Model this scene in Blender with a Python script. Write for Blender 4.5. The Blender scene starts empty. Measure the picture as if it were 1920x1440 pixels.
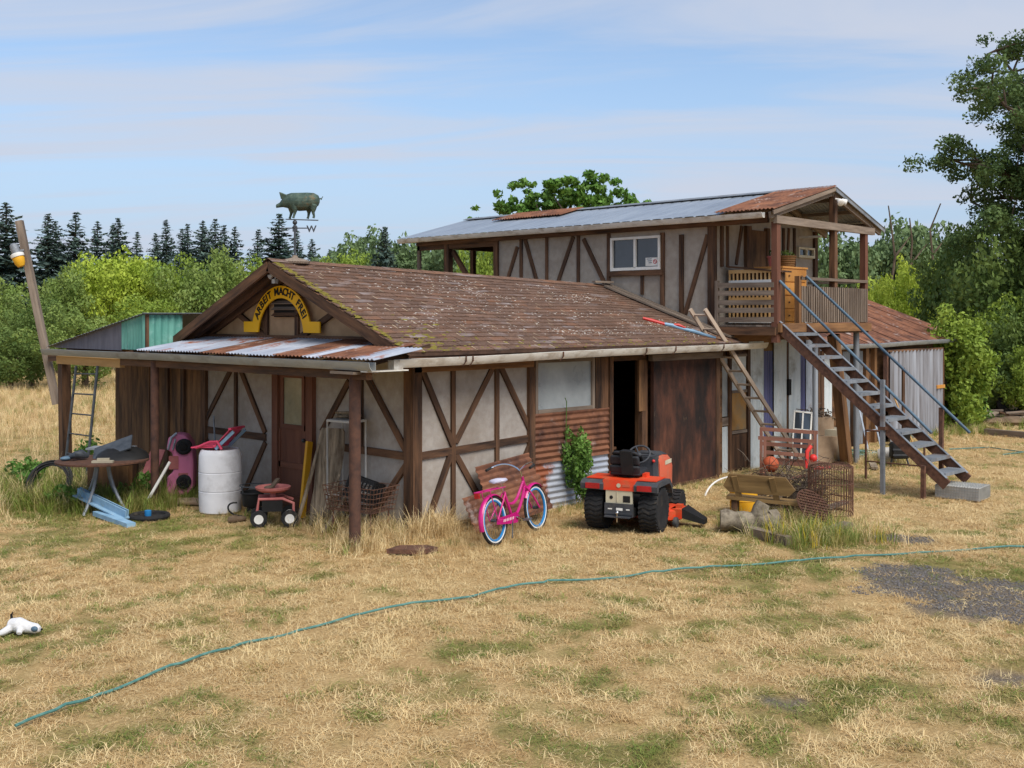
import bpy, math, random
import numpy as np
from mathutils import Vector, Matrix
R = math.radians
scene = bpy.context.scene
C = scene.collection
random.seed(7); rng = np.random.default_rng(7)

# ------------------------------------------------------------------ camera
# world frame: x runs along the barn's long side (away, right), y along its gable front (away, left)
FPX, CXP, HYP, CAMH = 2050.0, 960.0, 597.0, 2.7
_n = math.hypot(1946, 2050); UX, UY = 1946/_n, 2050/_n
CAM = Vector((-9.1078, -10.3547, CAMH))
cam = bpy.data.cameras.new('camera'); cam_o = bpy.data.objects.new('camera', cam); C.objects.link(cam_o)
cam_o.location = CAM
cam_o.rotation_euler = (R(90), 0, math.atan2(UX, UY) - R(90))
cam.sensor_width = 36; cam.lens = FPX/1920*36; cam.shift_y = -(720-HYP)/1920
cam.clip_end = 3000; cam.clip_start = 0.1
scene.camera = cam_o

# ------------------------------------------------------------------ world, sun, exposure
SUN_EL, SUN_AZ = R(52), R(43.5-180+34)      # azimuth of the direction TOWARDS the sun, in the xy plane
w = bpy.data.worlds.new('World'); scene.world = w; w.use_nodes = True
nt = w.node_tree; nt.nodes.clear()
def N(t, typ, **k):
    n = t.nodes.new(typ)
    for a, b in k.items(): setattr(n, a, b)
    return n
out = N(nt, 'ShaderNodeOutputWorld'); bg = N(nt, 'ShaderNodeBackground'); bg.inputs[1].default_value = 0.115
sky = N(nt, 'ShaderNodeTexSky', sky_type='NISHITA', sun_disc=False)
sky.sun_elevation = SUN_EL; sky.sun_rotation = R(90) - SUN_AZ
sky.air_density = 1.0; sky.dust_density = 0.4; sky.ozone_density = 2.2; sky.altitude = 100
tc = N(nt, 'ShaderNodeTexCoord'); sep = N(nt, 'ShaderNodeSeparateXYZ'); nt.links.new(tc.outputs['Generated'], sep.inputs[0])
def mth(t, op, a, b=None, clamp=False):
    n = N(t, 'ShaderNodeMath', operation=op, use_clamp=clamp)
    for i, x in enumerate((a, b)):
        if x is None: continue
        if isinstance(x, (int, float)): n.inputs[i].default_value = x
        else: t.links.new(x, n.inputs[i])
    return n.outputs[0]
# thin cirrus on a plane high above: direction divided by its height
zc = mth(nt, 'ADD', mth(nt, 'MAXIMUM', sep.outputs[2], 0.0), 0.10)
cmb = N(nt, 'ShaderNodeCombineXYZ')
nt.links.new(mth(nt, 'DIVIDE', sep.outputs[0], zc), cmb.inputs[0]); nt.links.new(mth(nt, 'DIVIDE', sep.outputs[1], zc), cmb.inputs[1])
mp = N(nt, 'ShaderNodeMapping', vector_type='TEXTURE'); mp.inputs['Rotation'].default_value = (0, 0, R(-46.5-7)); mp.inputs['Scale'].default_value = (3.2, .85, 1)
nt.links.new(cmb.outputs[0], mp.inputs[0])
n1 = N(nt, 'ShaderNodeTexNoise'); n1.inputs['Scale'].default_value = 1.5; n1.inputs['Detail'].default_value = 9; n1.inputs['Roughness'].default_value = .56; n1.inputs['Distortion'].default_value = .9
n2 = N(nt, 'ShaderNodeTexNoise'); n2.inputs['Scale'].default_value = 0.45; n2.inputs['Detail'].default_value = 4
nt.links.new(mp.outputs[0], n1.inputs[0]); nt.links.new(mp.outputs[0], n2.inputs[0])
cl = mth(nt, 'ADD', mth(nt, 'MULTIPLY', n1.outputs[0], 1.0), mth(nt, 'MULTIPLY', n2.outputs[0], .8))
mr = N(nt, 'ShaderNodeMapRange', interpolation_type='SMOOTHSTEP'); mr.inputs[1].default_value = .77; mr.inputs[2].default_value = 1.10; mr.inputs[3].default_value = .02; mr.inputs[4].default_value = .92
nt.links.new(cl, mr.inputs[0])
mx = N(nt, 'ShaderNodeMixRGB'); mx.inputs[2].default_value = (3.6, 3.9, 4.6, 1)
nt.links.new(mr.outputs[0], mx.inputs[0]); nt.links.new(sky.outputs[0], mx.inputs[1])
hz = N(nt, 'ShaderNodeMapRange', interpolation_type='SMOOTHSTEP'); hz.inputs[1].default_value = .30; hz.inputs[2].default_value = -.02; hz.inputs[3].default_value = 0; hz.inputs[4].default_value = .92
nt.links.new(sep.outputs[2], hz.inputs[0]); mh = N(nt, 'ShaderNodeMixRGB'); mh.inputs[2].default_value = (2.3, 2.95, 4.2, 1)
nt.links.new(hz.outputs[0], mh.inputs[0]); nt.links.new(sky.outputs[0], mh.inputs[1]); nt.links.new(mh.outputs[0], mx.inputs[1])
nt.links.new(mx.outputs[0], bg.inputs[0]); nt.links.new(bg.outputs[0], out.inputs[0])

sun = bpy.data.lights.new('sun', 'SUN'); sun.energy = 2.9; sun.angle = R(38); sun.color = (1, .965, .91)
sun_o = bpy.data.objects.new('sun', sun); C.objects.link(sun_o)
sd = Vector((math.cos(SUN_EL)*math.cos(SUN_AZ), math.cos(SUN_EL)*math.sin(SUN_AZ), math.sin(SUN_EL)))
sun_o.rotation_euler = sd.to_track_quat('Z', 'Y').to_euler(); sun_o.location = (0, -20, 30)
vs = scene.view_settings; vs.view_transform = 'Standard'; vs.look = 'None'; vs.exposure = 0.55; vs.gamma = 1; vs.use_curve_mapping = False

# ------------------------------------------------------------------ pixel -> place (distance always from the plane the thing touches)
def ray(px, py):
    a = (px-CXP)/FPX
    return Vector((a*UX + UY, -a*UY + UX, (HYP-py)/FPX))
def gp(px, py, z=0.0): r = ray(px, py); return CAM + r*((z-CAMH)/r.z)
def onx(px, py, x): r = ray(px, py); return CAM + r*((x-CAM.x)/r.x)
def ony(px, py, y): r = ray(px, py); return CAM + r*((y-CAM.y)/r.y)
def at(px, py, d): return CAM + ray(px, py)*d

# ------------------------------------------------------------------ materials
def lin(c):
    if max(c) > 1.0: c = [x/255 for x in c]
    return tuple((x/12.92 if x <= .04045 else ((x+.055)/1.055)**2.4) for x in c[:3]) + (1,)
MATS = {}
def M(name, c1, c2=None, scale=4, stretch=(1, 1, 1), rough=.8, metal=0, bump=.15, coord='Object', rnd=.12, c3=None, s3=1.2, t3=.55, w3=.08, st3=(1, 1, 1), spec=.3, trans=0, rattr=False, alpha=1, transl=0, c4=None, s4=3, t4=.6, w4=.1):
    m = bpy.data.materials.new(name); m.use_nodes = True; t = m.node_tree; t.nodes.clear(); L = t.links.new
    o = N(t, 'ShaderNodeOutputMaterial'); b = N(t, 'ShaderNodeBsdfPrincipled'); L(b.outputs[0], o.inputs[0])
    co = N(t, 'ShaderNodeTexCoord'); oi = N(t, 'ShaderNodeObjectInfo')
    off = N(t, 'ShaderNodeVectorMath', operation='ADD'); L(co.outputs[coord], off.inputs[0])
    rv = mth(t, 'MULTIPLY', oi.outputs['Random'], 37.0); L(rv, off.inputs[1])
    mp = N(t, 'ShaderNodeMapping'); mp.inputs['Scale'].default_value = stretch; L(off.outputs[0], mp.inputs[0])
    nz = N(t, 'ShaderNodeTexNoise'); nz.inputs['Scale'].default_value = scale; nz.inputs['Detail'].default_value = 7; nz.inputs['Roughness'].default_value = .62; L(mp.outputs[0], nz.inputs[0])
    rp = N(t, 'ShaderNodeValToRGB'); rp.color_ramp.elements[0].position = .34; rp.color_ramp.elements[1].position = .66
    rp.color_ramp.elements[0].color = lin(c1); rp.color_ramp.elements[1].color = lin(c2 or c1); L(nz.outputs[0], rp.inputs[0])
    col = rp.outputs[0]
    for (cc, ss, tt, ww) in ((c3, s3, t3, w3), (c4, s4, t4, w4)):
        if cc is None: continue
        m3 = N(t, 'ShaderNodeMapping'); m3.inputs['Scale'].default_value = st3; L(off.outputs[0], m3.inputs[0])
        z3 = N(t, 'ShaderNodeTexNoise'); z3.inputs['Scale'].default_value = ss; z3.inputs['Detail'].default_value = 8; z3.inputs['Roughness'].default_value = .65; L(m3.outputs[0], z3.inputs[0])
        q = N(t, 'ShaderNodeMapRange'); q.inputs[1].default_value = tt-ww; q.inputs[2].default_value = tt+ww; L(z3.outputs[0], q.inputs[0])
        mi = N(t, 'ShaderNodeMixRGB'); L(q.outputs[0], mi.inputs[0]); L(col, mi.inputs[1]); mi.inputs[2].default_value = lin(cc); col = mi.outputs[0]
    hs = N(t, 'ShaderNodeHueSaturation'); L(col, hs.inputs['Color'])
    rr = oi.outputs['Random']
    if rattr:
        at_ = N(t, 'ShaderNodeAttribute', attribute_name='rnd'); rr = mth(t, 'FRACT', mth(t, 'ADD', rr, at_.outputs['Fac']))
    L(mth(t, 'ADD', mth(t, 'MULTIPLY', rr, 2*rnd), 1-rnd), hs.inputs['Value'])
    L(hs.outputs[0], b.inputs['Base Color'])
    b.inputs['Metallic'].default_value = metal; b.inputs['Specular IOR Level'].default_value = spec
    q = N(t, 'ShaderNodeMapRange'); q.inputs[3].default_value = max(0, rough-.1); q.inputs[4].default_value = min(1, rough+.12); L(nz.outputs[0], q.inputs[0]); L(q.outputs[0], b.inputs['Roughness'])
    if bump:
        bp = N(t, 'ShaderNodeBump'); bp.inputs['Strength'].default_value = bump; bp.inputs['Distance'].default_value = .02; L(nz.outputs[0], bp.inputs['Height']); L(bp.outputs[0], b.inputs['Normal'])
    if trans: b.inputs['Transmission Weight'].default_value = trans
    if alpha < 1: b.inputs['Alpha'].default_value = alpha
    if transl:
        tl = N(t, 'ShaderNodeBsdfTranslucent'); L(hs.outputs[0], tl.inputs[0]); ms = N(t, 'ShaderNodeMixShader'); ms.inputs[0].default_value = transl
        L(b.outputs[0], ms.inputs[1]); L(tl.outputs[0], ms.inputs[2]); L(ms.outputs[0], o.inputs[0])
    MATS[name] = m; return m
G = (.12, 1, 1)   # grain along U
M('stucco', (152, 142, 132), (168, 160, 150), 9, bump=.35, rnd=.02, c3=(128, 114, 98), s3=1.1, t3=.62, w3=.16)
M('stucco_up', (150, 139, 126), (166, 156, 143), 8, bump=.3, rnd=.02, c3=(132, 116, 100), s3=1.3, t3=.66, w3=.16)
M('gable_board', (156, 126, 94), (174, 144, 110), 5, bump=.1, rnd=.03)
M('timber', (44, 32, 25), (112, 80, 56), 9, G, coord='UV', bump=.5, rnd=.22)
M('timber_light', (96, 66, 42), (140, 102, 66), 9, G, coord='UV', bump=.4, rnd=.2)
M('timber_grey', (98, 84, 72), (146, 130, 114), 9, G, coord='UV', bump=.5, rnd=.16)
M('plywood', (78, 54, 36), (134, 98, 64), 3.5, (.3, 2.2, 1), coord='UV', bump=.25, rnd=.14, c3=(48, 34, 26), s3=2.2, t3=.58, w3=.12, st3=(.35, 1.6, 1))
M('new_lumber', (176, 134, 82), (204, 164, 108), 8, G, coord='UV', bump=.2, rnd=.06)
M('red_brown', (94, 60, 46), (124, 82, 63), 6, G, coord='UV', bump=.2, rnd=.08)
M('sliding', (54, 35, 27), (98, 60, 44), 4, (.5, 1.6, 1), coord='UV', bump=.3, rnd=.05, c3=(30, 23, 21), s3=1.3, t3=.50, w3=.12, st3=(.55, 1.3, 1), c4=(140, 112, 88), s4=2.6, t4=.70, w4=.05)
M('galv', (150, 156, 164), (186, 192, 198), 5, (1, .4, 1), rough=.5, metal=.55, bump=.08, coord='UV', rnd=.07, c3=(128, 92, 70), s3=1.4, t3=.68, w3=.07)
M('galv_dull', (116, 120, 124), (150, 154, 158), 4, (1, .4, 1), rough=.6, metal=.4, bump=.08, coord='UV', rnd=.08, c3=(120, 92, 72), s3=2, t3=.66, w3=.1)
M('rust_sheet', (104, 66, 48), (142, 96, 70), 6, (1, .35, 1), rough=.85, metal=.1, bump=.2, coord='UV', rnd=.08, c3=(78, 52, 42), s3=2.5, t3=.56, w3=.1, c4=(164, 150, 142), s4=3.2, t4=.65, w4=.07)
M('white_sheet', (142, 148, 160), (176, 180, 188), 4, (1, .4, 1), rough=.55, metal=.2, bump=.08, coord='UV', rnd=.05, c3=(146, 88, 62), s3=1.5, t3=.58, w3=.04)
M('roof_metal', (158, 164, 170), (182, 188, 192), 3, (1, .3, 1), rough=.38, metal=.6, bump=.03, coord='UV', rnd=.05, c3=(120, 108, 104), s3=1.6, t3=.72, w3=.1)
M('grey_sheet', (92, 92, 100), (116, 114, 122), 4, (2, .4, 1), rough=.7, bump=.05, coord='UV', rnd=.05, c3=(150, 150, 156), s3=4, t3=.72, w3=.05)
M('green_sheet', (82, 140, 126), (112, 168, 152), 4, (2, .4, 1), rough=.6, bump=.05, coord='UV', rnd=.08, c3=(150, 184, 176), s3=2.2, t3=.64, w3=.1)
M('fibreglass', (178, 186, 186), (204, 208, 206), 4, (2, .3, 1), rough=.5, bump=.05, coord='UV', rnd=.06, c3=(140, 136, 124), s3=2, t3=.64, w3=.1)
M('shingle', (80, 60, 49), (114, 88, 71), 34, (1, 1, 1), rough=.95, bump=.4, rnd=.18, rattr=True, coord='Object', c3=(138, 126, 122), s3=2.6, t3=.63, w3=.07, st3=(.45, 1.6, 1), c4=(124, 86, 62), s4=2.1, t4=.62, w4=.10)
M('shingle_edge', (168, 146, 118), (196, 174, 146), 9, rough=.9, bump=.1, rattr=True)
M('roof_deck', (58, 42, 33), (84, 62, 48), 7, rough=.95)
M('lichen', (204, 194, 184), (166, 156, 144), 20, rough=1, bump=.5)
M('moss', (92, 84, 34), (126, 114, 46), 16, rough=1, bump=.5)
M('gutter_white', (204, 198, 186), (222, 218, 208), 5, (.4, 1, 1), rough=.55, coord='UV', bump=.04, rnd=.02, c3=(150, 132, 108), s3=3.2, t3=.6, w3=.12)
M('gutter_grey', (138, 138, 134), (164, 164, 158), 4, (.3, 1, 1), rough=.5, coord='UV', bump=.04, rnd=.02, c3=(116, 110, 100), s3=2, t3=.64, w3=.1)
M('rust', (76, 54, 44), (116, 82, 64), 12, rough=.9, bump=.3, rnd=.12)
M('rust_post', (66, 48, 42), (98, 68, 54), 9, rough=.8, bump=.15, rnd=.08)
M('rust_dark', (62, 42, 32), (92, 62, 46), 14, rough=.9, bump=.2)
M('sign_yellow', (236, 176, 10), (244, 186, 18), 3, rough=.5, bump=.02, rnd=0)
M('black_paint', (20, 19, 18), (28, 27, 26), 8, rough=.6, bump=.03)
M('dark', (22, 20, 19), (34, 31, 29), 6, rough=.9)
M('glass_dirty', (146, 152, 152), (170, 174, 172), 1.6, rough=.28, bump=.02, c3=(116, 122, 124), s3=1.2, t3=.56, w3=.2, spec=.5, rnd=.02)
M('glass_dark', (46, 52, 58), (66, 72, 78), 1.2, rough=.06, bump=0, spec=.8, rnd=.02)
M('glass_door', (130, 124, 100), (150, 146, 124), 2, rough=.15, bump=0, spec=.6, c3=(92, 100, 84), s3=2.4, t3=.55, w3=.2)
M('glass_amber', (140, 100, 52), (160, 118, 64), 1.6, rough=.2, bump=0, spec=.6, c3=(98, 100, 88), s3=1.6, t3=.58, w3=.12)
M('glass_purple', (62, 66, 104), (92, 94, 130), 1.6, (3, .4, 1), rough=.3, coord='UV', bump=.02)
M('white_paint', (216, 212, 202), (230, 227, 220), 6, rough=.5, bump=.04, rnd=.03)
M('white_plastic', (222, 220, 220), (236, 234, 234), 2.5, rough=.45, bump=.03, c3=(176, 170, 166), s3=2.2, t3=.64, w3=.12)
M('bronze', (60, 78, 70), (96, 112, 98), 12, rough=.6, metal=.3, bump=.4, c3=(120, 100, 70), s3=7, t3=.62, w3=.08)
M('steel_dark', (62, 66, 70), (88, 92, 96), 8, rough=.5, metal=.4, bump=.1)
M('steel', (142, 146, 150), (172, 176, 180), 6, rough=.35, metal=.8, bump=.03)
M('blue_steel', (62, 82, 98), (92, 116, 132), 7, (.3, 1, 1), rough=.5, coord='UV', bump=.08, c3=(110, 92, 78), s3=5, t3=.64, w3=.06)
M('blue_grey', (112, 146, 170), (142, 174, 196), 4, rough=.5, bump=.05, c3=(180, 186, 186), s3=4, t3=.66, w3=.05)
M('pink_car', (196, 106, 138), (214, 128, 158), 2, rough=.5, bump=.03, c3=(170, 110, 126), s3=3, t3=.64, w3=.1)
M('pink_chair', (206, 62, 92), (222, 80, 108), 2, rough=.45, bump=.02)
M('pink_dull', (164, 92, 88), (186, 116, 108), 5, rough=.6, bump=.1)
M('bike_pink', (178, 20, 104), (194, 32, 118), 2, rough=.28, bump=0, spec=.6)
M('bike_blue', (36, 112, 166), (48, 126, 178), 3, rough=.45, bump=0)
M('tire_white', (214, 214, 210), (226, 226, 222), 5, rough=.6, bump=0)
M('rubber', (28, 28, 29), (44, 43, 42), 14, rough=.85, bump=.15, c3=(84, 76, 64), s3=9, t3=.66, w3=.1)
M('chrome', (190, 192, 196), (206, 208, 212), 3, rough=.15, metal=1, bump=0)
M('saddle', (206, 204, 214), (176, 172, 196), 22, (1, .15, 1), rough=.6, bump=.05)
M('orange', (208, 56, 22), (220, 70, 30), 3, rough=.42, bump=.02, spec=.5, rnd=.02, c3=(176, 98, 60), s3=5, t3=.62, w3=.12)
M('orange_faded', (190, 84, 56), (204, 98, 70), 2, rough=.5, bump=.02, c3=(164, 108, 84), s3=5, t3=.6, w3=.14)
M('tractor_grey', (50, 52, 55), (66, 67, 70), 4, rough=.6, bump=.06, c3=(96, 90, 80), s3=6, t3=.62, w3=.12)
M('streaked_sheet', (98, 88, 82), (172, 175, 182), 5, (1.5, .05, 1), rough=.55, metal=.3, bump=.1, coord='UV', rnd=.04)  # streaks mix rust with light and shade of the corrugation painted into the colour
M('beige', (190, 180, 152), (206, 196, 168), 4, rough=.6, bump=.05)
M('seat_black', (30, 30, 32), (44, 44, 46), 9, rough=.6, bump=.2)
M('red_lens', (150, 18, 26), (172, 26, 32), 4, rough=.2, bump=0, spec=.6)
M('wood_orange', (176, 118, 54), (194, 138, 72), 4, (1, .3, 1), rough=.5, coord='UV', bump=.06)
M('bamboo', (204, 158, 98), (224, 184, 126), 6, G, coord='UV', rough=.6, bump=.05)
M('driftwood', (84, 72, 58), (156, 140, 118), 9, (2.2, 2.2, .18), coord='Object', rough=.9, bump=.7, c3=(84, 66, 50), s3=2.6, t3=.66, w3=.08)
M('log', (92, 82, 68), (150, 138, 118), 9, rough=.95, bump=.9, c3=(74, 58, 44), s3=4, t3=.6, w3=.1)
M('bench', (100, 76, 44), (146, 116, 72), 7, G, coord='UV', rough=.8, bump=.4, rnd=.1)
M('yellow', (212, 152, 28), (224, 168, 44), 3, rough=.55, bump=.05, c3=(150, 104, 40), s3=3, t3=.66, w3=.1)
M('basketball', (164, 74, 42), (182, 90, 54), 40, rough=.7, bump=.2)
M('hose_teal', (62, 104, 98), (88, 128, 118), 20, rough=.5, bump=.05)
M('cardboard', (146, 122, 98), (172, 148, 122), 5, rough=.85, bump=.1)
M('tan_board', (150, 140, 120), (170, 160, 138), 4, rough=.8, bump=.1)
M('red_plastic', (186, 40, 36), (200, 54, 46), 3, rough=.4, bump=0)
M('dirty_white', (168, 164, 156), (194, 190, 182), 8, rough=.7, bump=.2)
M('wire_galv', (150, 150, 146), (176, 176, 170), 9, rough=.5, metal=.4, bump=0)
M('toy_white', (206, 204, 202), (222, 220, 218), 30, rough=.95, bump=.5)
M('bark', (70, 58, 48), (108, 94, 78), 7, (1, 1, .25), rough=.95, bump=.8)
M('ladder_wood', (146, 128, 110), (184, 164, 144), 9, G, coord='UV', bump=.4, rnd=.08)
M('pebble', (70, 66, 64), (128, 122, 118), 3, rough=.9, bump=.2, rnd=.3)
M('soil', (96, 78, 60), (120, 100, 78), 6, rough=1, bump=.4)
def leafmat(n, a, b, tr=.25): return M(n, a, b, .9, rough=.6, bump=0, rnd=.10, rattr=True, spec=.25, transl=tr)
leafmat('leaf_conifer', (56, 74, 68), (86, 104, 92), .08)
leafmat('leaf_bush', (110, 134, 48), (150, 168, 68)); leafmat('leaf_bush_lime', (146, 168, 52), (184, 196, 78)); leafmat('leaf_olive', (104, 128, 58), (140, 156, 82))
leafmat('leaf_oak', (66, 90, 48), (106, 126, 70)); leafmat('leaf_dark', (84, 108, 52), (122, 140, 72)); leafmat('leaf_walnut', (80, 120, 46), (116, 150, 68))
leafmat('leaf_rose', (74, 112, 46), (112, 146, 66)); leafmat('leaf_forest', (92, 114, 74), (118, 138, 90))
leafmat('straw', (206, 180, 132), (226, 204, 156)); leafmat('straw_gold', (192, 160, 110), (212, 182, 130)); leafmat('straw_pale', (216, 190, 138), (230, 208, 158))
leafmat('grass_green', (104, 122, 52), (142, 150, 76)); leafmat('grass_olive', (136, 130, 70), (168, 154, 92)); leafmat('grass_lush', (98, 118, 42), (140, 152, 64))
leafmat('flower_yellow', (206, 180, 50), (222, 196, 70))

# ------------------------------------------------------------------ mesh builder
class MB:
    def __init__(s): s.v = []; s.f = []; s.uv = []; s.mi = []; s.cur = 0
    def add(s, vs, fs, uvs=None):
        o = len(s.v); s.v.extend([tuple(p) for p in vs])
        for i, f in enumerate(fs):
            s.f.append([o+k for k in f]); s.mi.append(s.cur)
            s.uv.append(uvs[i] if uvs else [(0, 0)]*len(f))
        return s
    def hexa(s, c):   # 8 corners: bottom 0-3, top 4-7 with x = long axis 0->1
        c = [Vector(p) for p in c]; L = (c[1]-c[0]).length; W = (c[3]-c[0]).length; H = (c[4]-c[0]).length
        fs = [(3, 2, 1, 0), (4, 5, 6, 7), (0, 1, 5, 4), (2, 3, 7, 6), (1, 2, 6, 5), (3, 0, 4, 7)]
        uv = [[(0, W), (L, W), (L, 0), (0, 0)], [(0, 2*W), (L, 2*W), (L, 3*W), (0, 3*W)], [(0, 0), (L, 0), (L, H), (0, H)], [(L, 1), (0, 1), (0, 1+H), (L, 1+H)], [(0, 0), (0, W), (H, W), (H, 0)], [(0, 0), (0, W), (H, W), (H, 0)]]
        return s.add(c, fs, uv)
    def box(s, lo, hi):
        (a, b, c), (d, e, f) = lo, hi
        sx, sy, sz = abs(d-a), abs(e-b), abs(f-c)
        if sx >= sy and sx >= sz: P = [(a, b, c), (d, b, c), (d, e, c), (a, e, c), (a, b, f), (d, b, f), (d, e, f), (a, e, f)]
        elif sy >= sz: P = [(d, b, c), (d, e, c), (a, e, c), (a, b, c), (d, b, f), (d, e, f), (a, e, f), (a, b, f)]
        else: P = [(a, e, c), (a, e, f), (a, b, f), (a, b, c), (d, e, c), (d, e, f), (d, b, f), (d, b, c)]
        return s.hexa(P)
    def bar(s, a, b, wd, ht, up=(0, 0, 1)):
        a = Vector(a); b = Vector(b); d = (b-a).normalized(); u = Vector(up)
        if abs(d.dot(u)) > .99: u = Vector((1, 0, 0))
        sd = d.cross(u).normalized()*wd/2; u = sd.cross(d).normalized()*ht/2
        return s.hexa([a-sd*-1-u, b+sd-u, b-sd-u, a-sd-u, a+sd+u, b+sd+u, b-sd+u, a-sd+u])
    def tube(s, pts, r, seg=8, closed=False, caps=True):
        P = [Vector(p) for p in pts]; n = len(P); rr = r if isinstance(r, (list, tuple)) else [r]*n
        vs = []; fs = []; uvs = []; prev = None; ln = 0
        for i in range(n):
            t = (P[(i+1) % n]-P[i-1]) if closed else (P[min(i+1, n-1)]-P[max(i-1, 0)])
            t = t.normalized() if t.length > 1e-9 else Vector((0, 0, 1))
            if prev is None: prev = t.orthogonal().normalized()
            x = (prev-t*prev.dot(t)); x = x.normalized() if x.length > 1e-6 else t.orthogonal().normalized(); prev = x; y = t.cross(x)
            for k in range(seg):
                a = 2*math.pi*k/seg; vs.append(P[i]+(x*math.cos(a)+y*math.sin(a))*rr[i])
        for i in range(n if closed else n-1):
            j = (i+1) % n; l2 = ln+(P[j]-P[i]).length
            for k in range(seg):
                k2 = (k+1) % seg; c = 2*math.pi*rr[i]/seg
                fs.append((i*seg+k, i*seg+k2, j*seg+k2, j*seg+k)); uvs.append([(ln, k*c), (ln, (k+1)*c), (l2, (k+1)*c), (l2, k*c)])
            ln = l2
        if caps and not closed:
            fs.append(tuple(range(seg-1, -1, -1))); uvs.append([(0, 0)]*seg); fs.append(tuple((n-1)*seg+k for k in range(seg))); uvs.append([(0, 0)]*seg)
        return s.add(vs, fs, uvs)
    def lathe(s, prof, c=(0, 0, 0), ax=(0, 0, 1), seg=20):
        ax = Vector(ax).normalized(); x = ax.orthogonal().normalized(); y = ax.cross(x); c = Vector(c); vs = []; fs = []; uvs = []
        for (r, z) in prof:
            for k in range(seg):
                a = 2*math.pi*k/seg; vs.append(c+ax*z+(x*math.cos(a)+y*math.sin(a))*max(r, 1e-4))
        for i in range(len(prof)-1):
            for k in range(seg):
                k2 = (k+1) % seg; fs.append((i*seg+k, i*seg+k2, (i+1)*seg+k2, (i+1)*seg+k)); uvs.append([(i, k), (i, k+1), (i+1, k+1), (i+1, k)])
        fs.append(tuple(range(seg-1, -1, -1))); uvs.append([(0, 0)]*seg); n = len(prof)-1
        fs.append(tuple(n*seg+k for k in range(seg))); uvs.append([(0, 0)]*seg)
        return s.add(vs, fs, uvs)
    def torus(s, c, ax, R_, r, seg=28, ts=8):
        ax = Vector(ax).normalized(); x = ax.orthogonal().normalized(); y = ax.cross(x); c = Vector(c)
        return s.tube([c+(x*math.cos(2*math.pi*k/seg)+y*math.sin(2*math.pi*k/seg))*R_ for k in range(seg)], r, ts, closed=True)
    def prism(s, poly, o, ux, uy, depth):
        o = Vector(o); ux = Vector(ux); uy = Vector(uy); n = ux.cross(uy).normalized()*depth; k = len(poly)
        vs = [o+ux*a+uy*b for a, b in poly]; vs += [p+n for p in vs]
        fs = [tuple(range(k-1, -1, -1)), tuple(range(k, 2*k))]; uv = [[poly[i] for i in range(k-1, -1, -1)], [poly[i] for i in range(k)]]
        for i in range(k):
            j = (i+1) % k; fs.append((i, j, j+k, i+k)); uv.append([(0, 0)]*4)
        return s.add(vs, fs, uv)
    def sheet(s, o, du, dv, pitch=.085, amp=.011, seg=6, rib=False, bend=0):
        o = Vector(o); du = Vector(du); dv = Vector(dv); n = du.cross(dv).normalized(); L = du.length; H = dv.length; k = max(6, int(L/pitch*seg)); th = .004
        if k > 260: k = 260
        vs = []; fs = []; uvs = []
        for i in range(k+1):
            a = i/k; ph = a*L/pitch; h = amp*math.cos(2*math.pi*ph)
            if rib: h = amp*2 if (ph % 1) < .12 else 0
            for j in (0, 1): vs.append(o+du*a+dv*j+n*(h+bend*math.sin(math.pi*a)))
        m = len(vs); vs += [v-n*th for v in vs]
        for i in range(k):
            a, b, c, d = 2*i, 2*i+2, 2*i+3, 2*i+1; q = [(i/k*L, 0), ((i+1)/k*L, 0), ((i+1)/k*L, H), (i/k*L, H)]
            fs += [(a, b, c, d), (d+m, c+m, b+m, a+m), (b, a, a+m, b+m), (d, c, c+m, d+m)]; uvs += [q, q[::-1], q, q]
        fs += [(0, 1, 1+m, m), (2*k+1, 2*k, 2*k+m, 2*k+1+m)]; uvs += [[(0, 0)]*4]*2
        return s.add(vs, fs, uvs)
    def ball(s, c, r, seg=14, rings=9, sc=(1, 1, 1)):
        c = Vector(c); vs = []; fs = []
        for i in range(rings+1):
            t = math.pi*i/rings
            for k in range(seg):
                p = 2*math.pi*k/seg; vs.append(c+Vector((math.sin(t)*math.cos(p)*sc[0], math.sin(t)*math.sin(p)*sc[1], math.cos(t)*sc[2]))*r)
        for i in range(rings):
            for k in range(seg):
                k2 = (k+1) % seg; fs.append((i*seg+k, (i+1)*seg+k, (i+1)*seg+k2, i*seg+k2))
        return s.add(vs, fs)
    def loft(s, rings):   # rings: lists of points, equal length
        n = len(rings[0]); vs = [p for r in rings for p in r]; fs = []
        for i in range(len(rings)-1):
            for k in range(n):
                k2 = (k+1) % n; fs.append((i*n+k, i*n+k2, (i+1)*n+k2, (i+1)*n+k))
        fs.append(tuple(range(n-1, -1, -1))); fs.append(tuple((len(rings)-1)*n+k for k in range(n)))
        return s.add(vs, fs)
    def ell(s, secs, ax='x', n=14):   # secs: (pos, cy, cz, ry, rz)
        rings = []
        for (p, a, b, ra, rb) in secs:
            r = []
            for k in range(n):
                t = 2*math.pi*k/n; q = (a+ra*math.cos(t), b+rb*math.sin(t)); r.append((p, q[0], q[1]) if ax == 'x' else (q[0], p, q[1]) if ax == 'y' else (q[0], q[1], p))
            rings.append(r)
        return s.loft(rings)
    def mesh(s, name, mats, smooth=38):
        me = bpy.data.meshes.new(name); me.from_pydata(s.v, [], s.f)
        ul = me.uv_layers.new(name='UVMap'); flat = [c for u in s.uv for p in u for c in p]
        if len(flat) == 2*len(me.loops): ul.data.foreach_set('uv', flat)
        for m in (mats if isinstance(mats, (list, tuple)) else [mats]): me.materials.append(MATS[m])
        me.polygons.foreach_set('material_index', s.mi)
        if smooth:
            me.polygons.foreach_set('use_smooth', [True]*len(me.polygons)); me.set_sharp_from_angle(angle=R(smooth))
        me.update(); return me
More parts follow.
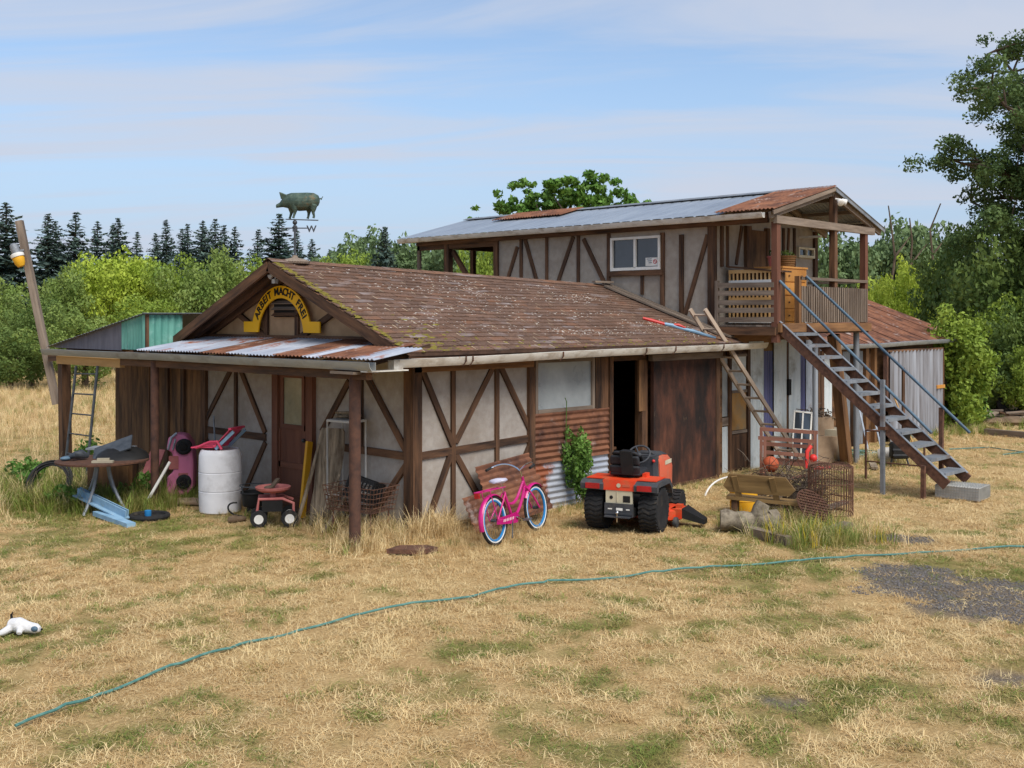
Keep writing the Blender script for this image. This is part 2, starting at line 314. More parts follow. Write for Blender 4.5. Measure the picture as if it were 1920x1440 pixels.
    def build(s, name, mats, parent=None, smooth=38, label=None):
        o = bpy.data.objects.new(name, s.mesh(name, mats, smooth)); C.objects.link(o)
        if parent is not None: adopt(o, parent)
        if label: o['label'] = label
        return o
WORLD = {}
def adopt(o, p):
    o.parent = p
    if p.name in WORLD: o.matrix_parent_inverse = WORLD[p.name]; 
def thing(name, label, cat, loc=(0, 0, 0), rot=0, group=None, world=False):
    o = bpy.data.objects.new(name, None); C.objects.link(o); o.location = loc; o.empty_display_size = .1
    o.rotation_euler = rot if isinstance(rot, (tuple, list)) else (0, 0, rot)
    if world: WORLD[o.name] = Matrix.Translation(Vector(loc)).inverted()
    return tag(o, label, cat, group)
def tag(o, label=None, cat=None, group=None, kind=None):
    for k, v in (('label', label), ('category', cat), ('group', group), ('kind', kind)):
        if v: o[k] = v
    return o
def put(o, loc, rot=0, sc=1):
    o.location = loc; o.rotation_euler = rot if isinstance(rot, (tuple, list)) else (0, 0, rot); o.scale = (sc,)*3 if isinstance(sc, (int, float)) else sc
    return o
def dup(o, parent=None):
    c = o.copy(); C.objects.link(c); c.parent = parent
    for ch in list(o.children): dup(ch, c)
    return c
def single(name, mb, mats, label, cat, group=None, loc=None, rot=0, smooth=38):
    o = mb.build(name, mats, None, smooth)
    if loc is not None: put(o, loc, rot)
    else:   # world coordinates: move the origin to the base of the thing
        me = o.data; n = len(me.vertices); co = np.empty(n*3, np.float32); me.vertices.foreach_get('co', co); co = co.reshape(-1, 3)
        b = np.array([(co[:, 0].min()+co[:, 0].max())/2, (co[:, 1].min()+co[:, 1].max())/2, co[:, 2].min()]); co -= b
        me.vertices.foreach_set('co', co.ravel()); o.location = b; me.update()
    return tag(o, label, cat, group)
def arc(c, r, a0, a1, n, ux=(1, 0, 0), uy=(0, 0, 1)):
    c = Vector(c); ux = Vector(ux); uy = Vector(uy)
    return [c+ux*(r*math.cos(a0+(a1-a0)*k/n))+uy*(r*math.sin(a0+(a1-a0)*k/n)) for k in range(n+1)]
# ================================================================== BARN (gable front at x = 0, long side at y = 0)
barn = thing('timber_framed_barn', 'low half-timbered barn with brown shingle roof and porch', 'barn', (0, 0, 0), world=True)
def bp(name, mat, f, parent=None, **k):
    mb = MB(); f(mb); return mb.build(name, mat, parent or barn, **k)
WH = 2.40
def tb(plane, val, x0, y0, x1, y1, wd=.09, proud=.035, mat='timber', parent=None, name='timber', z0=None, z1=None):
    """one timber on a wall plane, end points given as pixels of that plane"""
    f = onx if plane == 'x' else ony
    a = f(x0, y0, val); b = f(x1, y1, val)
    if z0 is not None: b.z = z0
    if z1 is not None: a.z = z1
    off = Vector((-1, 0, 0)) if plane == 'x' else Vector((0, -1, 0))
    pr = proud*random.uniform(.75, 1.25); a = a+off*(pr/2-.004); b = b+off*(pr/2-.004)
    mb = MB(); mb.bar(a, b, wd*random.uniform(.92, 1.08), pr, up=off); return mb.build(name, mat, parent or barn)
# --- front wall
bp('front_wall', 'stucco', lambda m: m.box((0, .0, -.1), (.1, 4.95, WH)))
bp('gable_wall', 'gable_board', lambda m: m.prism([(-.0, WH), (4.95, WH), (2.5, 3.42)], (.1, 0, 0), (0, 1, 0), (0, 0, 1), -.09) if False else m.prism([(0, WH), (4.95, WH), (2.5, 3.40)], (.01, 0, 0), (0, 1, 0), (0, 0, 1), .09))
# --- long side
bp('side_wall', 'stucco', lambda m: m.box((.1, 0, -.1), (2.2, .1, 2.2)))
bp('side_wall', 'timber', lambda m: (m.box((2.2, .02, -.1), (3.93, .1, 1.36)), m.box((2.2, .02, 2.12), (7.1, .1, 2.26)), m.box((3.56, .02, 1.36), (3.95, .1, 2.12))))
bp('side_wall', 'plywood', lambda m: (m.box((4.72, .02, -.1), (7.1, .1, 2.12))), label='dark plank wall behind the sliding door')
bp('back_wall', 'plywood', lambda m: m.box((0, 4.95, -.1), (7.1, 5.05, 2.4)))
bp('floor_slab', 'soil', lambda m: m.box((.1, .1, -.1), (7.1, 4.95, .02)))
# --- front timbers
for q in [(438, 686, 382, 797), (444, 680, 444, 818, .07), (450, 686, 499, 811), (382, 804, 500, 820, .10), (499, 829, 456, 930), (384, 812, 428, 926),
          (656, 715, 605, 810), (679, 690, 679, 848, .07), (688, 702, 764, 846), (600, 832, 769, 856, .10), (768, 866, 697, 972), (604, 842, 655, 960)]:
    tb('x', 0, *q[:4], wd=q[4] if len(q) > 4 else .085)
for y_ in (4.90, .06): bp('corner_post', 'timber', lambda m: m.box((-.05, y_-.07, -.1), (.02, y_+.07, WH)))
bp('corner_post', 'timber', lambda m: m.box((-.045, -.05, -.1), (.10, .0, 2.2)))
bp('sill_beam', 'timber', lambda m: m.box((-.045, 0.15, -.1), (.01, 4.8, .06)))
# --- door
door = bp('door', 'red_brown', lambda m: m.box((-.03, 2.12, .02), (.02, 2.92, 2.05)))
def dframe(m):
    for y in (2.10, 2.93): m.box((-.07, y-.07, .0), (0, y+.07, 2.2))
    m.box((-.068, 2.17, 2.05), (0, 2.86, 2.2))
bp('door_frame', 'red_brown', dframe)
mb = MB(); mb.box((-.036, 2.30, 1.20), (-.028, 2.74, 1.86)); gl = mb.build('door_glass', 'glass_door', door); gl.matrix_parent_inverse = Matrix()
for (a, b) in (((-.05, 2.24, 1.13), (-.03, 2.30, 1.93)), ((-.05, 2.74, 1.13), (-.03, 2.80, 1.93)), ((-.052, 2.24, 1.86), (-.03, 2.80, 1.93)), ((-.052, 2.24, 1.13), (-.03, 2.80, 1.20)),
               ((-.045, 2.2, .58), (-.03, 2.86, .66)), ((-.045, 2.2, .12), (-.03, 2.86, .2)), ((-.045, 2.82, .2), (-.03, 2.88, 1.13)), ((-.045, 2.16, .2), (-.03, 2.22, 1.13))):
    mb = MB(); mb.box(a, b); mb.build('door_rail', 'red_brown', door).matrix_parent_inverse = Matrix()
mb = MB(); mb.ball((-.075, 2.22, 1.0), .03); mb.tube([(-.03, 2.22, 1), (-.07, 2.22, 1)], .012); mb.build('door_knob', 'steel_dark', door).matrix_parent_inverse = Matrix()
# --- boarded wall left of the half timbering, under the porch
ys = [4.97, 5.42, 5.62, 5.98, 6.62, 7.22, 7.84]
for a, b in zip(ys, ys[1:]): bp('wall_board', 'plywood', lambda m: m.box((random.uniform(-.03, -.01), a+.006, .0), (.03, b-.006, 2.3)))
for y in (5.5, 6.0): bp('batten', 'timber', lambda m: m.box((-.07, y-.05, 0), (-.03, y+.05, 2.25)))
# --- side timbers
for q in [(789, 692, 847, 834), (848, 684, 848, 960, .075), (925, 685, 853, 830), (930, 684, 930, 960, .07), (936, 685, 994, 809), (787, 855, 994, 821, .10), (843, 852, 793, 1000), (853, 852, 912, 960), (994, 830, 940, 960)]:
    tb('y', 0, *q[:4], wd=q[4] if len(q) > 4 else .085, z0=.0 if q[3] >= 950 and q[0] == q[2] else None)
bp('top_plate', 'timber_light', lambda m: m.box((-.02, -.05, 2.02), (2.2, 0.0, 2.15)))
for x in (.04, 2.16): bp('corner_post', 'timber', lambda m: m.box((x-.06, -.055, -.1), (x+.06, .0, 2.02)))
bp('sill_beam', 'timber', lambda m: m.box((.1, -.04, -.1), (2.1, .0, .05)))
# --- big window, plank, corrugated apron
win = bp('window', 'glass_dirty', lambda m: m.box((2.27, -.01, 1.40), (3.52, .005, 2.09)))
for a, b in (((2.24, -.045, 1.36), (2.29, .02, 2.12)), ((3.49, -.045, 1.36), (3.55, .02, 2.12)), ((2.29, -.04, 2.07), (3.49, .02, 2.12)), ((2.29, -.05, 1.36), (3.49, .02, 1.41))):
    mb = MB(); mb.box(a, b); mb.build('frame', 'timber_grey', win).matrix_parent_inverse = Matrix()
bp('plank', 'timber', lambda m: m.box((3.57, -.05, 1.34), (3.86, -.0, 2.12)))
bp('door_jamb', 'timber', lambda m: m.box((3.88, -.07, 0), (3.96, .1, 2.12)))
bp('corrugated_sheet', 'rust_sheet', lambda m: m.sheet((3.93, -.045, .66), (0, 0, .70), (-1.78, 0, 0)), label='rust brown corrugated sheet under the window')
bp('corrugated_sheet', 'white_sheet', lambda m: m.sheet((3.92, -.03, -.02), (0, 0, .72), (-1.77, 0, 0)), label='pale galvanised corrugated sheet near the ground')
# --- doorway and sliding door
bp('door_header', 'timber', lambda m: m.box((3.96, -.04, 2.05), (4.85, .02, 2.16)))
bp('door_jamb', 'plywood', lambda m: m.box((4.62, -.06, 1.25), (4.78, -.02, 2.05)))
bp('door_jamb', 'timber', lambda m: m.box((4.70, -.055, 0), (4.84, .02, 2.05)))
sl = bp('sliding_door', 'sliding', lambda m: m.box((4.86, -.16, .05), (6.72, -.10, 2.03)))
for a, b in (((4.80, -.185, 2.03), (6.80, -.10, 2.13)), ((4.86, -.175, -.02), (6.70, -.09, .05)), ((6.62, -.175, .05), (6.73, -.16, 2.03))):
    mb = MB(); mb.box(a, b); mb.build('door_rail', 'timber' if a[2] < 1 else 'timber_grey', sl).matrix_parent_inverse = Matrix()
# --- gable timbers, louvre, sign support
for q in [(429, 572, 503, 635), (635, 582, 560, 636), (501, 545, 501, 640, .08), (558, 545, 558, 640, .08)]: tb('x', 0, *q[:4], wd=.085)
bp('tie_beam', 'timber', lambda m: m.box((-.05, -.1, WH-.05), (.0, 5.05, WH+.06)))
vt = bp('gable_vent', 'dark', lambda m: m.box((-.015, 2.42, 2.72), (.012, 3.02, 3.06)))
for k in range(4):
    mb = MB(); mb.bar((-.035, 2.42, 2.76+k*.085), (-.035, 3.02, 2.76+k*.085), .07, .012, up=(-.6, 0, .8)); mb.build('louvre_slat', 'timber_grey' if k else 'timber', vt).matrix_parent_inverse = Matrix()
# ------------------------------------------------------------------ main roof
EY, EZ, RY = -.42, 2.28, 2.5
def ridz(x): return 3.50-.20*(x+.45)/7.55
def roofp(x, t, lift=0):
    z = EZ+(ridz(x)-EZ)*t + .012*math.sin(x*1.3+t*2)*math.sin(t*math.pi)
    sl = Vector((0, RY-EY, ridz(x)-EZ)).normalized()
    return Vector((x, EY+(RY-EY)*t, z))+Vector((0, -sl.z, sl.y))*lift
def slabs(m):
    for (ya, za, s_) in ((EY, EZ, 1), (5.42, EZ+.0, -1)):
        xs = (-.45, 7.1); P = []
        for x in xs: P.append([(x, ya, za-.05), (x, ya, za), (x, RY, ridz(x)), (x, RY, ridz(x)-.06)])
        a, b = P; m.add(a+b, [(0, 1, 2, 3), (7, 6, 5, 4), (1, 5, 6, 2), (0, 3, 7, 4), (0, 4, 5, 1)])
bp('roof', 'roof_deck', slabs)
roof = barn.children[-1]
# shingles: the 300 that show largest are single parts, the rest one joined field
EXP, TW = .142, .30
def shmesh(edge, seed):
    m = MB(); r_ = random.Random(seed); w_ = TW-.012; d_ = EXP+.035; k = .004+r_.random()*.008; k2 = .004+r_.random()*.008
    m.add([(0, 0, k+.007), (w_, 0, k2+.007), (w_, d_, .004), (0, d_, .004), (0, 0, -.002), (w_, 0, -.002), (w_, d_, -.004), (0, d_, -.004)],
          [(0, 1, 2, 3), (4, 5, 1, 0), (5, 6, 2, 1), (7, 4, 0, 3)])
    if edge:
        m.cur = 1; q = .019; m.add([(w_-.004, -.002, k2+.009), (w_+q, -.002, k2+.004), (w_+q, EXP*.9, .008), (w_-.004, EXP*.9, .010)], [(0, 1, 2, 3)])
    return m
shm = [shmesh(i >= 4, i) for i in range(6)]
shme = [m.mesh('shingle', ['shingle', 'shingle_edge'], 0) for m in shm]
tabs = []
nc = int(3.13/EXP)+1
for c_ in range(nc):
    x = -.47 - (c_ % 2)*.15 - random.random()*.05
    while x < 7.05:
        t = c_*EXP/3.14
        if t < .985 and x > -.62:
            x_ = max(x, -.48)
            if x_+TW < 7.2:
                o = roofp(x_, t, .006); dx = (roofp(x_+.3, t, .006)-o).normalized(); dt = (roofp(x_, min(t+.05, 1.02), .006)-o).normalized(); n_ = dx.cross(dt)
                rz = random.gauss(0, .008)
                mt = Matrix(((dx.x, dt.x, n_.x, o.x), (dx.y, dt.y, n_.y, o.y), (dx.z, dt.z, n_.z, o.z), (0, 0, 0, 1))) @ Matrix.Rotation(rz, 4, 'Z')
                tabs.append(((o-CAM).length, mt, random.choice((0, 1, 2, 3, 4, 5))))
        x += TW
tabs.sort(key=lambda q: q[0])
for d_, mt, k in tabs[:300]:
    o = bpy.data.objects.new('shingle', shme[k]); C.objects.link(o); o.parent = roof; o.matrix_parent_inverse = Matrix(); o.matrix_basis = mt
fld = MB(); rnds = []
for d_, mt, k in tabs[300:]:
    s_ = shm[k]; v0 = len(fld.v); fld.v += [tuple(mt @ Vector(p)) for p in s_.v]; r_ = random.random()
    for f, mi in zip(s_.f, s_.mi): fld.f.append([v0+i for i in f]); fld.uv.append([(0, 0)]*len(f)); fld.mi.append(mi); rnds.append(r_)
o = fld.build('shingle_field', ['shingle', 'shingle_edge'], roof, 0); o.matrix_parent_inverse = Matrix(); o['kind'] = 'stuff'
o.data.attributes.new('rnd', 'FLOAT', 'FACE').data.foreach_set('value', rnds)
# ridge caps
rc = MB()
for k in range(30):
    x = -.48+k*.255; z = ridz(x)+.025
    rc.add([(x, RY-.13, z-.045), (x+.27, RY-.13, z-.052), (x+.27, RY, z+.0), (x, RY, z+.012), (x, RY+.13, z-.045), (x+.27, RY+.13, z-.052)], [(0, 1, 2, 3), (3, 2, 5, 4)])
o = rc.build('ridge_cap', 'shingle', roof, 0); o.matrix_parent_inverse = Matrix()
# lichen crusts and moss cushions on the shingles
def crust(n, fn, sz, seedz):
    m = MB(); r_ = random.Random(seedz)
    for _ in range(n):
        x, t = fn(r_); o = roofp(x, t, .017); dx = Vector((1, 0, 0)); dt = (roofp(x, t+.02, .017)-o).normalized(); s_ = sz*r_.uniform(.4, 1.3); n_ = dx.cross(dt); k = 7; st = r_.uniform(1, 3.2)
        p = [o+dx*(s_*st*math.cos(6.283*i/k)*r_.uniform(.5, 1))+dt*(s_*math.sin(6.283*i/k)*r_.uniform(.5, 1)) for i in range(k)]
        m.add(p+[o+n_*s_*.5], [(i, (i+1) % k, k) for i in range(k)])
    return m
lp = [(random.uniform(-.3, 6.5), random.uniform(.08, .97)) for _ in range(60)]
def lf(r_):
    c = r_.choice(lp); return (min(6.9, max(-.4, c[0]+r_.gauss(0, .38))), min(.98, max(.02, c[1]+r_.gauss(0, .022))))
o = crust(1500, lf, .010, 3).build('lichen', 'lichen', roof); o.matrix_parent_inverse = Matrix(); o['kind'] = 'stuff'
def mf(r_):
    if r_.random() < .55: return (-.44+abs(r_.gauss(0, .05)), r_.random()**.8)
    if r_.random() < .6: return (r_.uniform(-.4, 1.2)*r_.random(), abs(r_.gauss(0, .12)))
    return (r_.uniform(-.4, 6.8), abs(r_.gauss(0, .05)))
o = crust(520, mf, .022, 5).build('moss', 'moss', roof); o.matrix_parent_inverse = Matrix(); o['kind'] = 'stuff'
# barge boards and rafters of the gable overhang
def rake(x, y0, z0, y1, z1, wd, ht, mat, name): bp(name, mat, lambda m: m.bar((x, y0, z0), (x, y1, z1), wd, ht))
rake(-.46, EY-.02, EZ-.09, RY, 3.42, .04, .14, 'timber', 'barge_board'); rake(-.46, 5.42, EZ-.09, RY, 3.42, .04, .14, 'timber', 'barge_board')
rake(-.25, EY+.05, EZ-.10, RY, 3.40, .09, .08, 'timber', 'rafter'); rake(-.25, 5.37, EZ-.10, RY, 3.40, .09, .08, 'timber', 'rafter')
rake(-.03, .0, 2.36, RY, 3.37, .05, .10, 'timber', 'rafter'); rake(-.03, 5.0, 2.36, RY, 3.37, .05, .10, 'timber', 'rafter')
for k in range(9): bp('rafter_tail', 'timber', lambda m: m.bar((.3+k*.82, EY+.02, EZ-.085), (.3+k*.82, .1, EZ+.12), .05, .07))
bp('soffit', 'timber', lambda m: m.bar((-.4, EY+.015, EZ-.09), (7.05, EY+.015, EZ-.075), .03, .10))
# boards lying where roof meets the upper wall
for (o_, t0, t1, mt) in ((6.98, .06, 1.0, 'timber_grey'), (6.80, .10, .95, 'timber_grey')):
    a = roofp(o_, t0, .05); b = roofp(o_, t1, .05); bp('flashing_board', mt, lambda m: m.bar(a, b, .14, .03, up=(0, -.4, .9)))
a = roofp(6.6, 1.0, .07); b = roofp(6.98, .96, .12); bp('flashing_board', 'timber_grey', lambda m: m.bar(a, b, .13, .035))
# ------------------------------------------------------------------ gutters
def gutter(a, b, wd=.11, ht=.10, mat='gutter_white', parent=None, out_=(0, -1, 0), name='gutter'):
    a = Vector(a); b = Vector(b); o_ = Vector(out_); z = Vector((0, 0, 1)); prof = [(0, .5), (0, -.5), (.55, -.5), (.85, -.15), (1, .38), (1.04, .5), (.97, .5), (.93, .36), (.8, -.1), (.52, -.42), (.05, -.42), (.05, .5)]
    m = MB(); n = len(prof); vs = []; L = (b-a).length
    ns = max(2, int(L/1.2)); 
    for i in range(ns+1):
        p = a+(b-a)*(i/ns)+z*random.uniform(-.008, .008)*(0 < i < ns)
        vs += [p+o_*(u*wd)+z*(v*ht) for u, v in prof]
    fs = []; uv = []
    for i in range(ns):
        for k in range(n):
            k2 = (k+1) % n; fs.append((i*n+k, i*n+k2, (i+1)*n+k2, (i+1)*n+k)); l0, l1 = i/ns*L, (i+1)/ns*L; uv.append([(l0, k*.1), (l0, k*.1+.1), (l1, k*.1+.1), (l1, k*.1)])
    m.add(vs, fs, uv); m.add([tuple(v) for v in vs[:n]], [tuple(range(n))]); m.add([tuple(v) for v in vs[-n:]], [tuple(range(n-1, -1, -1))])
    return m.build(name, mat, parent or barn, 30)
g1 = gutter((-.72, EY-.05, 2.165), (7.62, EY-.05, 2.235))
for x in (.35, .47, 2.2, 4.1, 4.85, 6.2): 
    mb = MB(); z = 2.165+(x+.72)*.0084; mb.tube([(x, EY-.045, z+.05), (x, EY-.12, z-.065), (x+.01, EY-.165, z), (x, EY-.17, z+.055)], .010, 5); mb.build('bracket', 'rust', g1).matrix_parent_inverse = Matrix()
gutter((-1.18, -.70, 2.15), (-1.18, 7.95, 2.14), .10, .10, 'gutter_grey', out_=(-1, 0, 0))
bp('gutter_corner', 'gutter_white', lambda m: (m.box((-1.24, -.62, 2.085), (-.62, -.50, 2.10)), m.box((-.80, -.57, 2.10), (-.66, -.46, 2.21))))
# ------------------------------------------------------------------ porch
for (x, y, r_, ht, mt) in ((-1.1, -.22, .068, 2.10, 'rust_post'), (-1.14, 4.38, .06, 2.08, 'rust_post')):
    bp('porch_post', mt, lambda m: m.lathe([(r_, -.1), (r_, .6), (r_*1.02, 1.2), (r_, ht)], (x, y, 0), seg=16))
bp('porch_post', 'timber', lambda m: m.bar((-1.08, 7.42, -.1), (-1.08, 7.50, 2.05), .16, .15))
bp('porch_beam', 'timber', lambda m: m.box((-1.16, -.5, 1.99), (-1.07, 5.4, 2.10)))
bp('porch_beam', 'new_lumber', lambda m: m.box((-1.165, 5.41, 1.95), (-1.075, 7.6, 2.08)), label='pale new lumber beam at the left end of the porch')
for k in range(8): bp('porch_rafter', 'timber', lambda m: m.bar((-1.16, -.3+k*.82, 2.13), (.0, -.3+k*.82, 2.35), .05, .07))
cols = ['white_sheet', 'rust_sheet', 'white_sheet', 'rust_sheet', 'white_sheet', 'white_sheet', 'rust_sheet', 'white_sheet', 'white_sheet', 'white_sheet']
wds = [.36, .62, .34, .62, .72, .36, .66, .86, .9, .8]
y = -.68
for k in range(9):
    w_ = wds[k]; m = MB(); z = .006*(k % 2)
    dp = .74 if k == 0 else .95 if k == 1 else 1.24
    m.sheet((-1.22, y+w_+.02, 2.235+z), (0, -w_-.05, 0), (dp, 0, .153*dp), .076, .010); m.build('roof_sheet', cols[k], barn); y += w_
bp('post_cap', 'timber_grey', lambda m: m.box((-1.28, -.42, 2.055), (-.92, .02, 2.085)))
# ------------------------------------------------------------------ lean-to gable at the far left of the porch
lt = thing('lean_to_shed', 'corrugated lean-to with grey and sea-green gable above porch gutter', 'shed', (-.95, 6.6, 0), world=True)
XL = -.93
pk = onx(272, 588, XL); lo = onx(102, 648, XL); md = onx(228, 604, XL)
def poly(m, pts, th=.012): m.prism([(p.y, p.z) for p in pts], (XL, 0, 0), (0, 1, 0), (0, 0, 1), th)
zb = 2.20
k_ = [Vector((XL, lo.y, zb)), Vector((XL, lo.y, lo.z)), Vector((XL, md.y, md.z)), Vector((XL, md.y, zb))]
bx_ = lambda n, mt, f: (lambda m: (f(m), m.build(n, mt, lt)))(MB())
bx_('gable_panel', 'grey_sheet', lambda m: poly(m, k_[::-1]))
nseg = 10
def corrgab(m):
    n = 40
    vs = []
    for i in range(n+1):
        y = md.y+(pk.y-md.y)*i/n; zt = md.z+(pk.z-md.z)*i/n; h = .011*math.cos(i*6.283/5); vs += [(XL-.012+h, y, zb+.02), (XL-.012+h, y, zt-.01)]
    m.add(vs, [(2*i, 2*i+2, 2*i+3, 2*i+1) for i in range(n)], [[(i*.03, 0), (i*.03+.03, 0), (i*.03+.03, .5), (i*.03, .5)] for i in range(n)])
bx_('gable_panel', 'fibreglass', corrgab); bpy.data.objects[lt.children[-1].name].data.materials[0] = MATS['green_sheet']
ret = ony(340, 585, pk.y)
bx_('side_panel', 'green_sheet', lambda m: m.sheet((XL+.02, pk.y-.01, 2.22), (ret.x-XL, 0, 0), (0, 0, pk.z-2.24), .11, .014))
bx_('corner_post', 'timber', lambda m: m.box((XL-.0, pk.y-.03, 2.1), (XL+.05, pk.y+.03, pk.z)))
bx_('roof_sheet', 'galv_dull', lambda m: m.sheet((XL-.08, lo.y+.15, lo.z-.02), (0, pk.y-lo.y-.25, pk.z-lo.z+.03), (2.4, 0, 0), .11, .006))
bx_('back_panel', 'plywood', lambda m: m.box((1.4, 5.5, 2.0), (1.45, 7.9, 2.3)))
bx_('wall_plate', 'timber', lambda m: m.box((XL+.03, 5.45, 2.12), (1.4, 5.52, 2.22)))
bx_('wall_plate', 'timber', lambda m: m.box((XL+.03, 7.75, 2.08), (1.4, 7.82, 2.2)))
bx_('support_post', 'timber', lambda m: m.box((1.3, 7.7, 0), (1.42, 7.82, 2.2)))
# ------------------------------------------------------------------ arch sign (writing as on the place's own sign)
sg = thing('arch_sign', 'yellow arched sign with black capitals on the gable', 'sign', (-.09, 2.75, 2.45), world=True)
SY, SZ, RO, RI = 2.75, 2.43, .735, .56
pl = []
na = 28; a0, a1 = R(17), R(163)
for k in range(na+1): a = a0+(a1-a0)*k/na; pl.append((RO*math.cos(a), RO*math.sin(a)))
pl += [(-.93, .225), (-.93, .075), (-RI-.02, .075)]
for k in range(na+1): a = R(172)+(R(8)-R(172))*k/na; pl.append((RI*math.cos(a), RI*math.sin(a)))
pl += [(RI+.02, .075), (.93, .075), (.93, .225)]
# triangulate the arch as a strip so that the concave outline stays clean
m = MB()
def arch_board(m):
    ou = [(RO*math.cos(a0+(a1-a0)*k/na), RO*math.sin(a0+(a1-a0)*k/na)) for k in range(na+1)]; inn = [(RI*math.cos(R(8)+(R(164))*k/na), RI*math.sin(R(8)+R(164)*k/na)) for k in range(na+1)]
    X0, X1 = -.095, -.075
    for sx in (X0, X1):
        vs = [(sx, SY+a, SZ+b) for a, b in ou]+[(sx, SY+a, SZ+b) for a, b in inn]; n = na+1
        m.add(vs, [((k, k+1, n+k+1, n+k) if sx == X1 else (n+k, n+k+1, k+1, k)) for k in range(na)])
    for ring in (ou, inn):
        vs = [(X0, SY+a, SZ+b) for a, b in ring]+[(X1, SY+a, SZ+b) for a, b in ring]; n = na+1; m.add(vs, [(k, k+1, n+k+1, n+k) for k in range(na)])
    for s_ in (-1, 1):
        y0, y1 = SY+s_*(RI-.003), SY+s_*.93; m.box((X0-.001, min(y0, y1), SZ+.07), (X1+.001, max(y0, y1), SZ+.225))
arch_board(m); m.build('board', 'sign_yellow', sg, 30)
def letter(ch, size, mat_name):
    cu = bpy.data.curves.new('letter', 'FONT'); cu.body = ch; cu.size = size; cu.align_x = 'CENTER'; cu.extrude = .004; cu.offset = .004*size/.17; cu.resolution_u = 3
    t = bpy.data.objects.new('letter_tmp', cu); C.objects.link(t); bpy.context.view_layer.update()
    me = bpy.data.meshes.new_from_object(t.evaluated_get(bpy.context.evaluated_depsgraph_get())); bpy.data.objects.remove(t); bpy.data.curves.remove(cu)
    me.materials.clear(); me.materials.append(MATS[mat_name]); return me
TXT = 'ARBEIT MACHT FREI'
wdt = {'M': 1.25, 'I': .5, ' ': .75, 'E': .85, 'F': .82, 'A': 1.02}
tot = sum(wdt.get(c, 1) for c in TXT); rad = .605; span = R(131); cum = 0
for c in TXT:
    wc = wdt.get(c, 1); ang = R(90)+span/2-span*(cum+wc/2)/tot; cum += wc
    if c == ' ': continue
    me = letter(c, .15, 'black_paint'); o = bpy.data.objects.new('letter', me); C.objects.link(o); o.parent = sg; o.matrix_parent_inverse = WORLD[sg.name]
    # the viewer looks along +x with +y to the left: text right = -y, text up = +z
    yc, zc_ = -rad*math.cos(ang), rad*math.sin(ang); rt = ang-R(90)
    ex = Vector((0, -math.cos(rt), math.sin(rt))); ey = Vector((0, math.sin(rt), math.cos(rt))); ez = Vector((-1, 0, 0))
    # position: left side of the arch (ang > 90) lies at larger y
    pos = Vector((-.0975, SY+rad*math.cos(R(180)-ang), SZ+zc_))
    o.matrix_basis = Matrix(((ex.x, ey.x, ez.x, pos.x), (ex.y, ey.y, ez.y, pos.y), (ex.z, ey.z, ez.z, pos.z), (0, 0, 0, 1)))
# ------------------------------------------------------------------ lamps under the gable peak
fl = thing('floodlight', 'white twin floodlight under the barn gable peak', 'lamp', (-.36, 2.45, 3.2), world=True)
def lampb(m, p, d): m.lathe([(.014, 0), (.02, .02), (.022, .05), (.036, .085), (.04, .105), (.033, .11)], Vector(p), Vector(d).normalized(), 14)
for p, d in (((-.36, 2.48, 3.325), (-.35, .8, -.45)), ((-.36, 2.40, 3.325), (-.35, -.8, -.45))):
    m = MB(); lampb(m, p, d); m.build('lamp_head', 'dirty_white', fl)
m = MB(); m.box((-.39, 2.39, 3.315), (-.33, 2.49, 3.345)); m.tube([(-.36, 2.44, 3.34), (-.36, 2.44, 3.42)], .015); m.build('bracket', 'dirty_white', fl)
m = MB(); m.box((-.40, 2.44, 3.185), (-.34, 2.51, 3.245)); m.tube([(-.37, 2.475, 3.24), (-.36, 2.45, 3.32)], .010); m.build('sensor', 'dirty_white', fl)
# ------------------------------------------------------------------ weathervane
wv = thing('pig_weathervane', 'verdigris pig weathervane on a pole above the ridge', 'weathervane', (-.02, 2.5, 3.5), R(43.5-90))
m = MB(); m.lathe([(.20, -.03), (.21, 0), (.16, .03), (.05, .055), (.03, .09)], seg=20); m.build('base_cap', 'timber_grey', wv)
m = MB(); m.tube([(0, 0, .05), (0, 0, .56)], .016); m.build('pole', 'steel_dark', wv)
m = MB(); m.ball((0, 0, .555), .034); m.ball((0, 0, .50), .026); m.build('ball', 'steel_dark', wv)
m = MB(); m.tube([(-.14, 0, .475), (.20, 0, .475)], .008); m.tube([(0, -.16, .475), (0, .16, .475)], .008); m.build('direction_arms', 'steel_dark', wv)
for ch, p in (('W', (.235, -.004, .42)), ('E', (-.17, 0, .435)), ('S', (.045, -.16, .42)), ('N', (-.03, .16, .44))):
    o = bpy.data.objects.new('letter', letter(ch, .13 if ch == 'W' else .10, 'steel_dark')); C.objects.link(o); o.parent = wv; o.location = p; o.rotation_euler = (R(90), 0, 0)
m = MB(); m.bar((-.13, 0, .60), (.33, 0, .585), .02, .014); m.build('crossbar', 'steel_dark', wv)
m = MB()   # pig: one body, facing -x
m.ell([(-.265, 0, .785, .022, .022), (-.26, 0, .785, .027, .026), (-.215, 0, .80, .032, .035), (-.17, 0, .835, .05, .065), (-.12, 0, .855, .075, .095), (-.05, 0, .855, .10, .118), (.06, 0, .845, .115, .13), (.18, 0, .85, .115, .128), (.27, 0, .86, .10, .112), (.33, 0, .865, .06, .075), (.35, 0, .865, .02, .03)], n=18)
for (x, y, x2, fw) in ((-.07, .05, -.085, 1), (.0, -.05, -.015, 1), (.20, .05, .17, -1), (.28, -.05, .27, -1)):
    m.tube([(x, y, .80), (x+.012*fw, y, .735), (x-.012*(fw < 0)+.01*(fw > 0), y, .69), (x2+.01, y, .64), (x2, y, .612)], [.05, .04, .022, .016, .02], 10)
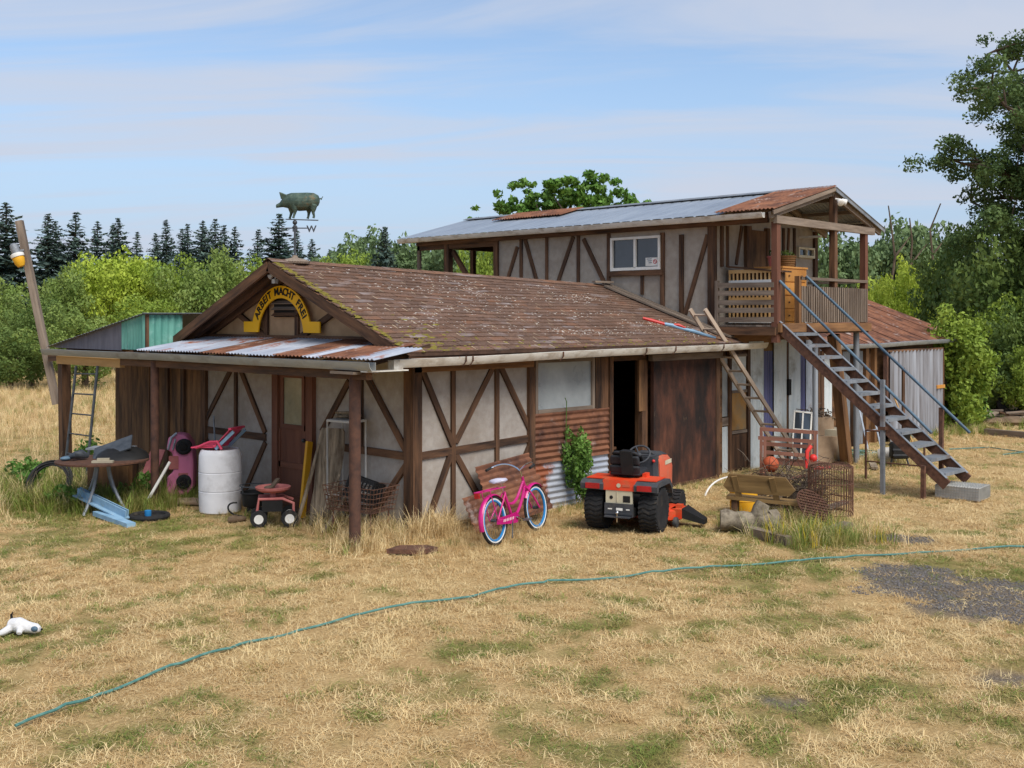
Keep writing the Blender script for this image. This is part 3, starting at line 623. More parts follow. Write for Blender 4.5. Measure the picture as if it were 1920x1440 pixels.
for s_ in (-1, 1): m.prism([(-.01, 0), (.06, .0), (.05, .05), (-.025, .085)], (-.175, s_*.035, .885), (1.3, 0, 0), (0, .35*s_, 1.15), .018)
m.tube([(.34, 0, .88), (.365, .01, .90), (.38, 0, .885), (.372, -.012, .87), (.365, 0, .885), (.385, .008, .905), (.395, 0, .925)], .007, 6)
pg = m.build('pig', 'bronze', wv); rm = pg.modifiers.new('join', 'REMESH'); rm.mode = 'VOXEL'; rm.voxel_size = .0065; rm.use_smooth_shade = True
# ================================================================== TWO-STOREY BLOCK (x 7.1-10.6)
up = thing('two_storey_block', 'two-storey half-timbered block with metal roof and balcony', 'building', (7.1, .15, 0), world=True)
def ub(name, mat, f, parent=None, **k):
    mb = MB(); f(mb); return mb.build(name, mat, parent or up, **k)
UXW, UYW = 7.1, .15
win_a, win_b = onx(1147, 447, 7.1), onx(1240, 505, 7.1)
wy0, wy1, wz0, wz1 = win_b.y, win_a.y, win_b.z, win_a.z
def wallx(m):
    m.box((7.1, UYW, 2.0), (7.2, wy0, 4.45)); m.box((7.1, wy1, 2.0), (7.2, 5.5, 4.45)); m.box((7.1, wy0, 2.0), (7.2, wy1, wz0)); m.box((7.1, wy0, wz1), (7.2, wy1, 4.45))
ub('side_wall', 'stucco_up', wallx)
ub('end_wall', 'stucco_up', lambda m: (m.box((7.2, UYW, 2.5), (10.6, UYW+.1, 4.4)), m.prism([(7.12, 4.4), (10.6, 4.4), (8.95, 4.95)], (0, UYW+.1, 0), (1, 0, 0), (0, 0, 1), .09)))
ub('back_wall', 'plywood', lambda m: (m.box((10.5, UYW+.1, 0), (10.6, 5.5, 4.4)), m.box((7.2, 5.4, 0), (10.5, 5.5, 4.4)), m.box((7.1, 5.05, 0), (7.2, 5.5, 2.0))))
ub('floor', 'plywood', lambda m: m.box((7.1, 5.5, 2.5), (10.5, 8.1, 2.6)))
ub('floor', 'plywood', lambda m: m.box((7.2, .25, 2.5), (10.5, 5.4, 2.58)))
for q in [(971, 463, 953, 523), (978, 440, 978, 530, .07), (985, 448, 1008, 530), (1026, 440, 1026, 540, .07), (1076, 443, 1046, 532), (1085, 440, 1085, 545, .075), (1095, 448, 1134, 530), (1142, 436, 1142, 560, .075),
          (1243, 436, 1243, 575, .09), (1279, 440, 1279, 590, .085), (1328, 440, 1285, 590), (1205, 513, 1205, 552, .07)]:
    tb('x', 7.1, *q[:4], wd=q[4] if len(q) > 4 else .08, parent=up)
ub('corner_post', 'timber', lambda m: m.box((7.05, UYW-.02, 2.3), (7.11, UYW+.14, 4.4))); ub('corner_post', 'timber', lambda m: m.box((7.05, 5.4, 2.4), (7.11, 5.52, 4.4)))
ub('window_beam', 'timber', lambda m: m.box((7.04, wy0-.05, wz0-.10), (7.1, wy1+.05, wz0-.01)))
ub('top_plate', 'timber', lambda m: m.box((7.03, -.9, 4.30), (7.1, 7.9, 4.42)))
def window(parent, a, b, axis, depth, mull=.5, wd=.035, mat='white_paint'):
    """sliding window between two corners on a wall plane: glass panes with frame bars"""
    wn = MB()
    def bx(m, u0, z0, u1, z1, d0, d1):
        if axis == 'x': m.box((d0, u0, z0), (d1, u1, z1))
        else: m.box((u0, d0, z0), (u1, d1, z1))
    u0, u1 = sorted((a[0], b[0])); z0, z1 = sorted((a[1], b[1])); um = u0+(u1-u0)*mull
    for (p, q, r_, s_) in ((u0, z0, u0+wd, z1), (u1-wd, z0, u1, z1), (u0+wd, z1-wd, u1-wd, z1), (u0+wd, z0, u1-wd, z0+wd*1.2), (um-wd*.5, z0+wd, um+wd*.5, z1-wd)):
        bx(wn, p, q, r_, s_, depth-.03, depth+.05)
    w_ = wn.build('window', mat, parent)
    for (p, q, d) in ((u0+wd, um-wd/2, .01), (um+wd/2, u1-wd, .02)):
        m = MB(); bx(m, p, z0+wd, q, z1-wd, depth+d, depth+d+.008); m.build('pane', 'glass_dark', w_)
    return w_
wu = window(up, (wy0, wz0), (wy1, wz1), 'x', 7.08, .5, .045)
m = MB(); m.box((7.082, wy0+.07, wz0+.07), (7.088, wy0+.34, wz0+.22)); m.build('notice', 'white_paint', wu, label='small white notice stuck in the window corner')
m = MB()
for k in range(3): m.box((7.079, wy0+.20, wz0+.19-k*.035), (7.082, wy0+.31-.02*k, wz0+.203-k*.035))
m.build('notice_print', 'blue_steel', wu); m = MB(); m.torus((7.080, wy0+.125, wz0+.145), (1, 0, 0), .035, .006, 14, 5); m.bar((7.080, wy0+.10, wz0+.12), (7.080, wy0+.15, wz0+.17), .008, .006, up=(1, 0, 0)); m.build('notice_symbol', 'red_plastic', wu)
# open bay at the far end
for (x, y, wd) in ((7.12, 6.95, .14), (10.45, 7.6, .1), (10.45, 6.2, .1), (8.8, 7.9, .1)): ub('post', 'timber', lambda m: m.box((x-wd/2, y-wd/2, 2.4), (x+wd/2, y+wd/2, 4.36)))
ub('post', 'timber_grey', lambda m: m.box((7.06, 7.82, 2.2), (7.12, 7.9, 4.4)))
ub('beam', 'timber', lambda m: m.box((7.2, 6.9, 4.2), (10.5, 7.0, 4.34))); ub('beam', 'timber', lambda m: m.box((7.06, 5.5, 4.2), (7.14, 7.9, 4.3))); ub('beam', 'timber', lambda m: m.box((10.4, 5.5, 4.12), (10.5, 7.9, 4.3)))
ub('brace', 'timber', lambda m: m.bar((7.16, 6.85, 4.15), (7.16, 5.95, 3.05), .1, .07, up=(1, 0, 0)))
ub('rail', 'galv_dull', lambda m: m.box((7.05, 5.56, 3.02), (7.35, 6.3, 3.10)))
# roof: separate sheets, ridge along y at x = 8.95
ERX, ERZ, RDX, RDZ = 6.82, 4.47, 8.95, 5.03
y = 8.25
while y > -1.05:
    w_ = .92 if y > .6 else .62
    rusty = y < .75
    y2 = max(y-w_, -1.14); lift = .03 if rusty else 0; m = MB(); ex = .04 if rusty else 0
    m.sheet((ERX-ex, y2-.03, ERZ+lift), (0, y-y2+.04, 0), (RDX-ERX+ex, 0, RDZ-ERZ), .076 if rusty else .23, .011 if rusty else .010, rib=not rusty)
    s_ = m.build('roof_sheet', 'rust_sheet' if rusty else 'roof_metal', up)
    m = MB(); m.sheet((10.92, y2-.03, 4.40), (0, y-y2+.04, 0), (RDX-10.92, 0, RDZ-4.40), .076, .010); m.build('roof_sheet', 'galv_dull', up)
    y = y2
ub('roof_sheet', 'rust_sheet', lambda m: m.sheet((8.2, 4.7, 4.88), (0, 2.0, 0), (.8, 0, .21), .076, .011))
ub('ridge_cap', 'galv_dull', lambda m: (m.bar((8.86, -1.1, 5.04), (8.86, 8.2, 5.04), .2, .012, up=(-.25, 0, .97)), m.bar((9.04, -1.1, 5.035), (9.04, 8.2, 5.035), .2, .012, up=(.3, 0, .95))))
for k in range(13): ub('purlin_end', 'timber', lambda m: m.bar((6.86, -.95+k*.74, 4.40), (7.1, -.95+k*.74, 4.46), .05, .08))
for x, z in ((7.5, 4.58), (8.1, 4.74), (8.7, 4.90), (9.3, 4.86), (9.9, 4.68), (10.5, 4.48)): ub('purlin', 'timber_grey', lambda m: m.box((x-.03, -1.08, z-.045), (x+.03, .15, z+.015)))
for y in (-1.06, .05): 
    ub('rafter', 'timber_grey', lambda m: m.bar((6.84, y, 4.40), (8.95, y, 4.94), .05, .11)); ub('rafter', 'timber_grey', lambda m: m.bar((10.9, y, 4.34), (8.95, y, 4.94), .05, .11))
ub('fascia', 'timber_grey', lambda m: m.bar((6.80, -1.145, 4.44), (8.95, -1.145, 5.0), .02, .07)); ub('fascia', 'galv_dull', lambda m: m.bar((10.93, -1.145, 4.37), (8.95, -1.145, 5.0), .02, .07))
ub('tie_beam', 'timber_grey', lambda m: m.box((6.95, -1.13, 4.27), (10.55, -1.06, 4.40)))
gutter((6.78, 8.15, 4.40), (6.78, -1.0, 4.40), .10, .09, 'gutter_white', up, (-1, 0, 0))
# ---- balcony
ub('deck', 'timber', lambda m: m.box((6.98, -1.12, 2.44), (10.3, .12, 2.56)))
for k in range(9): ub('deck_board', 'timber_grey', lambda m: m.box((7.0, -1.10+k*.137, 2.562), (10.28, -.972+k*.137, 2.59)))
ub('rim_beam', 'timber_light', lambda m: m.box((6.99, -1.17, 2.47), (10.32, -1.12, 2.62)))
ub('rim_beam', 'timber', lambda m: m.box((6.93, -1.1, 2.42), (6.98, .1, 2.55)))
for (x, z1, mt) in ((7.04, 4.3, 'red_brown'), (9.04, 4.9, 'timber'), (10.24, 4.3, 'red_brown')): ub('balcony_post', mt, lambda m: m.box((x-.055, -1.11, 2.3 if x < 8 else 2.6), (x+.055, -1.0, z1)))
for z in (2.68, 2.83, 2.97, 3.13, 3.26): ub('railing_board', 'timber_grey', lambda m: m.bar((6.99, .08, z+random.uniform(-.01, .01)), (6.99, -1.05, z+random.uniform(-.01, .01)), .025, .085))
ub('railing_post', 'timber_grey', lambda m: m.box((6.97, .03, 2.5), (7.03, .09, 3.35)))
ub('railing_rail', 'timber_grey', lambda m: m.box((7.72, -1.13, 3.36), (10.24, -1.04, 3.41))); ub('railing_rail', 'timber_grey', lambda m: m.box((7.72, -1.11, 3.20), (10.24, -1.07, 3.24))); ub('railing_rail', 'timber_grey', lambda m: m.box((7.72, -1.11, 2.64), (10.24, -1.07, 2.68)))
for k in range(31):
    x = 7.77+k*.0805
    ub('baluster', 'timber_grey', lambda m: m.box((x-.016, -1.145, 2.63), (x+.016, -1.112, 3.25)))
ub('railing_post', 'timber_light', lambda m: m.box((7.68, -1.13, 2.6), (7.76, -1.04, 3.42)))
ub('side_railing', 'timber_grey', lambda m: (m.box((10.24, -1.0, 3.36), (10.29, .1, 3.41)), m.box((10.24, -1.0, 2.64), (10.28, .1, 2.68))))
for k in range(12): ub('baluster', 'timber_grey', lambda m: m.box((10.285, -.97+k*.09, 2.63), (10.31, -.94+k*.09, 3.3)))
# end wall behind the balcony
for q in [(1352, 424, 1352, 500, .07), (1363, 424, 1363, 500, .06), (1390, 424, 1379, 496), (1398, 424, 1398, 503, .07), (1405, 424, 1414, 503), (1468, 428, 1468, 520, .07), (1478, 428, 1474, 520, .05), (1488, 428, 1488, 520, .06)]:
    tb('y', UYW, *q[:4], wd=q[4] if len(q) > 4 else .07, parent=up)
ud = ub('balcony_door', 'plywood', lambda m: m.box((8.10, UYW-.05, 2.6), (8.72, UYW, 4.3)))
for x in (8.06, 8.76): ub('door_frame', 'timber', lambda m: m.box((x-.05, UYW-.07, 2.58), (x+.05, UYW, 4.36)))
a = ony(1493, 463, UYW); b = ony(1523, 485, UYW); window(up, (a.x, a.z), (b.x, b.z), 'y', UYW-.03, .5, .04, 'beige')
ub('corner_post', 'timber', lambda m: m.box((10.54, UYW-.05, 2.5), (10.66, UYW+.0, 4.4)))
ub('balcony_lamp', 'white_paint', lambda m: (m.lathe([(.02, 0), (.05, .03), (.06, .11), (.04, .12)], (9.0, -1.18, 4.80), (-.5, -.6, -.5)), m.lathe([(.02, 0), (.05, .03), (.06, .11), (.04, .12)], (9.05, -1.18, 4.80), (.5, -.6, -.3)), m.tube([(9.02, -1.1, 4.83), (9.02, -1.2, 4.81)], .02)))
ub('strip_lamp', 'white_paint', lambda m: m.box((10.0, -.3, 4.24), (10.06, .5, 4.28)))
# ---- ground floor front under the balcony (y = .15)
def lowx(px): return ony(px, 700, UYW).x
ub('end_wall', 'timber_light', lambda m: m.box((7.1, UYW, 2.22), (10.6, UYW+.1, 2.44)))
ub('end_wall', 'timber', lambda m: m.box((7.1, UYW+.03, -.1), (10.6, UYW+.1, 2.22)))
def lowpanel(px0, px1, z0, z1, mat, name='wall_sheet', dy=0., pitch=.076):
    x0, x1 = lowx(px0), lowx(px1)
    ub(name, mat, lambda m: m.sheet((x0, UYW-.02-dy, z0), (x1-x0, 0, 0), (0, 0, z1-z0), pitch, .009))
def lowbox(px0, px1, z0, z1, mat, name, d0=.0, d1=.03):
    x0, x1 = lowx(px0), lowx(px1); return ub(name, mat, lambda m: m.box((x0, UYW-d1, z0), (x1, UYW-d0, z1)))
lowbox(1343, 1362, .98, 2.0, 'glass_dirty', 'window', .0, .02); lowpanel(1342, 1364, -.03, .80, 'fibreglass'); lowbox(1342, 1364, .82, .96, 'timber_grey', 'sill')
lowbox(1363, 1367, -.1, 2.2, 'timber', 'door_post', 0, .06)
gd = lowbox(1367, 1397, .02, 2.1, 'timber', 'glazed_door', .0, .03)
x0, x1 = lowx(1369), lowx(1395)
for (z0, z1, mt) in ((1.42, 2.02, 'fibreglass'), (.72, 1.38, 'glass_amber')):
    m = MB(); m.box((x0, UYW-.04, z0), (x1, UYW-.03, z1)); m.build('pane', mt, gd)
for z in (.66, 1.38, 2.02):
    m = MB(); m.box((x0-.02, UYW-.055, z), (x1+.02, UYW-.03, z+.05)); m.build('rail', 'timber_grey', gd)
m = MB(); m.box((x0, UYW-.04, .06), (x1, UYW-.03, .64)); m.build('lower_panel', 'timber', gd)
lowbox(1397, 1402, -.1, 2.2, 'timber', 'door_post', 0, .06)
lowpanel(1402, 1430, -.03, 2.28, 'fibreglass'); lowpanel(1430, 1446, .5, 2.2, 'glass_purple', 'window_sheet'); lowpanel(1446, 1472, -.03, 2.3, 'fibreglass', dy=.03)
lowbox(1430, 1446, 2.1, 2.22, 'bench', 'lintel'); lowbox(1471, 1474, -.1, 2.25, 'timber', 'door_post', 0, .05)
lowpanel(1474, 1496, -.03, 2.25, 'fibreglass', dy=.03); lowpanel(1496, 1508, .4, 2.2, 'glass_purple', 'window_sheet'); lowpanel(1508, 1528, -.03, 2.28, 'galv', dy=.01); lowbox(1528, 1533, -.1, 2.3, 'timber', 'corner_post', 0, .06)
ub('latch', 'dark', lambda m: m.box((lowx(1470), UYW-.10, 1.25), (lowx(1475), UYW-.06, 1.55)))
ub('downpipe', 'galv', lambda m: m.lathe([(.05, -.05), (.05, 2.5)], (8.95, -.75, 0), seg=14))
ub('deck_support', 'galv_dull', lambda m: m.lathe([(.055, -.05), (.055, 2.45)], (10.15, -.95, 0), seg=14))
# ================================================================== OUTSIDE STAIR (runs towards -y at x 7.05 - 7.9)
st = thing('steel_stair', 'open steel stair with rusty stringers climbing to the balcony', 'stairs', (7.5, -3.7, 0), world=True)
sb = lambda n, mt, f: (lambda m: (f(m), m.build(n, mt, st))[1])(MB())
T0 = (-1.14, 2.52); T1 = (-3.82, .27)
def sp(t, x, dz=0): return Vector((x, T0[0]+(T1[0]-T0[0])*t, T0[1]+(T1[1]-T0[1])*t+dz))
for x in (7.08, 7.88): sb('stringer', 'rust', lambda m: m.bar(sp(-.02, x), sp(1.02, x), .04, .16)); sb('stringer_lip', 'galv_dull', lambda m: m.bar(sp(-.02, x, .105), sp(1.02, x, .105), .06, .010))
for k in range(12):
    t = (k+.55)/12
    def tread(m):
        p = sp(t, 7.48, .03); m.box((7.11, p.y-.12, p.z-.012), (7.85, p.y+.12, p.z+.004))
        for j in range(9): m.box((7.11, p.y-.118+j*.029, p.z+.004), (7.85, p.y-.108+j*.029, p.z+.014))
        m.box((7.11, p.y-.125, p.z-.035), (7.85, p.y-.12, p.z+.012))
    sb('tread', 'galv_dull', tread)
hr0 = [Vector((7.05, -1.12, 3.32)), sp(.05, 7.05, .82), sp(.94, 7.05, .58)]
sb('handrail', 'blue_steel', lambda m: m.tube([hr0[0], hr0[2]], .024, 10))
sb('handrail', 'blue_steel', lambda m: m.tube([Vector((7.9, -1.14, 3.42)), sp(1.03, 7.9, .74)], .024, 10))
for (x, t, top, bot) in ((7.02, .66, .72, None), (7.93, .86, .72, None), (7.0, .90, .0, None), (7.95, .52, .80, .0)):
    p = sp(t, x); sb('baluster_post', 'galv_dull' if t == .66 else 'rust', lambda m: m.bar((x, p.y, -.05 if bot is None else p.z-.15), (x, p.y, p.z+top), .06, .06, up=(0, 1, 0)))
sb('clamp', 'rust', lambda m: m.box((6.98, sp(.66, 7).y-.06, sp(.66, 7).z-.05), (7.12, sp(.66, 7).y+.06, sp(.66, 7).z+.0)))
sb('frame_gate', 'rust', lambda m: (m.tube([(8.35, -3.0, -.02), (8.35, -3.0, .82), (8.35, -2.0, .82), (8.35, -2.0, -.02)], .022, 8), m.tube([(8.35, -3.0, .3), (8.35, -2.0, .3)], .012)))
pst = thing('leaning_post', 'stout weathered timber post leaning under the stair', 'post', (9.6, -.9, 0), world=True)
a = gp(1588, 868); m = MB(); m.bar(a+Vector((0, 0, -.05)), Vector((9.25, -.95, 2.40)), .17, .17, up=(0, 1, 0)); m.build('post', 'timber_light', pst)
m = MB(); m.box((a.x-.2, a.y-.02, .0), (a.x+.2, a.y+.16, .03)); m.build('foot_board', 'timber', pst)
# mesh step block at the stair foot
sblk = thing('mesh_step', 'grey wire mesh step block at the foot of the steel stair', 'step', (7.55, -3.92, 0), R(4))
m = MB(); m.box((-.26, -.32, 0), (.26, .32, .19)); m.build('block', 'dirty_white', sblk)
def stepmesh(m):
    for k in range(17): y = -.31+k*.03875; m.tube([(-.266, y, .02), (-.268, y, .196), (.26, y, .196)], .005, 4)
    for z in (.02, .06, .10, .14, .18): m.tube([(-.268, -.32, z), (-.268, .32, z)], .0045, 4)
    for x in (-.16, -.05, .06, .17): m.tube([(x, -.32, .198), (x, .32, .198)], .0045, 4)
    for k in range(13): x = -.25+k*.042; m.tube([(x, -.326, .01), (x, -.326, .19)], .005, 4)
m = MB(); stepmesh(m); m.build('mesh', 'wire_galv', sblk)
# ================================================================== REAR SHED with rusty roof
rs = thing('rear_shed', 'rear shed with rust-red metal roof and corrugated door', 'shed', (14, 2, 0), world=True)
rb = lambda n, mt, f: (lambda m: (f(m), m.build(n, mt, rs))[1])(MB())
y = 10.65; 
xs = np.arange(10.62, 18.6, .80)
for k, x in enumerate(xs):
    rb('roof_sheet', 'rust_sheet' if k % 4 else 'rust_sheet', lambda m: m.sheet((x, .18, 2.16+.004*(k % 2)), (.82, 0, 0), (0, 3.1, 1.18), .2, .008, rib=True))
for x in (10.7, 18.4): rb('gable', 'plywood', lambda m: m.prism([(.45, 0), (6.0, 0), (6.0, 2.1), (3.2, 3.22), (.45, 2.18)], (x, 0, 0), (0, 1, 0), (0, 0, 1), .06))
rb('roof_back', 'rust_sheet', lambda m: m.sheet((10.6, 3.25, 3.33), (8.0, 0, 0), (0, 3, -1.15), .2, .008, rib=True))
rb('front_wall', 'plywood', lambda m: m.box((10.76, .42, -.05), (18.4, .5, 2.12)))
for x in (11.3, 12.1, 12.7, 13.3, 13.7): rb('stud', 'timber_light' if x > 13 else 'timber', lambda m: m.box((x-.06, .33, -.05), (x+.06, .42, 2.1)))
rb('wall_sheet', 'galv_dull', lambda m: m.sheet((12.2, .40, 0), (1.0, 0, 0), (0, 0, 2.0), .1, .01)); rb('wall_sheet', 'fibreglass', lambda m: m.sheet((10.9, .40, 0), (.9, 0, 0), (0, 0, 2.0), .1, .01))
gutter((10.8, .14, 2.10), (17.6, .14, 2.16), .10, .09, 'galv', rs)
rd = rb('sheet_door', 'streaked_sheet', lambda m: m.sheet((13.9, .14, -.02), (2.9, 0, 0), (0, 0, 2.0), .19, .045, 8))
for (a, b) in (((13.85, .115, 1.96), (16.85, .17, 2.01)), ((16.78, .10, 0), (16.85, .17, 1.96)), ((14.55, .09, .1), (14.65, .125, 1.6)), ((16.4, .08, 1.05), (16.85, .12, 1.13))):
    m = MB(); m.box(a, b); m.build('frame_bar', 'timber' if b[2]-a[2] > .1 or a[2] > 1.9 else 'wood_orange', rd)
# ================================================================== long wooden ladder
ld = thing('wooden_ladder', 'long grey wooden ladder leaning on the shingle roof edge', 'ladder', (8.4, -.8, 0), world=True)
fa, fb = gp(1480, 880), gp(1515, 884); ta = ony(1294, 580, .05); tb_ = ta+(fb-fa)*.80
for a, b in ((fa, ta), (fb, tb_)): m = MB(); m.bar(a, b, .04, .065); m.build('rail', 'ladder_wood', ld)
nr = 12
for k in range(nr):
    t = (k+.6)/nr; m = MB(); m.tube([fa+(ta-fa)*t, fb+(tb_-fb)*t], .02, 7); m.build('rung', 'ladder_wood', ld)
# wrapped bundle lying on the roof
a = roofp(5.9, .34, .06); b = roofp(6.35, .03, .06)
bd = thing('wrapped_bundle', 'long red and pale blue plastic bundle lying on shingles', 'bundle', tuple(a), world=True)
p = lambda t, l=0: Vector(roofp(5.62+.85*t, .36-.30*t, .035+l))
m = MB(); m.tube([p(0), p(.12), p(.3)], [.022, .032, .026], 8); m.build('red_end', 'red_plastic', bd)
m = MB(); m.tube([p(.28), p(.4, .01), p(.55), p(.7, .01), p(.85), p(1.0)], [.024, .034, .026, .032, .026, .02], 8); m.build('blue_wrap', 'blue_grey', bd)
m = MB(); m.tube([p(.42, .03), p(.48, .045), p(.58, .03)], [.02, .026, .014], 8); m.build('red_band', 'red_plastic', bd)
# ================================================================== GROUND
def vnoise(x, y, sc, seed, octv=4):
    x = np.asarray(x, float)/sc; y = np.asarray(y, float)/sc; tot = 0; amp = 1; ns = 0
    for o_ in range(octv):
        g_ = np.random.default_rng(seed+o_).random((256, 256)); xi = np.floor(x).astype(int); yi = np.floor(y).astype(int); fx = x-xi; fy = y-yi; fx = fx*fx*(3-2*fx); fy = fy*fy*(3-2*fy)
        a = g_[xi % 256, yi % 256]; b = g_[(xi+1) % 256, yi % 256]; c = g_[xi % 256, (yi+1) % 256]; d = g_[(xi+1) % 256, (yi+1) % 256]
        tot = tot+amp*((a*(1-fx)+b*fx)*(1-fy)+(c*(1-fx)+d*fx)*fy); ns += amp; amp *= .55; x = x*2.03+11.3; y = y*2.03+5.7
    return tot/ns
def spot(x, y, p, rx, ry=None, ang=0):
    ry = ry or rx; dx = x-p[0]; dy = y-p[1]; c, s_ = math.cos(ang), math.sin(ang); u = (dx*c+dy*s_)/rx; v = (-dx*s_+dy*c)/ry
    return np.clip(1-(u*u+v*v), 0, 1)
G_ = lambda px, py: gp(px, py)
def f_green(x, y):
    g_ = (vnoise(x, y, 1.3, 5)-.53)*2.0+(vnoise(x, y, .26, 9)-.5)*4.2
    for p, r_, k in ((G_(1440, 1090), 1.0, .75), (G_(150, 1000), 2.0, .75), (G_(420, 1010), 1.2, .5), (G_(130, 1340), .6, .6), (G_(1500, 1180), 1.0, .35), (G_(1100, 1330), .9, .3), (G_(1500, 1010), .9, .6), (G_(60, 900), 2.5, 1.0), (G_(1900, 1080), 1.2, .4), (G_(1650, 1290), 1.0, .3)):
        g_ = g_+k*spot(x, y, p, r_)
    g_ = g_+.04
    for p, r_, k in ((G_(1000, 1050), 1.9, .8), (G_(800, 1150), 1.1, .4), (G_(450, 1250), .8, .4), (G_(1700, 960), 1.6, .4)): g_ = g_-k*spot(x, y, p, r_)
    return np.clip(g_, 0, 1)
def f_gravel(x, y):
    g_ = 0
    for p, rx, ry in ((G_(1790, 1100), 1.25, .62), (G_(1890, 1140), 1.1, .6), (G_(1700, 1070), .7, .4), (G_(1690, 1010), .5, .3), (G_(1460, 1312), .30, .14), (G_(1900, 1270), .45, .2)): g_ = g_+1.25*spot(x, y, p, rx, ry, R(-50))
    return np.clip((g_-.10)*2.0+(vnoise(x, y, .20, 31)-.55)*3.6*(np.asarray(g_) > .02), 0, 1)
fine = .16
gx = np.concatenate([[-700, -400, -200, -100, -60, -40, -28, -20], np.arange(-15, 26, fine), [28, 32, 38, 48, 64, 90, 130, 200, 350, 700]])
gy = np.concatenate([[-700, -400, -200, -100, -60, -40, -28, -20], np.arange(-14, 15, fine), [17, 21, 26, 34, 46, 64, 90, 130, 200, 350, 700]])
XX, YY = np.meshgrid(gx, gy, indexing='ij'); nx, ny = len(gx), len(gy)
near = (np.abs(XX-5) < 21) & (np.abs(YY) < 15)
ZZ = np.where(near, (vnoise(XX, YY, 2.2, 3)-.5)*.05+(vnoise(XX, YY, .5, 4)-.5)*.02-.012, -.02)
def arrmesh(name, V, Q, mat, attrs=None, smooth=False):
    me = bpy.data.meshes.new(name); V = np.asarray(V, np.float32); Q = np.asarray(Q, np.int32); k = Q.shape[1]
    me.vertices.add(len(V)); me.vertices.foreach_set('co', V.ravel()); me.loops.add(Q.size); me.loops.foreach_set('vertex_index', Q.ravel())
    me.polygons.add(len(Q)); me.polygons.foreach_set('loop_start', np.arange(0, Q.size, k, dtype=np.int32)); me.polygons.foreach_set('loop_total', np.full(len(Q), k, np.int32))
    me.update(calc_edges=True)
    for m_ in (mat if isinstance(mat, list) else [mat]): me.materials.append(MATS[m_] if isinstance(m_, str) else m_)
    for an, (dom, val) in (attrs or {}).items(): me.attributes.new(an, 'FLOAT', dom).data.foreach_set('value', np.asarray(val, np.float32))
    if smooth: me.polygons.foreach_set('use_smooth', np.ones(len(Q), bool))
    return me
I = np.arange(nx*ny).reshape(nx, ny); Q = np.stack([I[:-1, :-1], I[1:, :-1], I[1:, 1:], I[:-1, 1:]], -1).reshape(-1, 4)
gm = bpy.data.materials.new('ground'); gm.use_nodes = True; t = gm.node_tree; t.nodes.clear(); L = t.links.new
o = N(t, 'ShaderNodeOutputMaterial'); b = N(t, 'ShaderNodeBsdfPrincipled'); L(b.outputs[0], o.inputs[0]); b.inputs['Roughness'].default_value = 1; b.inputs['Specular IOR Level'].default_value = .1
co = N(t, 'ShaderNodeTexCoord')
def nz(s_, d=8, dist=0):
    n = N(t, 'ShaderNodeTexNoise'); n.inputs['Scale'].default_value = s_; n.inputs['Detail'].default_value = d; n.inputs['Roughness'].default_value = .65; n.inputs['Distortion'].default_value = dist; L(co.outputs['Object'], n.inputs[0]); return n.outputs[0]
def ramp(f, *st):
    r_ = N(t, 'ShaderNodeValToRGB'); e = r_.color_ramp.elements
    e[0].position, e[0].color = st[0][0], lin(st[0][1]); e[1].position, e[1].color = st[-1][0], lin(st[-1][1])
    for p, c in st[1:-1]: q = e.new(p); q.color = lin(c)
    L(f, r_.inputs[0]); return r_.outputs[0]
def mix(f, a, b_):
    m_ = N(t, 'ShaderNodeMixRGB'); L(f, m_.inputs[0]); L(a, m_.inputs[1]); L(b_, m_.inputs[2]); return m_.outputs[0]
fine_n = nz(38, 6, .8)
c0 = ramp(fine_n, (.3, (104, 84, 58)), (.48, (172, 144, 100)), (.68, (214, 188, 140)))
c1 = ramp(nz(1.3), (.35, (160, 122, 76)), (.65, (196, 164, 112)))
cA = N(t, 'ShaderNodeMixRGB', blend_type='MIX'); cA.inputs[0].default_value = .4; L(c0, cA.inputs[1]); L(c1, cA.inputs[2])
ag = N(t, 'ShaderNodeAttribute', attribute_name='green'); av = N(t, 'ShaderNodeAttribute', attribute_name='gravel')
cg = ramp(nz(30, 6), (.3, (78, 80, 44)), (.7, (126, 124, 66)))
cB = mix(mth(t, 'MULTIPLY', ag.outputs['Fac'], .75), cA.outputs[0], cg)
cv = ramp(nz(70, 4), (.35, (62, 58, 54)), (.52, (96, 90, 84)), (.70, (148, 138, 126)))
cC = mix(mth(t, 'MULTIPLY', av.outputs['Fac'], .85), cB, cv)
L(cC, b.inputs['Base Color']); bp_ = N(t, 'ShaderNodeBump'); bp_.inputs['Strength'].default_value = .8; bp_.inputs['Distance'].default_value = .03; L(fine_n, bp_.inputs['Height']); L(bp_.outputs[0], b.inputs['Normal'])
gr = f_green(XX.ravel(), YY.ravel())*near.ravel(); gv = f_gravel(XX.ravel(), YY.ravel())*near.ravel()
gm_e = arrmesh('ground', np.stack([XX, YY, ZZ], -1).reshape(-1, 3), Q, gm, {'green': ('POINT', gr), 'gravel': ('POINT', gv)}, True)
go = bpy.data.objects.new('ground', gm_e); C.objects.link(go); tag(go, kind='structure')
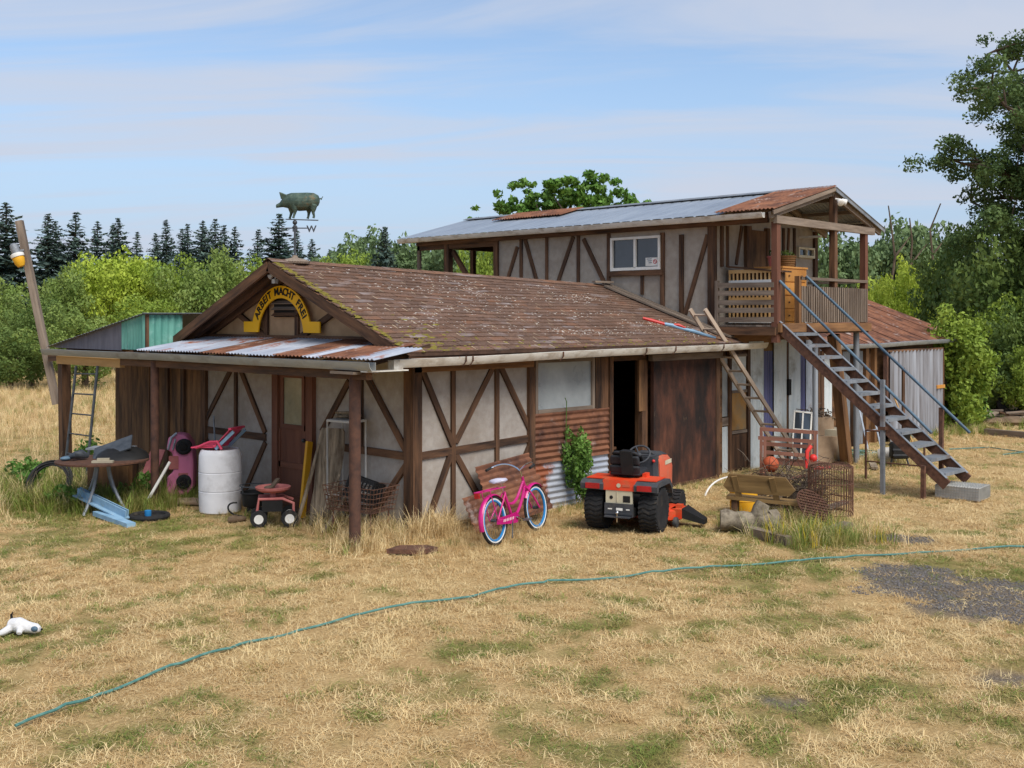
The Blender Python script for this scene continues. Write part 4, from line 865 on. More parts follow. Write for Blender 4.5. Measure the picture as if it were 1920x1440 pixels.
# ================================================================== GRASS (instances on points; nobody could count it)
def clump(mat, n, h, rad, lean, w_, seed, curl=.5, flat=1):
    r_ = np.random.default_rng(seed); V = []; Qd = []
    for i in range(n):
        a = r_.random()*6.283; rr = rad*math.sqrt(r_.random()); p = np.array([rr*math.cos(a), rr*math.sin(a), -.005]); d = r_.random()*6.283; le = lean*(.4+.9*r_.random()); hh = h*(.55+.7*r_.random())
        dr = np.array([math.cos(d), math.sin(d), 0]); sd_ = np.array([-dr[1], dr[0], 0])*w_*(.7+.6*r_.random())/2
        m1 = p+dr*hh*.5*math.sin(le*.6)+np.array([0, 0, hh*.5*math.cos(le*.6)]); e = m1+dr*hh*.5*math.sin(le*(1+curl))+np.array([0, 0, hh*.5*max(-.6, math.cos(le*(1+curl)))])
        k = len(V); V += [p-sd_, p+sd_, m1+sd_*.8, m1-sd_*.8, e+sd_*.15, e-sd_*.15]; Qd += [(k, k+1, k+2, k+3), (k+3, k+2, k+4, k+5)]
    V = np.array(V); V[:, 2] = np.maximum(V[:, 2], -.004)
    V[:, 2] *= flat
    return arrmesh('grass_clump', V, Qd, mat)
def coll(name, meshes):
    c = bpy.data.collections.new(name)
    for i, me in enumerate(meshes):
        o = bpy.data.objects.new('grass_clump_%02d' % i, me); c.objects.link(o)
    return c
def scatter_obj(name, label, cat, P, rot, scl, idx, colln):
    me = bpy.data.meshes.new(name); P = np.asarray(P, np.float32); me.vertices.add(len(P)); me.vertices.foreach_set('co', P.ravel())
    me.attributes.new('rot', 'FLOAT_VECTOR', 'POINT').data.foreach_set('vector', np.asarray(rot, np.float32).ravel()); me.attributes.new('scl', 'FLOAT', 'POINT').data.foreach_set('value', np.asarray(scl, np.float32)); me.attributes.new('idx', 'INT', 'POINT').data.foreach_set('value', np.asarray(idx, np.int32))
    o = bpy.data.objects.new(name, me); C.objects.link(o)
    ng = bpy.data.node_groups.new(name, 'GeometryNodeTree'); ng.interface.new_socket('Geometry', in_out='INPUT', socket_type='NodeSocketGeometry'); ng.interface.new_socket('Geometry', in_out='OUTPUT', socket_type='NodeSocketGeometry')
    gi = ng.nodes.new('NodeGroupInput'); go_ = ng.nodes.new('NodeGroupOutput'); ip = ng.nodes.new('GeometryNodeInstanceOnPoints'); ci = ng.nodes.new('GeometryNodeCollectionInfo')
    ci.inputs['Collection'].default_value = colln; ci.inputs['Separate Children'].default_value = True; ci.inputs['Reset Children'].default_value = True
    def na_(nm, ty): n = ng.nodes.new('GeometryNodeInputNamedAttribute'); n.data_type = ty; n.inputs['Name'].default_value = nm; return [q for q in n.outputs if q.enabled and q.name == 'Attribute'][0]
    ip.inputs['Pick Instance'].default_value = True
    l = ng.links.new; l(gi.outputs[0], ip.inputs['Points']); l(ci.outputs[0], ip.inputs['Instance']); l(na_('idx', 'INT'), ip.inputs['Instance Index']); l(na_('rot', 'FLOAT_VECTOR'), ip.inputs['Rotation']); l(na_('scl', 'FLOAT'), ip.inputs['Scale']); l(ip.outputs[0], go_.inputs[0])
    o.modifiers.new('scatter', 'NODES').node_group = ng
    return tag(o, label, cat, None, 'stuff')
SG = ['straw', 'straw', 'straw_gold', 'straw_gold', 'straw_pale', 'straw_pale', 'grass_olive', 'grass_olive', 'grass_green', 'grass_green']
short = coll('short_grass', [clump(mt, 15, .10, .075, 1.62, .0046, 40+i, .5, .55) for i, mt in enumerate(SG)])
tuft = coll('lawn_tufts', [clump(mt, 22, .12, .08, 1.3, .0052, 140+i, .6, .6) for i, mt in enumerate(SG)])
tall = coll('tall_grass', [clump(mt, 16, .30, .07, .62, .006, 60+i, .8) for i, mt in enumerate(SG)]+[clump('grass_lush', 16, .30, .08, .5, .008, 77), clump('flower_yellow', 6, .30, .07, .2, .010, 78)])
def barn_mask(x, y): return ((x > -.02) & (x < 7.2) & (y > -.02) & (y < 7.9)) | ((x > 7.0) & (x < 18.4) & (y > .15) & (y < 6))
def rotz(n): r_ = np.zeros((n, 3)); r_[:, 2] = rng.random(n)*6.283; r_[:, :2] = rng.normal(0, .12, (n, 2)); return r_
n = 92000; vd = math.atan2(UX, UY)
d = np.sqrt(rng.random(n)*(19.5**2-5.2**2)+5.2**2); a = vd+(rng.random(n)-.5)*R(66); x = CAM.x+d*np.cos(a); y = CAM.y+d*np.sin(a)
n2 = 16000; d2 = np.sqrt(rng.random(n2)*(31**2-19.5**2)+19.5**2); a2 = vd+(rng.random(n2)-.5)*R(60); x = np.append(x, CAM.x+d2*np.cos(a2)); y = np.append(y, CAM.y+d2*np.sin(a2)); dd = np.append(d, d2)
gr_, gv_ = f_green(x, y), f_gravel(x, y); pale = vnoise(x, y, .9, 21); r1 = rng.random(len(x)); r2 = rng.random(len(x))
keep = ~barn_mask(x, y) & (r1 > gv_*.86); porch = (x > -1.0) & (x < 0) & (y > .2) & (y < 5); keep &= ~(porch & (r2 < .8)); keep &= (vnoise(x, y, .22, 88) > .34+.1*r2)
isg = r2 < gr_*.85; idx = np.where(isg, 6+(rng.random(len(x))*4).astype(int), np.where(pale+rng.normal(0, .12, len(x)) > .56, 4+(rng.random(len(x))*2).astype(int), (rng.random(len(x))*4).astype(int)))
scl = (.55+.75*rng.random(len(x)))*(.75+.9*np.clip(vnoise(x, y, .6, 55)-.3, 0, 1))*np.where(dd > 19.5, 1.7, 1)
P = np.stack([x, y, np.full(len(x), -.004)+(vnoise(x, y, 2.2, 3)-.5)*.05+(vnoise(x, y, .5, 4)-.5)*.02-.012], -1)
scatter_obj('lawn_grass', 'short dry straw-coloured lawn grass with green tufts', 'grass', P[keep], rotz(keep.sum()), scl[keep], idx[keep], short)
pc = bpy.data.collections.new('pebbles')
for i in range(4):
    m = MB(); r_ = random.Random(i); m.ball((0, 0, .3), 1, 6, 4, sc=(1, r_.uniform(.6, .9), r_.uniform(.45, .7))); pc.objects.link(bpy.data.objects.new('pebble_%02d' % i, m.mesh('pebble', 'pebble', 0)))
pn = 60000; px_ = rng.uniform(1.0, 7.5, pn); py_ = rng.uniform(-9.5, -2.5, pn); kp = rng.random(pn) < f_gravel(px_, py_)*.9; px_, py_ = px_[kp], py_[kp]
scatter_obj('gravel', 'dark loose gravel showing through the lawn at right', 'gravel', np.stack([px_, py_, (vnoise(px_, py_, 2.2, 3)-.5)*.05+(vnoise(px_, py_, .5, 4)-.5)*.02-.013], -1), rotz(len(px_)), .006+.009*rng.random(len(px_)), rng.integers(0, 4, len(px_)), pc)
TP = []; TI = []; TS = []
def region(n, p, rx, ry, ang, s0, s1, mixd):
    u = rng.normal(0, .5, n)*rx; v = rng.normal(0, .5, n)*ry; c, s_ = math.cos(ang), math.sin(ang); xx = p[0]+u*c-v*s_; yy = p[1]+u*s_+v*c; ok = ~barn_mask(xx, yy); xx, yy = xx[ok], yy[ok]
    TP.append(np.stack([xx, yy, np.full(len(xx), -.01)], -1)); TI.append(rng.choice(mixd, len(xx))); TS.append(s0+(s1-s0)*rng.random(len(xx)))
DRY = [0, 1, 2, 3, 4, 5]; MIX = [0, 2, 3, 6, 7, 8, 10]; GRN = [8, 9, 10, 10, 7]
region(1300, G_(60, 930), 1.8, 1.5, R(-45), .6, 1.6, GRN+[4, 0, 6]); region(650, G_(190, 950), 1.2, .6, R(-45), .4, 1.2, GRN+[7]); region(260, (-1.2, 6.2), 1.2, 1.2, 0, .4, 1.1, GRN)
region(300, (.6, -.28), 1.6, .22, 0, .3, .85, DRY+[3]); region(90, (.1, -.2), .4, .2, 0, .6, 1.4, DRY); region(150, (-.35, .5), .6, .9, 0, .4, 1.25, DRY+[6]); region(60, (-1.1, -.2), .3, .3, 0, .4, .9, DRY+[8])
region(420, (.4, -.9), 1.6, .6, R(10), .2, .55, [2, 3, 2, 3, 4]); region(120, (-.8, 2.6), .3, 1.8, 0, .2, .5, MIX); region(130, (2.9, -.4), .6, .3, 0, .2, .55, MIX)
region(190, G_(1530, 1015), .75, .45, R(-45), .35, 1.25, [8, 9, 6, 7, 11, 4, 10]); region(140, G_(1500, 985), .7, .4, R(-45), .4, 1.0, MIX); region(80, G_(1375, 985), .3, .2, 0, .3, .7, MIX); region(150, (10.6, -1.2), .8, .6, 0, .4, 1.0, [4, 5, 6, 8]); region(260, (17.5, -.3), 1.6, .6, 0, .4, 1.0, GRN+[4, 4])
region(220, (5.5, -.35), 1.6, .2, 0, .12, .35, MIX); region(160, (8.2, -.2), 1.2, .3, 0, .15, .4, MIX)
lt_n = 11000; dl = np.sqrt(rng.random(lt_n)*(21**2-5.5**2)+5.5**2); al = vd+(rng.random(lt_n)-.5)*R(64); xx = CAM.x+dl*np.cos(al); yy = CAM.y+dl*np.sin(al); gl_ = f_green(xx, yy); okl = ~barn_mask(xx, yy) & (vnoise(xx, yy, .5, 91) > .5) & ~((xx > -1.1) & (yy > 0)) & (f_gravel(xx, yy) < .3)
scatter_obj('lawn_tufts', 'scattered straw and green tufts standing in the lawn', 'grass', np.stack([xx, yy, np.full(lt_n, -.012)], -1)[okl], rotz(okl.sum()), (.5+.7*rng.random(lt_n))[okl], np.where(rng.random(lt_n) < gl_*.95+.05, rng.choice([6, 7, 8, 9], lt_n), rng.choice([0, 1, 2, 3, 2, 3, 4, 5], lt_n))[okl], tuft)
# far meadow on the left
m_n = 9000; dm = np.sqrt(rng.random(m_n)*(62**2-21**2)+21**2); am = vd+R(6)+rng.random(m_n)*R(26); xx = CAM.x+dm*np.cos(am); yy = CAM.y+dm*np.sin(am); ok = (yy > 8.3)
TP.append(np.stack([xx, yy, np.full(m_n, -.03)], -1)[ok]); TI.append(np.where(rng.random(m_n) < .82, rng.choice([0, 1, 4, 5, 4, 2], m_n), rng.choice([6, 7, 8], m_n))[ok]); TS.append((.6+.8*rng.random(m_n))[ok])
TP = np.concatenate(TP); scatter_obj('tall_grass', 'tall dry and green grass along the walls and meadow', 'grass', TP, rotz(len(TP)), np.concatenate(TS), np.concatenate(TI), tall)
# ================================================================== TREES
def leaves(P, size, rnd, nrm=None, asp=.55, seed=1, flat=.0):
    r_ = np.random.default_rng(seed); n = len(P); d = r_.normal(size=(n, 3)); 
    if nrm is not None: d = d*.75+nrm
    d /= np.linalg.norm(d, axis=1, keepdims=True); u = np.cross(d, r_.normal(size=(n, 3))); u /= np.linalg.norm(u, axis=1, keepdims=True); v = np.cross(d, u); s_ = (size*(.6+.8*r_.random(n)))[:, None]
    a = P-u*s_*.5; b_ = P+v*s_*asp*.5; c = P+u*s_*.5; e = P-v*s_*asp*.5
    V = np.stack([a, b_, c, e], 1).reshape(-1, 3); Q = np.arange(4*n).reshape(-1, 4); return V, Q, rnd
def blobs_points(bl, dens, seed, shell=.72):
    r_ = np.random.default_rng(seed); P = []; Nn = []; Rr = []
    for (cx, cy, cz, rx, ry, rz) in bl:
        k = max(8, int(dens*(rx*ry+ry*rz+rx*rz)/3)); d = r_.normal(size=(k, 3)); d /= np.linalg.norm(d, axis=1, keepdims=True)
        rr = (shell+(1.06-shell)*r_.random(k)**.7)[:, None]*(1+.12*np.sin(d[:, :1]*7+cx)*np.cos(d[:, 2:]*6)); P.append(np.array([cx, cy, cz])+d*rr*np.array([rx, ry, rz])); Nn.append(d); Rr.append((r_.random()*.55+.45*r_.random(k)))
    return np.concatenate(P), np.concatenate(Nn), np.concatenate(Rr)
def sub_blobs(base, n, seed, f=.42, jit=.9):
    r_ = random.Random(seed); out_ = []
    for (cx, cy, cz, rx, ry, rz) in base:
        for _ in range(n):
            d = Vector((r_.gauss(0, 1), r_.gauss(0, 1), r_.gauss(0, 1))).normalized(); k = r_.uniform(.45, jit); q = f*r_.uniform(.6, 1.25)
            out_.append((cx+d.x*rx*k, cy+d.y*ry*k, cz+d.z*rz*k, rx*q, ry*q, rz*q*.85))
    return out_
def crown_mesh(name, bl, dens, size, mat, seed, shell=.6):
    P, Nn, Rr = blobs_points(bl, dens, seed, shell); P[:, 2] = np.maximum(P[:, 2], .02); V, Q, r_ = leaves(P, size, Rr, Nn, seed=seed); return arrmesh(name, V, Q, mat, {'rnd': ('FACE', r_)})
def limbs(m, base, tips, r0, seed, gn=.12):
    r_ = random.Random(seed); base = Vector(base)
    for tp in tips:
        tp = Vector(tp); L_ = (tp-base).length; pts = []
        for k in range(6):
            f = k/5; pts.append(base.lerp(tp, f)+Vector((r_.gauss(0, gn*L_*.3), r_.gauss(0, gn*L_*.3), L_*.10*math.sin(f*3.14)))*(1 if 0 < k < 5 else 0))
        m.tube(pts, [r0*(1-.8*k/5) for k in range(6)], 6)
def bush_tree(kind, seed, w_, h, mat, dens, size, nb=5, nsub=9, trunk=.3):
    r_ = random.Random(seed); base = []
    for _ in range(nb):
        a = r_.uniform(0, 6.28); q = r_.uniform(0, .5)*w_/2; rr = w_*r_.uniform(.26, .36); zz = h*r_.uniform(.38, .68); base.append((q*math.cos(a), q*math.sin(a), zz, rr, rr, min(h-zz, zz)*r_.uniform(.85, 1.0)))
    bl = sub_blobs(base, nsub*2, seed+1, .30, 1.08); me = crown_mesh('crown', bl, dens, size, mat, seed+2)
    m = MB(); tips = [(b_[0], b_[1], b_[2]) for b_ in base]; m.tube([(0, 0, -.2), (0, 0, h*trunk)], [w_*.035, w_*.028], 8); limbs(m, (0, 0, h*trunk*.8), tips, w_*.022, seed); return me, m.mesh('trunk', 'bark')
def place_tree(name, me, tr, loc, label, cat='tree', rot=0, sc=1, group=None):
    t_ = thing(name, label, cat, loc, rot, group); t_.scale = (sc,)*3 if isinstance(sc, (int, float)) else sc
    for nm, q in (('crown', me), ('trunk', tr)):
        if q: o = bpy.data.objects.new(nm, q); C.objects.link(o); o.parent = t_
    return t_
def gat(px, d): p = at(px, HYP, d); return Vector((p.x, p.y, -.02))
ORD = ['first', 'second', 'third', 'fourth', 'fifth', 'sixth', 'seventh', 'eighth', 'ninth', 'tenth', 'eleventh', 'twelfth', 'thirteenth', 'fourteenth', 'fifteenth', 'sixteenth', 'seventeenth', 'eighteenth', 'nineteenth', 'twentieth', 'twenty-first', 'twenty-second']
# conifers
def conifer(seed, H=12., W=5.6):
    r_ = np.random.default_rng(seed); P = []; D = []; Rr = []; Sz = []; tw = MB(); tw.tube([(0, 0, -.2), (0, 0, H*.5), (0, 0, H*.985)], [.2, .12, .015], 7)
    z = H*.10
    while z < H*.985:
        f = z/H; L_ = W/2*(1-f)**.85*(1-.2*(f < .2))+.05; nb = 6 if f < .8 else 4; a0_ = r_.random()*6.28
        for k in range(nb):
            a = a0_+6.283*k/nb+r_.normal(0, .25); ll = L_*r_.uniform(.55, 1.22); up_ = -.30+.55*f+r_.normal(0, .08); br = r_.random(); n = max(7, int(ll*19))
            s_ = (np.arange(n)+r_.random(n))/n; x = s_*ll; zz = z+up_*x+.10*x*x*(.5-f)*.6
            wv_ = (1-s_)*.30*ll+.05; lat = r_.normal(0, 1, n)*wv_*.6
            P.append(np.stack([math.cos(a)*x-math.sin(a)*lat, math.sin(a)*x+math.cos(a)*lat, zz-np.abs(lat)*.25+r_.normal(0, .04, n)], -1)); D.append(np.tile([math.cos(a)*.3, math.sin(a)*.3, 1.0], (n, 1))); Rr.append(np.clip(br*.6+.4*r_.random(n), 0, 1)); Sz.append(np.full(n, .20+.20*min(ll, 2.0)))
            tw.tube([(0, 0, z), (math.cos(a)*ll*.8, math.sin(a)*ll*.8, z+up_*ll*.8)], [.03, .008], 3, caps=False)
        z += H*.030*(1.1-.5*f)
    P = np.concatenate(P); V, Q, r2_ = leaves(P, np.concatenate(Sz), np.concatenate(Rr), np.concatenate(D)*1.3, .42, seed); return arrmesh('crown', V, Q, 'leaf_conifer', {'rnd': ('FACE', r2_)}), tw.mesh('trunk', 'bark')
CF = [conifer(s_, 12, w_) for s_, w_ in ((1, 6.0), (2, 5.2), (3, 6.6), (4, 5.0))]
clist = [(14, 375, 74), (86, 397, 92), (112, 412, 96), (135, 395, 93), (177, 412, 98), (205, 418, 100), (227, 405, 95), (247, 432, 99), (297, 435, 104), (318, 410, 97), (341, 425, 100), (353, 418, 103), (366, 411, 99), (390, 424, 104), (404, 408, 98), (425, 418, 102), (438, 422, 99), (472, 427, 103), (521, 398, 92), (563, 430, 105), (590, 445, 108), (618, 465, 110)]
for i, (px, ty, d) in enumerate(clist):
    h = (HYP-ty)/FPX*d+CAMH; q = CF[i % 4]; s_ = h/12
    lb = 'tall dark conifer at the left edge behind the leaning pole' if i == 0 else '%s dark conifer from the left on the skyline' % ORD[i]
    if px == 521: lb = 'bushy dark conifer on the skyline just left of weathervane pole'
    place_tree('conifer_tree', q[0], q[1], gat(px, d), lb, 'tree', (rng.normal(0, .025), rng.normal(0, .025), rng.random()*6.28), (s_*(1.6 if i in (0, 1, 3, 18) else 1.25), s_*(1.6 if i in (0, 1, 3, 18) else 1.25), s_), 'conifers along the skyline')
q = conifer(9, 9, 6.0); px, ty, d = 722, 422, 70; h = (HYP-ty)/FPX*d+CAMH; place_tree('conifer_tree', q[0], q[1], gat(px, d), 'broad drooping conifer behind the ridge, right of the weathervane', 'tree', 0, (h/9*.95, h/9*.95, h/9))
# broadleaf bushes at the meadow edge
BT = {}
for nm, mt, sd_ in (('lime', 'leaf_bush_lime', 11), ('bush', 'leaf_bush', 13), ('olive', 'leaf_olive', 15), ('forest', 'leaf_forest', 17), ('dark', 'leaf_dark', 19)):
    BT[nm] = [bush_tree(nm, sd_+k*50, 7, 6, mt, 360, .21 if nm != 'forest' else .28, 5, 9) for k in range(2)]
def bt(kind, px, ty, d, wpx, label, name='broadleaf_tree', group='trees and bushes around the meadow', var=0, rot=None, cat='tree'):
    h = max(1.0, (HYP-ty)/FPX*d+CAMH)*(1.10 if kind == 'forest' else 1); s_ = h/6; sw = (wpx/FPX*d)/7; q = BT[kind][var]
    return place_tree(name, q[0], q[1], gat(px, d), label, cat, rng.random()*6.28 if rot is None else rot, (sw, sw, s_), group)
for i, (k, px, ty, d, wp, lb) in enumerate([
    ('olive', 10, 520, 48, 190, 'tangled olive bush at the far left edge'), ('dark', 60, 560, 44, 150, 'dark green bush right of the leaning pole at left edge'), ('olive', 110, 505, 52, 170, 'brownish olive bush behind the leaning pole'), ('lime', 185, 462, 55, 210, 'large lime green bush behind the lean-to roof'),
    ('lime', 262, 478, 56, 190, 'lime green bush right of the largest lime bush'), ('bush', 330, 486, 54, 190, 'mid green bush left of the barn gable'), ('olive', 408, 474, 52, 190, 'olive bush rising beside the left rake of the gable'), ('bush', 475, 490, 58, 180, 'mid green bush behind the gable peak'), ('olive', 160, 580, 42, 190, 'low olive scrub behind the leaning pole foot'), ('bush', 270, 560, 45, 200, 'low green scrub behind the green corrugated panel'), ('dark', 20, 610, 42, 160, 'low dark scrub at left edge above meadow'),
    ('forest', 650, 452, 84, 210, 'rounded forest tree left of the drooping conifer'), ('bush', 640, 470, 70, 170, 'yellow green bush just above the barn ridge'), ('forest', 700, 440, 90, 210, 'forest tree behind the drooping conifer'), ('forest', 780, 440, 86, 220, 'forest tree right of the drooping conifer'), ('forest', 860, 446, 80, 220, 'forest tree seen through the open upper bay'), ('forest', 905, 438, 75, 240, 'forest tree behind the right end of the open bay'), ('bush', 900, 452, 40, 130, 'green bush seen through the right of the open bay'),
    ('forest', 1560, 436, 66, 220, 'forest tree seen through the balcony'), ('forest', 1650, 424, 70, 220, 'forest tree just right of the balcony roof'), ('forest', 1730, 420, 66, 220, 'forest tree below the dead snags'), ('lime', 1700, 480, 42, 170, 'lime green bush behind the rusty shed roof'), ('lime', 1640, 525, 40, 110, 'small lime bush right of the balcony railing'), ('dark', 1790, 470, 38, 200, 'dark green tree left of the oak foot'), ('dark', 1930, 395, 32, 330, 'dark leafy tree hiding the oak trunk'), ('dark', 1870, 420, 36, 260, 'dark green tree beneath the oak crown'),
    ('dark', 1800, 560, 33, 190, 'dark hedge tree behind the pipe post'), ('bush', 1880, 560, 31.5, 190, 'green hedge bush above the debris pile'), ('dark', 1960, 540, 30, 220, 'dark hedge tree at the right edge'), ('dark', 1850, 640, 31, 160, 'low dark shrub behind the debris pile'), ('bush', 1925, 640, 29.5, 150, 'low green shrub at right edge above the tyre')]):
    bt(k, px, ty, d, wp, lb, var=i % 2)
# shrub at the shed corner, rose bush, walnut
q = bush_tree('s', 301, 2.2, 2.9, 'leaf_bush', 1500, .12, 6, 10, .2); place_tree('shrub', q[0], q[1], gat(1792, 26.6), 'tall yellow green shrub at the rear shed corner', 'shrub', .4, (.95, .95, 1.02))
q = bush_tree('s', 303, 1.6, 1.4, 'leaf_rose', 1600, .11, 5, 9, .2); place_tree('shrub', q[0], q[1], gat(1815, 27.2), 'low leafy shrub under the tall shrub by rear shed', 'shrub', 1.0)
q = bush_tree('s', 311, .58, 1.12, 'leaf_rose', 9000, .055, 5, 8, .15); place_tree('rose_bush', q[0], q[1], (2.98, -.30, 0), 'green rose bush growing against pale corrugated sheet', 'bush', 0)
vine = MB(); vine.tube([(2.86, -.1, .5), (2.83, -.09, 1.0), (2.86, -.08, 1.5), (2.80, -.1, 1.56)], .006, 4); single('climbing_stem', vine, 'leaf_rose', 'thin green stem climbing the rusty sheet to the window', 'plant')
d = 40; h = (HYP-330)/FPX*d+CAMH; wb0 = [(u*.0195*1.0, v, h-z, .75+.3*abs(math.sin(u)), .8, .55+.25*abs(math.cos(u))) for u, v, z in ((-118, .2, 1.45), (-88, -.4, 1.1), (-52, .5, .95), (-20, -.3, .75), (10, .3, .85), (42, -.2, .6), (62, .2, 1.2), (98, 0, .95), (112, .3, 1.5), (-60, -.2, 1.8), (0, .4, 1.8), (50, -.4, 1.9), (138, 0, 1.75), (-30, .3, 2.6), (40, 0, 2.8))]
cm_ = crown_mesh('crown', sub_blobs(wb0, 14, 322, .27, 1.2), 1500, .19, 'leaf_walnut', 323, .25); m = MB(); m.tube([(0, 0, -.2), (0, 0, 3.2)], [.3, .22], 9); limbs(m, (0, 0, 3), [(b_[0], b_[1], b_[2]) for b_ in wb0], .10, 324)
place_tree('walnut_tree', cm_, m.mesh('trunk', 'bark'), gat(1058, d), 'leafy bright green tree rising behind the metal roof', 'tree', R(43.5-90))
# oak on the right
def oak():
    r_ = random.Random(5); m = MB(); H = 13.5; m.tube([(0, 0, -.3), (.1, 0, 2), (-.1, .1, 4.5), (0, 0, 7)], [.55, .42, .36, .28], 10); bl = []
    lims = [(-4.6, .4, 8.2), (-4.1, -1.4, 10.2), (-2.8, 1.2, 12), (-1.0, -1, 13), (1.5, .6, 13.2), (3.4, 1, 11.5), (4.5, -.6, 9), (-3.4, 1.8, 7.0), (.5, 2.6, 11), (0, -2.8, 10.6), (2, -2.4, 8.8), (-2.2, -2.4, 8.8), (-3.7, -.5, 5.9), (-1.6, -2.2, 6.2), (-2.9, .5, 10.6), (-1.2, .2, 10.8), (-.2, 1.0, 9.2)]
    for tp in lims:
        b0 = Vector((r_.uniform(-.1, .1), 0, r_.uniform(4.2, 6.6))); tp = Vector(tp); L_ = (tp-b0).length; pts = [b0.lerp(tp, k/7)+Vector((r_.gauss(0, .16), r_.gauss(0, .16), .07*L_*math.sin(k/7*3.14)))*(0 < k < 7) for k in range(8)]
        m.tube(pts, [.20*(1-.88*k/7) for k in range(8)], 7)
        for k in (3, 4, 5, 6, 7):
            for _ in range(3):
                d_ = Vector((r_.gauss(0, 1), r_.gauss(0, 1), r_.gauss(.15, .7))).normalized()*r_.uniform(.5, 1.35); e = pts[k]+d_; m.tube([pts[k], pts[k].lerp(e, .5)+Vector((0, 0, .08)), e], [.045, .03, .010], 5)
                for __ in range(4): j = Vector((r_.gauss(0, .3), r_.gauss(0, .3), r_.gauss(0, .2))); s_ = r_.uniform(.26, .50); bl.append((e.x+j.x, e.y+j.y, e.z+j.z, s_, s_, s_*.7))
    return crown_mesh('crown', [q_ for i_, q_ in enumerate(bl) if i_ % 4], 1000, .125, 'leaf_oak', 71, .25), m.mesh('trunk', 'bark')
ok_ = oak(); d = 33; p = gat(2060, d); p.z = -.1; place_tree('oak_tree', ok_[0], ok_[1], p, 'big dark oak with open crown at the right edge', 'tree', R(43.5-90), .93)
# dead snags
for px, ty, lb, sd_ in ((1672, 385, 'bare dead branch standing right of the balcony roof', 1), (1748, 382, 'forked bare dead branch left of the oak', 2), (1704, 408, 'short bare twig between the two dead branches', 3)):
    r_ = random.Random(sd_); d = 46; b0 = gat(px, d); h = (HYP-ty)/FPX*d+CAMH; pts = [b0+Vector((r_.gauss(0, .12), r_.gauss(0, .12), h*k/7)) for k in range(8)]; m = MB(); m.tube(pts, [.10*(1-.75*k/7) for k in range(8)], 6); e = pts[5]+Vector((.5, -.5, .9)); m.tube([pts[5], pts[5].lerp(e, .5), e], [.05, .035, .015], 5); single('dead_snag', m, 'bark', lb, 'dead tree')
M('rack_wood', (112, 72, 58), (142, 98, 80), 7, G, coord='UV', rough=.8, bump=.3)
# ================================================================== BICYCLE
HB = .295; WB = 1.05
bk = thing('bicycle', 'pink cruiser bicycle with blue rims leaning near barn wall', 'bicycle', tuple(gp(931, 1023)), (-R(7), 0, R(14)))
def wheel(x):
    m = MB(); m.torus((x, 0, HB), (0, 1, 0), .275, .020, 40, 8); w_ = m.build('wheel', 'rubber', bk)
    m = MB(); m.torus((x, .0, HB), (0, 1, 0), .257, .0165, 40, 8); m.build('white_wall', 'tire_white', w_)
    m = MB(); m.torus((x, 0, HB), (0, 1, 0), .236, .0165, 40, 8); m.build('rim', 'bike_blue', w_)
    m = MB(); m.tube([(x, -.035, HB), (x, .035, HB)], .02, 10)
    for k in range(22):
        a = 6.283*k/22; s_ = .03*(1 if k % 2 else -1); m.tube([(x+.018*math.cos(a+.5), s_, HB+.018*math.sin(a+.5)), (x+.235*math.cos(a), 0, HB+.235*math.sin(a))], .0017, 3, caps=False)
    m.build('spokes', 'steel_dark', w_)
wheel(0); wheel(WB)
def tubes(name, lst, mat, r_=.016, par=None, seg=8):
    m = MB()
    for p in lst: m.tube(p, r_, seg)
    return m.build(name, mat, par or bk)
def bez(pts, n=10):
    P = [Vector(p) for p in pts]; out_ = []
    for i in range(n+1):
        t = i/n; Q = P[:]
        while len(Q) > 1: Q = [Q[k].lerp(Q[k+1], t) for k in range(len(Q)-1)]
        out_.append(Q[0])
    return out_
fr = tubes('frame', [[(.43, 0, .27), (.30, 0, .60)], bez([(.80, 0, .66), (.62, 0, .50), (.55, 0, .38), (.36, 0, .45)]), bez([(.82, 0, .60), (.70, 0, .40), (.58, 0, .26), (.43, 0, .27)]), [(.785, 0, .72), (.835, 0, .56)]], 'bike_pink', .019)
for s_ in (-1, 1): tubes('stay', [[(.30, .02*s_, .58), (0, .055*s_, HB)], [(.43, .03*s_, .27), (0, .055*s_, HB)]], 'bike_pink', .010)
fk = MB()
for s_ in (-1, 1): fk.tube(bez([(.83, .02*s_, .58), (.90, .055*s_, .50), (.98, .055*s_, .38), (WB, .055*s_, HB)]), .012, 8)
fk.tube([(.82, -.03, .585), (.82, .03, .585)], .018); fk.build('fork', 'bike_pink', bk)
def fender(x, a0_, a1_):
    m = MB(); n = 16; vs = []
    for k in range(n+1):
        a = a0_+(a1_-a0_)*k/n
        for (y, rr) in ((-.034, .300), (-.02, .314), (0, .318), (.02, .314), (.034, .300)): vs.append((x+rr*math.cos(a), y, HB+rr*math.sin(a)))
    m.add(vs, [(k*5+j, k*5+j+1, (k+1)*5+j+1, (k+1)*5+j) for k in range(n) for j in range(4)]); m.build('fender', 'bike_pink', bk, 60)
fender(0, R(20), R(196)); fender(WB, R(45), R(150))
hb = tubes('handlebar', [bez([(.745, 0, .80), (.75, .10, .90), (.72, .24, .93), (.60, .30, .88), (.50, .31, .86)], 12), bez([(.745, 0, .80), (.75, -.10, .90), (.72, -.24, .93), (.60, -.30, .88), (.50, -.31, .86)], 12), [(.785, 0, .70), (.745, 0, .82)]], 'chrome', .011)
for s_ in (-1, 1): tubes('grip', [[(.58, .303*s_, .875), (.45, .312*s_, .852)]], 'rubber', .017, hb)
m = MB(); m.ell([(.09, 0, .735, .03, .012), (.12, 0, .745, .09, .03), (.20, 0, .74, .10, .038), (.28, 0, .735, .055, .032), (.36, 0, .735, .028, .024), (.40, 0, .73, .012, .012)], n=14); m.build('saddle', 'saddle', bk)
tubes('seat_post', [[(.30, 0, .58), (.255, 0, .73)]], 'chrome', .013)
